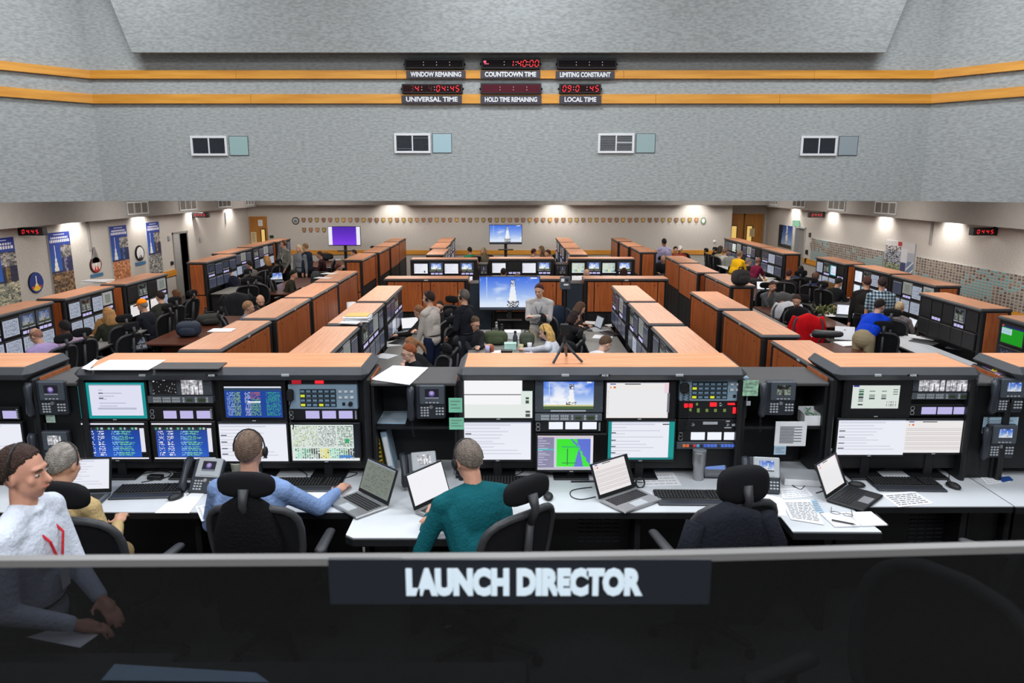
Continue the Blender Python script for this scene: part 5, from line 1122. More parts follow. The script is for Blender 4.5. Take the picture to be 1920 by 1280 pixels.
# ------------------------------------------------------------------ office chairs
def chair(head=True,big=False):
    t=thing('office_chair','x','chair',(0,0,0))
    sm=MB().ell((0,.02,.45),(.25,.245,.05),fn=lambda d:1,n=20,m=8); obj('seat',sm,M_CHR,t,smooth=True)
    # curved loop back frame with a mesh panel
    pts=[];n=24
    for k in range(n):
        q=2*PI*k/n; c_,s_=math.cos(q),math.sin(q); x=.25*(abs(c_)**.6)*(1 if c_>0 else -1)*(1+.12*s_); z=.77+.25*(abs(s_)**.7)*(1 if s_>0 else -1); y=-.25-.09*((z-.5)/.5)+.10*(abs(x)/.25)**2*.6
        pts.append((x,y,z))
    obj('back_frame',MB().tube(pts,.022,8,True),M_CHF,t,smooth=True)
    m=MB();V=[];NX,NZ=10,8
    for j in range(NZ+1):
        for i in range(NX+1):
            u=-1+2*i/NX; v=-1+2*j/NZ; z=.77+.235*v; hw=.235*(1-.35*abs(v)**3)*(1+.1*v); x=u*hw; y=-.25-.09*((z-.5)/.5)+.10*(abs(x)/.25)**2*.6; V.append((x,y,z))
    W1=NX+1; fs=[(j*W1+i,j*W1+i+1,(j+1)*W1+i+1,(j+1)*W1+i) for j in range(NZ) for i in range(NX)]
    m.add(V+[(x,y-.008,z) for x,y,z in V],fs+[tuple(k+len(V) for k in f[::-1]) for f in fs]); obj('back_mesh',m,M_CHR,t,smooth=True)
    obj('spine',MB().tube([(0,-.1,.40),(0,-.28,.46),(0,-.33,.7),(0,-.36,1.0)],[.03,.028,.024,.02],8),M_CHF,t,smooth=True)
    if head:
        h=MB(); 
        def sup(d): return 1/max(1e-6,(abs(d.x)**3+abs(d.z)**3+abs(d.y)**3)**(1/3))
        h.ell((0,-.33,1.15 if not big else 1.13),(.155,.035,.07) if not big else (.15,.05,.105),fn=sup,n=24,m=14); obj('headrest',h,M_CHR,t,smooth=True)
        obj('headrest_bracket',MB().tube([(0,-.36,.98),(0,-.40,1.06),(0,-.37,1.14)],[.024,.022,.03],8),M_CHF,t,smooth=True)
    for s in (-1,1):
        a=obj('armrest',MB().cap((s*.30,-.1,.665),(s*.29,.13,.67),.035,.03,10).xf(Matrix.Translation((0,0,.665))@Matrix.Scale(.6,4,(0,0,1))@Matrix.Translation((0,0,-.665))),M_CHF,t,smooth=True)
        obj('arm_post',MB().tube([(s*.2,-.05,.4),(s*.29,-.05,.44),(s*.3,-.03,.65)],.018,8),M_CHF,a)
    obj('gas_column',MB().tube([(0,0,.12),(0,0,.41)],[.035,.025],10),M_BLK,t)
    for k in range(5):
        q=2*PI*k/5+.3; e=(.3*math.cos(q),.3*math.sin(q)); l=obj('base_leg',MB().tube([(0,0,.13),(e[0]*.5,e[1]*.5,.11),(e[0],e[1],.08)],[.035,.026,.02],8),M_BLK,t)
        obj('caster',MB().tube([(e[0]-.015*math.sin(q),e[1]+.015*math.cos(q),.03),(e[0]+.015*math.sin(q),e[1]-.015*math.cos(q),.03)],.03,10),M_RUB,l)
    return t
CHA=[None,None,None]
def put_chair(lab,x,y,deg,z=0,head=True,grp='black office chairs'):
    i=2 if head=='big' else 0 if head else 1
    if CHA[i] is None: o=CHA[i]=chair(head,head=='big'); o.location=(x,y,z); o.rotation_euler=(0,0,R(deg)); o['label']=lab
    else: o=dup(CHA[i],(x,y,z),R(deg),lab)
    o['group']=grp; return o
def chair_px(lab,px_,py_,deg,z=0,head=True,hz=1.2):     # (px,py): top of the headrest in the photo
    p=at(px_,py_,z+(hz if head else 1.03)); v=Matrix.Rotation(R(deg),4,'Z')@Vector((0,-.34,0))
    return put_chair(lab,p.x-v.x,p.y-v.y,deg,z,head)
# draped jackets (hang from a chair back)
def jacket(lab,px_,py_,z,w,h,col,deg=0,thick=.12,cat='jacket',rgb2=None,sleeve=True,own=None):
    p=at(px_,py_,z)
    if own: z=1.075; p=at(px_,py_,z); v=Matrix.Rotation(R(deg),4,'Z')@Vector((0,-.33,0)); put_chair(own,p.x-v.x,p.y-v.y,deg,0,False); w*=1.28; thick=.26
    if True:pass
    t=thing('draped_jacket',lab,cat,tuple(p),R(deg)); V=[];n=28;m=MB(); rows=12; r=random.Random(int(px_))
    ph=[r.random()*6 for _ in range(4)]
    for j in range(rows+1):
        f=j/rows; hw=w/2*(.45+.55*min(1,f*3.2)**.6)*(1+.06*f) if f>0 else .03; th=thick/2*(.5+.5*min(1,f*4))
        for i in range(n):
            q=2*PI*i/n; fold=1+.10*f*math.sin(5*q+ph[0])+.06*f*math.sin(9*q+ph[1]+f*2)
            V.append((hw*math.copysign(abs(math.cos(q))**.7,math.cos(q))*(1+.04*math.sin(7*q+ph[2])*f),th*math.sin(q)*fold*1.1,-h*f-.015*math.sin(3*q+ph[3])*f))
    fs=[(j*n+i,(j+1)*n+i,(j+1)*n+(i+1)%n,j*n+(i+1)%n) for j in range(rows) for i in range(n)]+[tuple(range(n))[::-1][::-1],tuple(rows*n+i for i in range(n))[::-1]]
    m.add(V,fs); mm=mat('jacket_%d_%d_%d'%col,col,.9,bump=.4,bscale=60,noise=.12,nscale=(9,9,3),spec=.15); obj('body',m,mm,t,smooth=True)
    if sleeve:
        for s in (-1,1): obj('sleeve',MB().tube([(s*w*.40,-.02,-.06),(s*w*.52,-.05,-h*.35),(s*w*.5,-.06,-h*.62),(s*w*.46,-.05,-h*.85)],[.05,.055,.05,.045],10),mm,t,smooth=True)
    return t
# ------------------------------------------------------------------ people
def skin(c): return mat('skin_%d_%d_%d'%c,c,.55,noise=.04,nscale=(20,20,20),spec=.3)
def cloth(c,c2=None): return mat('cloth_%d_%d_%d'%c+('_b' if c2 else ''),c,.9,bump=.35,bscale=55,noise=0 if c2 else .07,nscale=(9,9,4),rgb2=c2,spec=.15)
def plaid():
    m=mat('plaid_cloth',(74,100,122),.9); nt=m.node_tree; b=nt.nodes['Principled BSDF']; tc=nt.nodes.new('ShaderNodeTexCoord'); w1=nt.nodes.new('ShaderNodeTexWave'); w2=nt.nodes.new('ShaderNodeTexWave')
    w1.bands_direction='X'; w2.bands_direction='Z'; w1.inputs['Scale'].default_value=w2.inputs['Scale'].default_value=5.5
    for w_ in (w1,w2): nt.links.new(tc.outputs['Object'],w_.inputs['Vector'])
    mx=nt.nodes.new('ShaderNodeMath'); mx.operation='ADD'; nt.links.new(w1.outputs['Fac'],mx.inputs[0]); nt.links.new(w2.outputs['Fac'],mx.inputs[1])
    cr=nt.nodes.new('ShaderNodeValToRGB'); cr.color_ramp.elements[0].color=(*lin((28,44,72)),1); cr.color_ramp.elements[1].color=(*lin((170,196,206)),1); cr.color_ramp.elements[0].position=.25
    dv=nt.nodes.new('ShaderNodeMath'); dv.operation='MULTIPLY'; dv.inputs[1].default_value=.5; nt.links.new(mx.outputs[0],dv.inputs[0]); nt.links.new(dv.outputs[0],cr.inputs[0]); nt.links.new(cr.outputs[0],b.inputs['Base Color']); return m
def remesh(o,v,it=3,f=.5):
    r=o.modifiers.new('fuse','REMESH'); r.mode='VOXEL'; r.voxel_size=v; r.use_smooth_shade=True
    if it: s=o.modifiers.new('soften','SMOOTH'); s.factor=f; s.iterations=it
def ik(S,W,l1,l2,pole):
    d=W-S; D=min(d.length,(l1+l2)*.998); dn=d.normalized(); a=(l1*l1-l2*l2+D*D)/(2*D); hh=math.sqrt(max(0,l1*l1-a*a))
    p=(pole-dn*pole.dot(dn)).normalized(); return S+dn*a+p*hh, S+dn*D
SEATED=[]
def person(lab,px_,py_,face,pose='sit',lean=12,head=(12,0),hands=None,shirt=(60,60,64),pants=(30,32,40),hair=(50,36,28),hs='short',sk=(205,156,130),hset=False,glasses=False,vox=.014,sc=1.0,z0=0,short=False,cap=None,lany=None,open_face=True,wide=1.0,collar=None,beard=None,htop=None,cat='person',shirtm=None,twist=0,arms='',legs_fwd=True):
    cl=R(lean); u=Vector((0,math.sin(cl),math.cos(cl))); sit=pose=='sit'
    ph=.555 if sit else .93; pel=Vector((0,0,ph)); ch=pel+u*.28; nk=pel+u*(.45 if sit else .48)
    hl=R(lean*.5+head[0]*.4); nt=nk+Vector((0,math.sin(hl),math.cos(hl)))*.085
    HM=Matrix.Rotation(R(head[1]+twist),4,'Z')@Matrix.Rotation(-R(head[0]),4,'X'); hc=nt+(HM@Vector((0,.01,.10)))
    top=hc+(HM@Vector((0,-.01,.125)))
    RM=Matrix.Rotation(R(face),4,'Z'); pt=at(px_,py_,z0+(htop if htop else top.z*sc)); root=pt-(RM@(Vector((top.x,top.y,0))*sc)); root.z=z0
    t=thing('person',lab,cat,tuple(root),R(face),None); t.scale=(sc,sc,sc)
    if sit and z0==0: SEATED.append((t,' '.join(('seat of '+lab).split()[:16]),sc,vox))
    inv=lambda q:(RM.inverted()@(Vector(q)-root))/sc
    TW=Matrix.Rotation(R(twist),4,'Z')
    sh=[nk+TW@Vector((s*.175*wide,-.0,-.045)) for s in (-1,1)]; hp=[pel+Vector((s*.09,0,-.01)) for s in (-1,1)]
    if sit: kn=[Vector((s*.13,.42,.53)) for s in (-1,1)]; an=[Vector((s*.13,.36,.09)) for s in (-1,1)]
    else: kn=[Vector((s*.10,.03,.50)) for s in (-1,1)]; an=[Vector((s*.11,0,.09)) for s in (-1,1)]
    H=[]
    df=[(-.17,.40,.78),(.17,.40,.78)] if sit else [(-.24,.05,.80),(.24,.05,.80)]
    for k in (0,1):
        w_=None
        if hands and hands[k]: w_=inv(at(*hands[k])) if hands[k][0]>30 else Vector(hands[k])
        H.append(w_ or Vector(df[k]))
    if arms=='cross': H=[Vector((.05,.20,nk.z-.27)),Vector((-.05,.235,nk.z-.24))]
    el=[];wr=[]
    for k,s in ((0,-1),(1,1)):
        e,w_=ik(sh[k],H[k],.29,.25,Vector((s*.5,-.35,-.8)) if arms!='cross' else Vector((s*1.0,0,-.8))); el.append(e);wr.append(w_)
    vh=vox
    B=MB(); g=max(0,vox*.5)
    def torso(m,i,hands_=True,body=True):
        sp=Matrix.Rotation(-cl,4,'X')
        m.ell(ch+u*.05,((.155*wide)+i,.105+i,.17+i),TW@sp,16,10); m.ell(pel+u*.12,((.150*wide)+i,.115+i,.17+i),sp,16,10); m.ell(pel+Vector((0,0,0)),(.155*wide+i,.115+i,.11+i),None,16,8)
        m.cap(sh[0],sh[1],.054+i,.054+i); m.cap(ch+u*.1,nk,.09+i,.05+i); [m.cap(ch+(sh[q_]-ch)*.62-u*.03,pel+Vector(((-1,1)[q_]*.075*wide,0,.02))+u*.06,.082+i,.085+i) for q_ in (0,1)]; [m.cap(nk+u*.02,nk+(sh[q_]-nk)*.85+u*.012,.045+i,.045+i) for q_ in (0,1)]
    torso(B,0); B.cap(nk-Vector((0,0,.02)),nt+(HM@Vector((0,0,.03))),.056,.052)
    for k in (0,1):
        B.cap(sh[k],el[k],.048,.038); B.cap(el[k],wr[k],.037,.026); B.cap(hp[k],kn[k],.082,.055); B.cap(kn[k],an[k],.052,.036); B.cap(an[k]+Vector((0,-.03,-.03)),an[k]+Vector((0,.13,-.055)),.032,.026)
        d=(wr[k]-el[k]).normalized(); s=(-1,1)[k]
        if sit or arms=='fwd' or lean>25: d=(d+Vector((0,0,-d.z*.8))).normalized()
        sd=d.cross(Vector((0,0,1)))
        if sd.length<.3: sd=Vector((0,1,0))
        sd.normalize(); nn=sd.cross(d)
        if nn.z<0: nn=-nn
        c0=wr[k]+d*.05; fr_=max(.0085,vox*.72)
        B.add([],[]); B.cap(wr[k],c0+d*.03,.024,.028)
        X=Matrix((sd,d,nn)).transposed().to_4x4(); B.ell(c0,(.040,.05,.016),X,10,8)
        for f in range(4):
            b=c0+d*.035+sd*(-.03+.02*f); L_=(.030,.036,.034,.026)[f]
            a1=b+d*L_+nn*.002; a2=a1+d*L_*.75-nn*.014; a3=a2+d*L_*.5-nn*.018
            B.cap(b,a1,fr_,fr_*.95,6); B.cap(a1,a2,fr_*.95,fr_*.9,6); B.cap(a2,a3,fr_*.9,fr_*.8,6)
        q=-s if True else s; tb=c0-d*.03-sd*s*.03; t1=tb-sd*s*.028+d*.022-nn*.004; t2=t1+d*.026-sd*s*.004; B.cap(tb,t1,fr_*1.15,fr_,6); B.cap(t1,t2,fr_,fr_*.85,6)
    hx=lambda x,y,z:hc+(HM@Vector((x,y,z)))
    HR=HM.to_3x3().to_4x4()
    B.ell(hx(0,-.012,.025),(.074,.094,.098),HR,18,12); B.ell(hx(0,.022,-.04),(.058,.068,.072),HR,16,10); B.ell(hx(0,.052,-.088),(.026,.024,.022),HR,10,8)
    B.cap(hx(0,.082,.008),hx(0,.106,-.028),.009,.014,8); B.ell(hx(0,.072,.028),(.05,.018,.013),HR,10,6); B.ell(hx(0,.08,-.056),(.026,.014,.012),HR,10,6)
    for s in (-1,1): B.ell(hx(s*.074,-.008,-.008),(.010,.018,.030),HR,8,8); B.ell(hx(s*.04,.055,-.02),(.022,.02,.024),HR,8,8)
    bo=obj('body',B,skin(sk),t); remesh(bo,vox,2)
    # clothes
    T=MB(); torso(T,.014)
    for k in (0,1):
        e=el[k]; T.cap(sh[k],e if not short else sh[k].lerp(e,.75),.061,.052 if not short else .058)
        if not short: T.cap(e,e.lerp(wr[k],.94),.051,.036)
    if collar is not False: T.tube([nk+Vector((.058*math.cos(q*PI/6),.058*math.sin(q*PI/6)+.008,.028+.012*math.sin(q*PI/6)*-1)) for q in range(12)],.014,6,True)
    sm_=shirtm or cloth(shirt); to=obj('shirt',T,sm_,t); remesh(to,max(.009,vox*.9),6)
    if not sit: pass
    Pn=MB(); Pn.ell(pel,(.165*wide,.127,.12),None,14,8)
    if lean>30: (Pn.ell(pel+u*.03,(.178*wide,.138,.13),Matrix.Rotation(-cl,4,'X'),16,8),Pn.ell(pel-Vector((0,0,.02)),(.176*wide,.140,.16),None,16,8))
    for k in (0,1): Pn.cap(hp[k],kn[k],.098,.070); Pn.cap(kn[k],an[k]+Vector((0,0,.0)),.068,.055)
    po=obj('trousers',Pn,cloth(pants),t); remesh(po,max(.012,vox),3)
    for k in (0,1): obj('shoe',MB().ell(an[k]+Vector((0,.05,-.045)),(.045,.135,.05),None,12,8,fn=lambda d:1 if d.z>-.3 else .85),M_RUB,t,smooth=True)
    if not sit and lean<30: obj('belt',MB().tube([pel+Vector((.158*wide*math.cos(q*PI/10),.12*math.sin(q*PI/10),.075)) for q in range(20)],.012,6,True),M_RUB,t)
    # hair
    hm=mat('hair_%d_%d_%d'%hair,hair,.65,bump=.8,bscale=140,noise=.25,nscale=(60,20,20),spec=.3)
    hcen=hx(0,-.014,.024); rn=random.Random(int(px_*7+py_))
    def hl_(d):
        f=d.z*.88-d.y*(.66 if d.y>0 else .98)+.035*math.sin(math.atan2(d.y,d.x)*13)+.02*math.sin(math.atan2(d.y,d.x)*29+1)+(.10 if abs(d.x)>.8 and d.y<.35 and d.z>-.35 else 0)+(.03 if hs!='bald' else 0)
        if hs=='recede': f-= .22 if (d.y>0 and d.z>.3) else 0
        if hs=='bald': f=min(f,.42-d.z) if d.y>-.7 else min(f,.55-d.z)
        if hs in('long','pony'): f+=.10
        k_=max(0,min(1,(f+.02)/.12)); k_=k_*k_*(3-2*k_)
        th=.115 if hs in('long','curly','pony') else .075 if hs=='short' else .045 if hs=='buzz' else .055
        return (.93+k_*(.07+th))*(1+(.03 if hs=='curly' else .012)*math.sin(d.x*31+rn.random()*0)*math.sin(d.z*27)*math.sin(d.y*23)*k_*2)
    if hs!='none':
        Hm=MB().ell(hcen,(.0745,.0945,.0985),HR,*((72,48) if vox<.01 else (36,26)),fn=hl_); ho=obj('hair',Hm,hm,t,smooth=True)
        if hs in ('long','curly'):
            m=MB(); 
            for a_ in range(-4,5):
                q=a_*.32; b0=hx(.07*math.sin(q*1.2),-.07*math.cos(q)-.01,.03); b1=hx(.085*math.sin(q*1.2),-.09*math.cos(q),-.08); b2=b1+Vector((0,-.02,-.10 if hs=='long' else -.03)); m.cap(b0,b1,.035,.034); m.cap(b1,b2,.034,.024)
            lo=obj('hair_length',m,hm,t); remesh(lo,max(.009,vox*.7),2)
        if hs=='pony':
            m=MB(); b=[hx(0,-.09,.05),hx(0,-.15,.02),hx(.01,-.2,-.06),hx(.02,-.22,-.15)]; m.cap(b[0],b[1],.03,.032); m.cap(b[1],b[2],.032,.028); m.cap(b[2],b[3],.028,.012); lo=obj('ponytail',m,hm,t); remesh(lo,max(.009,vox*.7),2)
    if beard:
        m=MB().ell(hx(0,.028,-.055),(.061,.068,.062),HR,24,16,fn=lambda d:(1.05 if d.z<.15+(.3 if abs(d.x)>.7 else 0) else .85)); obj('beard',m,mat('hair_%d_%d_%d'%beard,beard,.7,bump=.8,bscale=160,noise=.2,nscale=(60,60,60)),t,smooth=True)
    if open_face:
        for s in (-1,1):
            e=obj('eye',MB().ell(hx(s*.031,.0745,.002),(.012,.0085,.0065),HR,10,8),mat('eye_white',(176,164,156),.5),t,smooth=True); obj('iris',MB().ell(hx(s*.031,.0800,.001),(.0062,.0045,.0058),HR,8,6),mat('iris_dark',(40,32,28),.2),e,smooth=True)
            obj('eyebrow',MB().tube([hx(s*.014,.090,.022),hx(s*.03,.090,.028),hx(s*.047,.078,.022)],[.003,.0038,.002],6),hm,t)
        obj('lips',MB().ell(hx(0,.0925,-.056),(.021,.005,.0055),HR,12,6),mat('lip_%d'%sk[0],(int(sk[0]*.86),int(sk[1]*.72),int(sk[2]*.70)),.5),t,smooth=True)
    if hset:
        e=obj('headset',MB().tube([hx(.092*math.sin(q),-.01,.02+.112*math.cos(q)) for q in [R(a_) for a_ in range(-100,101,20)]],.0045,6),M_BLK,t); sd_=-1 if hset=='L' else 1
        for s in ((-1,1) if hset is True else (sd_,)): obj('ear_cushion',MB().ell(hx(s*.094,-.008,-.004),(.014,.030,.034),HR,12,10),M_RUB,e,smooth=True)
        s=sd_; obj('microphone_boom',MB().tube([hx(s*.095,.0,-.02),hx(s*.08,.06,-.055),hx(s*.04,.105,-.065)],.0028,5),M_BLK,e)
    if glasses:
        g_=obj('eyeglasses',MB().tube([hx(-.031+.023*math.cos(q*PI/6),.098,.0+.017*math.sin(q*PI/6)) for q in range(12)],.0022,5,True).tube([hx(.031+.023*math.cos(q*PI/6),.098,.0+.017*math.sin(q*PI/6)) for q in range(12)],.0022,5,True).tube([hx(-.01,.1,.004),hx(.01,.1,.004)],.002,5).tube([hx(-.054,.097,.004),hx(-.078,.0,.006)],.002,5).tube([hx(.054,.097,.004),hx(.078,.0,.006)],.002,5),M_BLK,t)
    if cap:
        m=MB().ell(hx(0,-.012,.035),(.084,.104,.104),HR,24,14,fn=lambda d:1 if d.z>-.05 else .8); co=obj('cap',m,cloth(cap),t,smooth=True); obj('brim',MB().ell(hx(0,.12,.045),(.07,.07,.006),HR@Matrix.Rotation(R(-12),4,'X'),18,6),cloth(cap),co,smooth=True)
    if lany:
        c0=nk; m=MB().tube([c0+Vector((-.06,-.01,.03)),ch+u*.09+Vector((-.05,.125,0)),ch+Vector((-.005,.135,-.04))],.006,6).tube([c0+Vector((.06,-.01,.03)),ch+u*.09+Vector((.05,.125,0)),ch+Vector((.005,.135,-.04))],.006,6)
        lo=obj('lanyard',m,cloth(lany),t); obj('badge',MB().cbox(-.03,.03,.142,.146,-.1,0,.002).xf(Matrix.Translation(ch+Vector((0,0,-.05)))),M_PAP,lo)
    return t
BR=(62,44,32);DK=(30,24,22);GR=(140,136,130);BL=(196,150,90);GI=(150,80,44);SK=(212,160,134);SK2=(150,104,80);SK3=(224,178,156)
# front row
person('person with headset in white shirt and red lanyard, profile at left edge',34,834,-88,'stand',lean=3,head=(2,0),shirt=(206,212,224),hair=(60,42,34),hset='L',vox=.0075,z0=PZ,sc=.965,lany=(190,50,60),hands=[(.0,.30,1.0),(138,1170,1.66)],sk=(206,150,126))
person('person with grey hair and headset in a tan jacket at the left keyboard',122,829,-14,lean=20,head=(18,6),shirt=(186,160,114),hair=(150,142,134),hs='recede',hset='L',vox=.0085,z0=PZ,wide=1.12,pants=(150,128,92),hands=[(-.16,.36,.80),(.2,.34,.76)],open_face=True)
person('person with shaved head in a light blue shirt reaching towards a laptop',466,806,-4,lean=12,head=(8,4),shirt=(124,148,192),hair=(120,98,84),hs='buzz',hset='R',vox=.0075,z0=PZ,wide=1.08,hands=[(-.18,.36,.80),(632,921,1.475)],sk=(206,156,134),pants=(40,44,60))
person('person in a dark teal shirt with glasses and headset leaning over a laptop',872,824,22,lean=24,head=(26,6),shirt=(14,84,92),hair=(122,110,100),hs='buzz',hset='L',glasses=True,vox=.0075,z0=PZ,wide=1.1,hands=[(806,966,1.475),(840,975,1.475)],sk=(204,150,126),pants=(40,40,46))
# centre pod
person('person with ginger hair and glasses looking down over a blue collar',763,645,118,lean=22,head=(16,0),shirt=(24,26,32),hair=GI,hs='short',glasses=True,vox=.011,sk=SK3,open_face=True)
person('person with a long light brown ponytail in black behind the ginger-haired person',768,632,84,lean=42,head=(6,0),shirt=(26,26,28),hair=(150,104,70),hs='pony',vox=.012,sk=SK3)
person('person standing in a pale grey sweater with a headset in the centre pod',803,545,62,'stand',lean=3,head=(6,10),shirt=(176,166,158),pants=(24,32,54),hair=(44,28,24),hset=True,vox=.010,hands=[(-.2,.16,.84),(.22,.14,.84)])
person('person with brown hair in black reaching over the left worktop',782,572,68,lean=26,head=(20,0),shirt=(26,25,26),hair=(140,96,66),vox=.012,hands=[(745,628,.82),(757,634,.82)])
person('bearded person with dark glasses seated behind the standing sweater',824,564,150,lean=8,sc=.9,head=(10,10),shirt=(38,38,40),hair=(40,28,24),glasses=True,beard=(60,38,28),vox=.012)
person('grey-haired person with headset and lanyard standing in a dark suit',869,542,58,'stand',lean=2,head=(4,0),shirt=(24,26,32),hair=(96,88,80),hset=True,glasses=True,lany=(170,180,200),vox=.010,hands=[(-.2,.2,.95),(.2,.2,.95)])
person('person with glasses in a dark shirt resting clasped hands on the table',893,594,-138,lean=18,head=(24,6),shirt=(44,44,48),hair=(92,72,52),glasses=True,hset='L',vox=.009,hands=[(.06,.40,.80),(-.06,.40,.80)],wide=1.12)
person('person with folded arms in a grey and white top before the television',1010,532,168,'stand',lean=2,head=(16,-10),shirt=(172,168,166),pants=(176,160,140),hair=(70,24,28),vox=.0085,arms='cross',lany=(90,100,130),wide=1.08)
person('person with long blond hair and headset in a white top at the table',1018,608,75,lean=18,head=(24,8),shirt=(210,212,222),hair=(222,176,104),hs='long',hset=True,vox=.010,hands=[(975,656,.80),(985,664,.80)],sk=SK3)
person('person with curly brown hair in black, farther one at the right worktop',1093,567,-70,lean=28,head=(30,0),shirt=(52,44,40),hair=(86,60,44),hs='curly',vox=.012)
person('person with dark hair and headset in black at the right worktop',1082,581,-72,lean=26,head=(22,0),shirt=(26,24,26),hair=(40,26,24),hset=True,vox=.011,hs='curly',hands=[(1092,612,.80),(1108,604,.80)])
person('person with brown hair looking down in white behind the front console',1142,630,-62,lean=24,head=(34,0),shirt=(220,222,228),hair=(98,74,56),vox=.011,sk=SK3)
# screen row, seen from behind
for px_,py_,hr,hs_,sh_,lb in ((797,501,(130,130,128),'short',(60,60,66),'grey-haired head at the left block of the screen row'),(865,501,(70,36,36),'short',(40,30,34),'dark red-haired head at the left block of the screen row'),(944,502,DK,'buzz',(30,30,34),'dark-haired with dark collar at the middle screen block'),(1020,499,DK,'short',(30,32,40),'dark-haired person right of the middle block panel'),(1100,504,(200,160,140),'bald',(90,110,120),'bald person at the right block of the screen row'),(1169,500,(60,40,30),'curly',(50,30,26),'curly dark-haired person at the right block of the screen row')):
    person('person from behind, '+lb,px_,py_,0,lean=6,head=(6,0),shirt=sh_,hair=hr,hs=hs_,vox=.016,open_face=False)
person('person whose hair top only shows above the middle of the cross row',970,512,0,lean=14,head=(14,0),shirt=(60,60,60),hair=(90,70,50),vox=.018,open_face=False)
# far end
person('person standing in a navy shirt by the far television',893,431,40,'stand',lean=4,shirt=(26,34,72),pants=(30,30,40),hair=DK,vox=.016,open_face=False,short=True)
person('person in green seated beside the navy shirted standing person',880,463,30,lean=10,shirt=(40,130,90),hair=DK,vox=.018,open_face=False); person('person with pale curly hair seated below the far television',906,464,160,lean=6,shirt=(120,110,90),hair=(170,160,130),hs='curly',vox=.018)
person('person with curly hair facing left in the far right-of-centre trio',1014,461,80,lean=10,shirt=(90,70,60),hair=(110,90,60),hs='curly',vox=.018); person('person with dark hair leaning in the far right-of-centre trio',1002,466,-60,lean=16,shirt=(50,30,34),hair=(60,30,30),vox=.018); person('person in dark red lowest of the far right-of-centre trio',1026,468,100,lean=16,shirt=(110,50,44),hair=(70,40,34),vox=.018)
person('person standing with back turned in a lavender shirt at the far wall',1245,447,10,'stand',lean=2,shirt=(176,172,208),pants=(40,40,50),hair=(24,20,20),sk=SK2,vox=.015,open_face=False)
person('dark-haired person in orange red beside the one with a white cap',1267,462,180,lean=10,shirt=(150,70,50),hair=DK,vox=.018); person('person in a white cap and rust top at the far right',1275,461,150,lean=8,shirt=(140,50,40),hair=(150,140,130),cap=(220,216,210),vox=.016)
person('bald person with glasses in dark clothes behind the outer right row',1244,479,170,lean=12,head=(22,0),shirt=(40,38,42),hair=(190,170,160),hs='bald',glasses=True,vox=.014)
# far right corner row
person('person with dark curly hair in a beige top at the far right corner row',1352,461,-70,lean=10,shirt=(160,150,130),hair=(60,50,44),hs='curly',vox=.015); person('person in a striped white top leaning behind the yellow shirt',1362,465,-60,lean=20,shirt=(180,180,176),hair=(120,100,80),vox=.015,open_face=False)
person('person in a bright yellow shirt leaning to the screens',1388,469,-55,'stand',lean=24,head=(10,0),shirt=(222,172,20),pants=(30,30,34),hair=(130,110,90),vox=.012,sc=.94,hands=[(.0,.45,.85),(.2,.42,.85)])
person('person in a maroon short-sleeved shirt reaching over papers',1423,483,-62,'stand',lean=22,head=(14,0),shirt=(110,26,56),short=True,pants=(30,30,34),hair=(150,104,84),vox=.012,sc=.84,hands=[(.1,.48,.84),(.22,.45,.84)],hset='R')
person('dark-clad person bending between the yellow and maroon shirts',1405,483,-70,lean=24,shirt=(30,30,32),hair=(140,136,134),vox=.015,open_face=False)
# right pod
person('bearded person in grey resting a hand on the face, right pod',1450,527,178,lean=6,head=(18,0),shirt=(96,100,108),hair=(70,46,36),beard=(90,60,44),vox=.010,hands=[(.05,.15,1.08),(-.1,.3,.86)],short=True)
person('dark-haired person beside the wooden end panel, right pod',1502,498,-20,lean=6,shirt=(40,60,90),hair=(34,30,28),vox=.014,open_face=False); person('person with dark red hair low beside the wooden end panel',1480,505,-30,lean=10,shirt=(40,34,36),hair=(80,40,34),vox=.015,open_face=False)
person('brown-haired person in navy before the olive jacket',1531,510,-35,lean=12,shirt=(40,52,90),hair=(110,74,60),vox=.013,open_face=False); person('person in black looking at a phone, right pod',1576,521,-60,lean=20,head=(28,0),shirt=(26,27,30),hair=(30,28,28),vox=.013)
person('person standing in a black jacket beside the plaid shirt',1626,517,-28,'stand',lean=12,head=(8,20),shirt=(30,27,28),pants=(26,26,30),hair=(72,40,34),vox=.011,open_face=True)
person('person standing in a blue plaid shirt with back turned',1655,519,-12,'stand',lean=6,head=(4,0),shirtm=plaid(),pants=(50,54,70),hair=(44,28,30),vox=.011,open_face=False,short=True,wide=1.1)
person('person in a royal blue polo and khakis bending over the desk',1653,560,-50,'stand',lean=48,head=(20,-10),shirt=(12,60,190),pants=(150,136,108),hair=(36,28,26),vox=.009,short=True,wide=1.0,open_face=True,hands=[(1668,600,.86),(1652,606,.86)])
person('person in a pale knit cap and patterned shirt by the screens',1690,552,-40,lean=14,head=(14,0),shirtm=cloth((150,140,140),(80,78,86)),hair=(200,176,140),hs='buzz',cap=None,vox=.011,open_face=False,htop=1.42)
person('person in dark clothes hunched left of the white jacket',1494,553,150,lean=16,head=(24,0),shirt=(40,42,46),hair=(60,46,40),vox=.013,open_face=False)
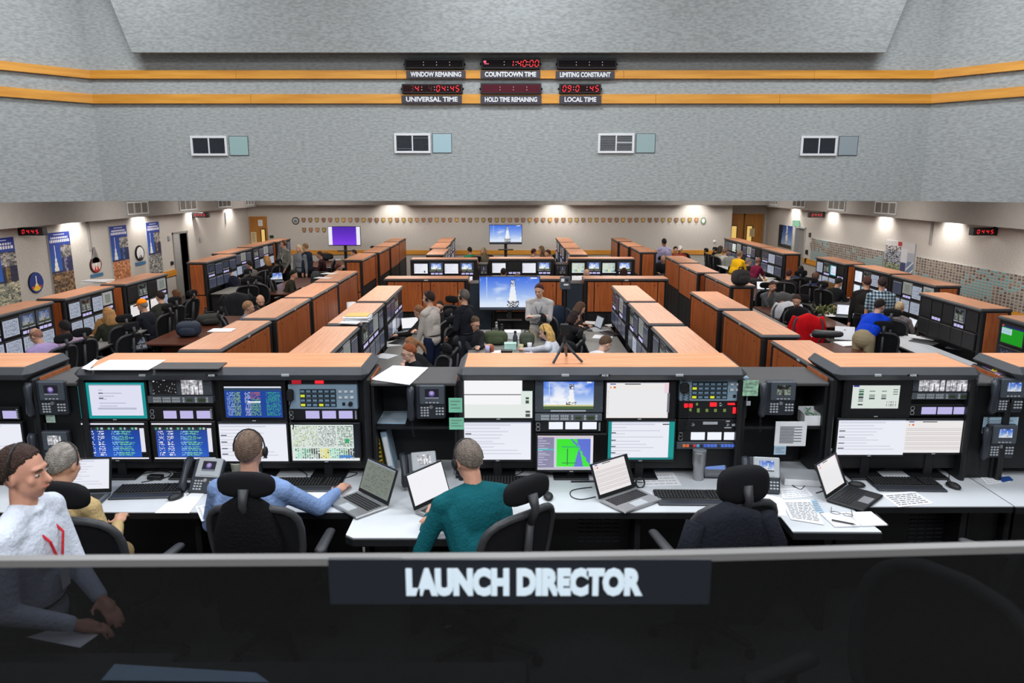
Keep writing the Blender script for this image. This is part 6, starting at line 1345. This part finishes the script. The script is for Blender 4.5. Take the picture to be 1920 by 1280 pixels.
# left side
person('bald person in a lavender shirt at the left wall screens',60,616,70,lean=18,head=(28,10),shirt=(176,154,200),hair=(170,120,100),hs='bald',hset='R',glasses=True,vox=.011,wide=1.1); person('dark-haired person in a pale pink shirt beside the tan coat',118,600,60,lean=10,head=(16,0),shirt=(176,150,170),hair=(28,24,24),sk=(96,66,52),vox=.011)
person('blond person in a dark green top at the left wall screens',200,576,60,lean=10,shirt=(44,46,36),hair=(178,130,80),hs='long',vox=.012,open_face=False); person('person in a bright orange cap and dark jacket',263,561,78,lean=18,head=(18,0),shirt=(30,32,42),hair=GR,cap=(240,130,20),vox=.012)
person('dark-haired person in grey green beside the orange cap',298,545,60,lean=10,shirt=(52,54,50),hair=(50,36,36),vox=.014,open_face=False); person('person with long brown hair in black, last on the left wall row',328,543,70,lean=8,sc=.92,shirt=(34,28,28),hair=(110,72,44),hs='long',vox=.014,open_face=False)
person('bald bearded person smiling behind the outer left row',488,553,-150,lean=4,head=(16,0),shirt=(50,46,46),hair=(120,90,76),hs='bald',beard=(70,46,38),vox=.011); person('blond person in grey blue facing right behind the outer left row',467,564,-70,lean=12,head=(12,0),shirt=(120,130,150),hair=(176,136,100),vox=.012,open_face=True)
person('person standing in a grey tweed jacket holding a white sheet',531,450,150,'stand',lean=2,head=(4,-30),shirt=(120,122,118),pants=(30,30,32),hair=(110,74,56),hset=True,lany=(220,220,220),vox=.013,hands=[(-.2,.2,.88),(.2,.22,.85)])
person('blond curly haired person standing behind the navy jacket',559,459,160,'stand',lean=2,shirt=(120,124,130),hair=(224,206,170),hs='curly',vox=.015,sc=.95,open_face=False); person('person in a navy jacket standing beside the tweed jacket',571,456,70,'stand',lean=4,shirt=(34,42,60),pants=(34,34,44),hair=(150,116,84),vox=.014,sc=.97)
person('long-haired blond person in black at the far left screens',498,479,70,lean=8,shirt=(34,24,24),hair=(190,140,84),hs='long',vox=.014,open_face=False); person('person in navy with light stripe bending at the far left corner desk',427,500,70,lean=28,head=(20,0),shirt=(30,32,48),hair=(34,26,26),vox=.014,open_face=False)
person('person in white and dark seated at the far left screens',466,488,70,lean=16,shirt=(96,92,90),hair=(30,26,26),vox=.015,open_face=False); person('person in dark olive seated at the far left table',552,506,-80,lean=22,head=(16,0),shirt=(54,52,44),hair=(40,36,32),vox=.014,open_face=False)
person('person in dark clothes with a red bag at the far left table',598,471,100,lean=10,shirt=(50,30,34),hair=(56,34,34),vox=.018,open_face=False); person('person with reddish hair just above the outer left row',636,493,-60,lean=10,shirt=(90,60,60),hair=(110,60,50),vox=.016)
person('person with dark hair just left of the far tall wooden console',662,468,120,lean=8,shirt=(50,44,44),hair=(50,34,32),vox=.018,open_face=False); person('person with dark hair behind the farthest outer left consoles',697,461,120,lean=8,shirt=(44,40,44),hair=(40,30,30),vox=.018,open_face=False)
# ------------------------------------------------------------------ chairs in place
chair_px('black headrest chair of the person in the tan jacket',113,912,-12,PZ); chair_px('black headrest chair of the person in the blue shirt, dark jacket over it',459,893,-3,PZ)
chair_px('black headrest chair turned sideways beside the teal shirted person',990,902,42,PZ); chair_px('empty black headrest chair at the right-hand peninsula with a jacket on it',1397,886,14,PZ,'big'); chair_px('office chair of which only an armrest shows at the right edge',1985,925,40,PZ)
put_chair('dark chair seen dimly through the right part of the tinted glass',.95,1.74,115,1.3,False)
CL=[(876,588,60,'empty black chair below the dark suited person'),(246,606,70,'empty chair in the aisle right of the green top'),(358,545,100,'empty chair left of the dark doorway console'),(464,522,30,'empty chair nearest the far left table'),(482,519,-20,'second empty chair by the far left table'),
 (1324,466,-80,'tall chair, left one of the pair by the far right corner row'),(1341,464,-70,'tall chair, right one of the pair by the far right corner row'),(1505,508,20,'chair with a wide back beside the wooden end panel'),(1530,512,40,'chair turned aside before the olive jacket'),(1658,604,-20,'large empty chair beside the blue polo')]
for t,lb,sx_,vx in SEATED: put_chair(lb,t.location.x,t.location.y,math.degrees(t.rotation_euler.z),t.location.z,vx<.0149)
for a,b,d_,lb in CL: chair_px(lb,a,b,d_,0)
jacket('tan coat hanging over a chair by the left wall screens',163,594,1.22,.5,.72,(132,98,58),60,own='chair under the tan coat'); jacket('black jacket hanging over the blue shirted person\'s chair',459,926,1.80,.36,.75,(14,14,16),-3,.16,sleeve=False)
jacket('dark navy jacket over the empty headrest chair',1368,948,1.78,.50,.62,(24,26,34),14,.2); jacket('navy jacket hanging over a tall chair left of the tripod camera',1047,572,1.22,.42,.85,(30,42,60),-150,.2,sleeve=False,own='chair under the navy jacket left of the tripod camera')
jacket('bright red jacket hanging over a chair in the right pod',1516,588,1.22,.44,.78,(196,14,24),170,.18,own='chair under the bright red jacket'); jacket('olive brown jacket hanging over a chair in the right pod',1546,526,1.12,.5,.6,(110,86,58),-30,.18,own='chair under the olive brown jacket')
jacket('white jacket hanging over a chair left of the red one',1478,565,1.15,.42,.6,(206,208,216),150,.18,own='chair under the white jacket'); jacket('grey jacket over the chair of the person with hand on face',1468,547,1.18,.42,.6,(90,92,94),175,.16,own='chair under the grey jacket in the right pod'); jacket('black hoodie over a chair between the white and red jackets',1498,575,1.2,.42,.7,(20,20,24),150,.18,own='chair under the black hoodie')
jacket('dark grey jacket over a chair at the left table',443,548,1.15,.5,.6,(44,46,50),-160,.2,own='chair under the dark grey jacket at the left table'); jacket('grey checked jacket over a chair behind the yellow shirt',1371,480,1.15,.42,.6,(130,132,128),-60,.16,own='chair under the grey checked jacket'); jacket('dark jacket over the rightmost chair of the far left table',592,508,1.12,.42,.5,(56,60,62),-70,.16,own='chair under the dark jacket at the far left table')
# ------------------------------------------------------------------ tables
def table(lab,x0,x1,y0,y1,m_,z=.74,edge=M_BLK,grp=None):
    t=thing('conference_table',lab,'table',((x0+x1)/2,(y0+y1)/2,0)); a=(x1-x0)/2;b=(y1-y0)/2
    obj('tabletop',MB().cbox(-a,a,-b,b,z-.035,z,.012),m_,t); 
    for s in (-1,1): obj('pedestal_leg',MB().cbox(-a*.6,a*.6,s*(b-.35)-.04,s*(b-.35)+.04,.03,z-.036,.01),m_ if m_!=M_DESK else M_BLK,t); obj('foot',MB().cbox(-a*.7,a*.7,s*(b-.35)-.06,s*(b-.35)+.06,0,.03,.01),M_BLK,t)
    obj('modesty_beam',MB().box(-.02,.02,-b+.4,b-.4,.4,z-.04),M_BLK,t); return t
table('pale table crowded with bags and cups in the centre pod',-.72,.62,11.4,13.7,M_DK2); table('dark brown table at the left pod with bags and a cup',-6.3,-5.35,12.4,15.2,M_BRN); table('dark brown table at the far left pod with an open laptop',-6.35,-5.5,18.3,21.6,M_BRN)
table('dark brown table covered with green clutter in the right pod',5.35,6.45,14.0,16.4,M_BRN); table('walnut table with a black roll nearest in the right pod',4.75,5.75,10.6,12.5,M_BRN); table('dark table with papers and a backpack strap beyond the right console row',5.5,6.9,17.4,20.4,M_BRN); table('dark table with a bag and papers near the far wall on the left',-6.9,-5.4,24.3,26.8,M_BRN)
# televisions
def tv(lab,a,b,c,d,y,key,stand='floor'):
    p=aty(a,b,y);q=aty(c,d,y); W=q.x-p.x;h=p.z-q.z; t=thing('television',lab,'television',((p.x+q.x)/2,y,0),0,'televisions'); zc=(p.z+q.z)/2
    obj('housing',MB().cbox(-W/2-.015,W/2+.015,0,.06,zc-h/2-.03,zc+h/2+.015,.008),M_BLK,t); pic(key,W,h,t,(0,-.004,zc))
    obj('stand_column',MB().cbox(-.05,.05,.061,.12,.08,zc,.01),M_BLK,t); obj('stand_base',MB().cbox(-.4,.4,-.15,.3,.0,.08,.02),M_BLK,t)
    obj('stand_shelf',MB().cbox(-.25,.25,-.1,.06,zc-h/2-.22,zc-h/2-.19,.008),M_BLK,t); return t
tv('big television showing a launch tower under blue sky in the centre pod',899,519,1011,580,14.55,'skytv'); tv('far television showing the launch tower on the far wall centre',918,422,978,456,24.6,'skytv'); tv('far television with a violet screen and white side bars',615,425,676,459,26.2,'purp')
# dark phone towers between blocks
def tower(lab,x0,x1,y0,y1,h,facing='-y',phones=0,col=M_BLK):
    t=thing('phone_cabinet',lab,'cabinet',((x0+x1)/2,(y0+y1)/2,0),0,'narrow dark cabinets'); a=(x1-x0)/2-.005;b=(y1-y0)/2
    obj('carcass',MB().cbox(-a,a,-b,b,0,h-.03,.006),col,t); obj('top',MB().cbox(-a,a,-b-.01,b,h-.03,h,.006),M_DGR,t)
    for k in range(phones):
        p=phone(lab+' phone %d'%k if False else '%s phone on the %s'%('upper' if k==0 else 'lower',lab),((x0+x1)/2-.01,y0-.035,1.14-k*.33),0,0,key='moon',grp='phones in the screen row',s=.9,cord=False)
    return t
M_NAVY=mat('dark_blue_panel',(30,42,54),.5)
tower('dark cabinet between left and middle screen blocks',-.87,-.62,19.1,19.6,1.4,phones=2); tower('dark cabinet between middle and right screen blocks',1.11,1.43,19.1,19.6,1.4,phones=2)
tower('dark blue cabinet left of the big television',-.87,-.42,15.05,15.5,1.44,col=M_NAVY); tower('dark blue cabinet right of the middle cross block',1.11,1.44,15.05,15.5,1.44,col=M_NAVY)
p=aty(955,591,15.0); t=thing('number_plate','small white number plate 552 under the big television','plate',(p.x,15.0,p.z)); obj('plate',MB().box(-.05,.05,0,.012,-.03,.03),M_PAP,t); text('552',.05,M_BLK,t,(0,-.002,0),off=.001,ext=.001)
p=aty(1060,531,14.0); t=thing('camera_kiosk','grey camera box with paper tags on a tall pole','camera',(p.x,14.0,0)); obj('box',MB().cbox(-.1,.1,0,.12,p.z-.12,p.z+.12,.01),M_PLG,t); obj('paper_tag',MB().box(-.08,-.02,-.003,0,p.z+.03,p.z+.09),M_PAP,t); obj('paper_tag',MB().box(-.03,.06,-.003,0,p.z-.04,p.z-.01),M_PAP,t); obj('lens',MB().lathe([(.025,0),(.02,.015)],n=12).xf(Matrix.Translation((.03,0,p.z+.06))@Matrix.Rotation(PI/2,4,'X')),M_BLK,t); obj('pole',MB().tube([(0,.06,.02),(0,.06,p.z-.12)],.02,8),M_BLK,t); obj('foot',MB().lathe([(.2,0),(.18,.02),(.03,.03)],(0,.06,0),16),M_BLK,t)
# ------------------------------------------------------------------ loose things in the pods
def bag(lab,a,b,z,col,w=.36,h=.26,d=.2,rz=0,name='bag',cat='bag',strap=True):
    p=at(a,b,z); t=thing(name,lab,cat,tuple(p),R(rz)); mm=mat('bag_%d_%d_%d'%col,col,.8,bump=.4,bscale=80,noise=.12)
    obj('body',MB().ell((0,0,h*.48),(w/2,d/2,h*.5),fn=lambda q:min(1.25,1/max(1e-6,(abs(q.x)**3+abs(q.y)**3+abs(q.z)**3)**(1/3))),n=20,m=12),mm,t,smooth=True)
    obj('front_pocket',MB().ell((0,-d*.42,h*.36),(w*.34,d*.16,h*.28),fn=lambda q:min(1.2,1/max(1e-6,(abs(q.x)**3+abs(q.y)**3+abs(q.z)**3)**(1/3))),n=16,m=10),mm,t,smooth=True)
    obj('handle',MB().tube([(-w*.16,0,h*.93),(-w*.13,0,h*1.12),(w*.13,0,h*1.12),(w*.16,0,h*.93)],.011,6),M_BLK,t,smooth=True)
    obj('zip',MB().tube([(w*.42*math.cos(q),-d*.2,h*.5+h*.42*math.sin(q)) for q in [R(a_) for a_ in range(10,171,20)]],.005,5),M_BLK,t)
    return t
def bottle(lab,a,b,z,col,r=.035,h=.24,metal=0,name='bottle',cat='bottle'):
    p=at(a,b,z); t=thing(name,lab,cat,tuple(p)); mm=mat('bottle_%d_%d_%d'%col,col,.3,metal=metal)
    obj('body',MB().lathe([(r*.9,0),(r,.01),(r,h*.62),(r*.5,h*.8),(r*.5,h*.86)],n=18),mm,t,smooth=True); obj('cap',MB().lathe([(r*.55,h*.86),(r*.55,h),(r*.3,h*1.01)],n=14),M_BLK if not metal else M_SIL,t); return t
def cup(lab,a,b,z,col,r=.04,h=.11):
    p=at(a,b,z); t=thing('cup',lab,'cup',tuple(p)); obj('cup',MB().lathe([(r*.8,0),(r,h),(r*.9,h),(r*.72,.01)],n=18),mat('cup_%d_%d_%d'%col,col,.5),t,smooth=True); obj('drink',MB().lathe([(r*.75,h*.8),(r*.7,h*.81)],n=14),MATS['coffee_dark'],t); return t
bag('backpack standing on the end of the wood-topped console in the right row',1388,534,1.532,(34,30,34),.36,.30,.24,20,'backpack','backpack'); bag('olive green duffel bag on the centre pod table',929,645,.742,(66,76,48),.42,.24,.24); bag('smaller olive bag right of the grey bottle on the centre table',988,648,.742,(70,76,60),.26,.24,.2)
bag('dark rounded bag on the left pod table',396,608,.742,(40,42,40),.5,.22,.3,30); bag('dark blue boxy bag at the near end of the left pod table',355,630,.742,(34,44,60),.42,.28,.3,10); bag('black bag near the green clutter in the far right pod',1415,535,.742,(24,24,28),.4,.2,.3); bag('black bag on the dark table by the far wall',612,487,.742,(22,22,26),.5,.24,.3,0)
bottle('slim steel bottle behind the olive duffel bag',931,640,.742,(190,186,178),.04,.34,.9); bottle('dark grey bottle in the middle of the centre table',966,650,.742,(62,66,72),.04,.27); bottle('black bottle right of the steel bottle',941,636,.742,(24,26,28),.045,.27); bottle('dark bottle on the right pod table',1516,590,.742,(26,26,30),.045,.28); bottle('second dark bottle on the right pod table',1523,588,.742,(40,36,40),.04,.26); bottle('small dark bottle on the left pod table',387,598,.742,(30,40,36),.035,.24)
cup('lilac and white cup at the front of the centre table',914,661,.742,(190,184,216)); cup('rust red cup beside the lilac cup',922,660,.742,(150,70,40)); cup('cream cup right of the black tray',977,658,.742,(190,180,140)); cup('violet cup behind the clear box',946,645,.742,(110,100,150),.04,.15); cup('white cup at the right end of the centre table',993,655,.742,(220,220,226)); cup('pale paper cup on the left pod table',409,608,.742,(206,196,180),.04,.16); cup('yellow cup on a far right table',1435,530,.742,(214,160,70))
def box(lab,a,b,z,w,d,h,m_,rz=0,name='box',cat='box'):
    p=at(a,b,z); t=thing(name,lab,cat,tuple(p),R(rz)); obj('body',MB().cbox(-w/2,w/2,-d/2,d/2,0,h,.006),m_,t); obj('lid',MB().cbox(-w/2-.003,w/2+.003,-d/2-.003,d/2+.003,h,h+.012,.003),m_,t); return t
box('clear and mint tissue box at the front of the centre table',957,655,.742,.2,.14,.1,mat('pale_mint',(176,214,204),.4)); box('black tray box at the front edge of the centre table',950,662,.742,.18,.12,.04,M_BLK); box('white folded cloth pile behind the grey bottle',957,634,.742,.36,.25,.12,M_WHT,0,'cloth_pile','cloth')
def stack(lab,a,b,z,w,d,n,m_=M_PAP,rz=0,name='paper_stack'):
    p=at(a,b,z); t=thing(name,lab,'papers',tuple(p),R(rz)); r=random.Random(int(a))
    for k in range(n): obj('sheet',MB().cbox(-w/2,w/2,-d/2,d/2,.0,.008,.001),m_ if k%3!=2 else M_PLL,t,(r.uniform(-.02,.02),r.uniform(-.02,.02),k*.0085),(0,0,r.uniform(-.15,.15)))
    return t
t=stack('tall pile of white papers topped with yellow folders on an inner left console',671,600,1.532,.34,.3,8,rz=0); obj('top_folder',MB().cbox(-.16,.16,-.12,.14,0,.012,.002),mat('manila',(230,190,110),.7),t,(0,0,.07))
stack('white papers beside the yellow topped pile',655,605,1.532,.26,.2,2); stack('white tray of papers on the left wall console',182,529,1.532,.3,.5,5,rz=90); stack('white sheet on the nearest outer left console',415,619,1.532,.3,.22,1,rz=5); stack('white sheet, farther one on the fourth outer left console',617,513,1.532,.22,.3,1,rz=70); stack('white sheet, nearer one on the fourth outer left console',608,521,1.532,.2,.32,1,rz=70)
for i,(a,b,z,w,d,rz_) in enumerate([(730,645,.742,.3,.4,20),(745,630,.742,.34,.3,-10),(765,625,.742,.3,.26,30),(720,668,.742,.3,.3,60),(1112,606,.742,.3,.24,-20),(1125,618,.742,.34,.3,10),(1130,632,.742,.34,.3,-15),(1150,610,.742,.26,.2,30),(905,648,.742,.3,.22,0),(935,660,.742,.28,.2,20),(1545,588,.742,.4,.3,10),(1525,597,.742,.3,.24,40),(1560,592,.742,.3,.2,-20),(1440,522,.742,.4,.25,10),(1425,515,.742,.3,.25,30),(1725,632,.742,.3,.5,40),(1600,645,.742,.5,.35,0),(1445,662,.742,.3,.2,0),(1400,528,.742,.3,.2,0),(628,487,.742,.4,.3,0),(1462,590,.742,.3,.2,0)]):
    q=at(a,b,z); 
    stack('loose papers on a worktop, %s'%['lower end of the inner left worktop','middle of the inner left worktop','beside the white laptop','bottom corner of the inner left worktop','top of the inner right worktop','upper middle of the inner right worktop','middle of the inner right worktop','right edge of the inner right worktop','left side of the centre table','front of the centre table','beside the green clutter','left edge of the right pod table','right of the papers by the green clutter','before the maroon shirt','left of the papers before the maroon shirt','white desk below the dark screens','walnut table before the blue polo','low behind the front console right','beside the backpack','far left corner','below the hand-on-face person'][i],a,b,z,w,d,1+i%3,rz=rz_)
def pl(lab,a,b,c,d,key,wd=.34,m_=M_PLG,z=.742): return laptop(lab,a,b,c,d,key,18,m_,wd,'laptops in the pods',z,True)
pl('open laptop with a bright white screen at the inner left worktop',757,620,783,618,'wht'); pl('open laptop with a picture screen on the far left table',510,528,528,527,'blu'); pl('open laptop with a white page behind the green clutter',1570,592,1598,594,'doc'); pl('open laptop with a pale screen on the white right desk',1690,614,1718,626,'doc'); pl('open white-screened laptop on the table beyond the backpack',1422,545,1440,545,'wht'); pl('small laptop before the maroon shirt',1433,511,1445,504,'whtd'); pl('dark laptop on the inner left worktop below the reaching hands',738,640,752,624,'dark',.33,M_BLK); pl('grey laptop on the inner right worktop',1110,612,1130,622,'whtd')
p=at(1552,634,.742); t=thing('leather_roll','black rolled leather case on the walnut table','case',tuple(p),R(-12)); obj('body',MB().cap((-.2,0,.075),(.2,0,.07),.075,.07,16),mat('black_leather',(34,34,36),.4,bump=.2,bscale=80),t,smooth=True); obj('strap_buckle',MB().tube([(-.22,0,.08),(-.3,-.03,.06),(-.27,-.05,.02)],.012,6),M_SIL,t)
p=at(1583,637,.742); t=thing('display_card','tilted white card standing on the walnut table','card',tuple(p),R(-20)); obj('card',MB().cbox(-.16,.16,-.003,.003,0,.24,.001),M_PAP,t,(0,0,.002),(R(-25),0,R(0))); obj('easel_strut',MB().box(-.02,.02,.0,.004,0,.18),M_PLL,t,(0,.12,.002),(R(18),0,0))
p=at(1550,588,.742); t=thing('camouflage_clutter','heap of green and tan netting on the right pod table','netting',tuple(p)); rr=random.Random(8)
for nm,col,n in (('green_strands',(74,84,46),26),('tan_strands',(150,140,96),14)):
    m=MB()
    for k in range(n):
        x=rr.uniform(-.32,.32);y=rr.uniform(-.22,.22); m.tube([(x,y,.01),(x+rr.uniform(-.1,.1),y+rr.uniform(-.1,.1),.08+rr.random()*.1),(x+rr.uniform(-.2,.2),y+rr.uniform(-.15,.15),.02)],[.018,.026,.012],6)
    obj(nm,m,mat('net_%d'%col[0],col,.9,noise=.2,nscale=(30,30,30)),t,smooth=True)['kind']='stuff'
def cam_phone(lab,a,b,z,rz,s=1.0,tilt=10): p=at(a,b,z); return phone(lab,tuple(p),R(rz),tilt,M_PLG,'moon','phones in the pods',s,False)
cam_phone('grey phone on the white right desk near the front console',1843,668,.742,-60,1.15); cam_phone('phone with a pale display low at the left pod, near the green top',262,656,.742,40,1.0,45)
bx=at(663,566,.0); 
t=thing('white_roll','tall white rolled chart leaning at the end of the fourth outer left console','chart',(-3.2,14.7,0)); obj('roll',MB().tube([(0,0,0),(0,0,1.1)],.09,14),M_PAP,t,smooth=True); obj('band',MB().tube([(0,0,.5),(0,0,.53)],.093,14),M_PLG,t)
# keyboards in the pods (copies of the front keyboard with its parts)
KB=[o for o in bpy.data.objects if o.name=='keyboard'][0]
for a,b,rz_,lb in ((748,641,70,'black keyboard on the inner left worktop near the papers'),(1146,626,-70,'black keyboard on the inner right worktop'),(1735,642,-60,'black keyboard on the white right desk'),(1805,655,-55,'black keyboard nearest the phone on the white right desk')):
    p=at(a,b,.742); dup(KB,tuple(p),R(rz_),lb,'keyboards in the pods')
# dim furniture behind the glass
t=thing('viewing_desk','narrow black desk with papers just behind the tinted glass','desk',(-.3,1.82,1.3)); obj('surface',MB().cbox(-1.2,.35,-.13,.13,.70,.735,.01),M_BLK,t); obj('leg',MB().box(-1.15,-1.1,-.1,.1,0,.7),M_BLK,t); obj('leg',MB().box(.25,.3,-.1,.1,0,.7),M_BLK,t)
paper('pale sheet lying on the desk behind the glass',[(190,1276),(505,1280),(480,1262),(215,1246)],2.04,M_PAPB)
t=thing('standing_ledge','dark standing ledge in front of the headset person at the left edge','ledge',(-1.75,2.45,PZ)); obj('surface',MB().cbox(-.5,.45,-.16,.16,.88,.91,.01),M_BLK,t); obj('leg',MB().box(-.45,-.4,-.1,.1,0,.88),M_BLK,t); obj('leg',MB().box(.35,.4,-.1,.1,0,.88),M_BLK,t)
paper('white papers under the hand of the headset person, dim behind glass',[(50,1195),(150,1215),(185,1190),(100,1180)],PZ+.912,M_PAP)
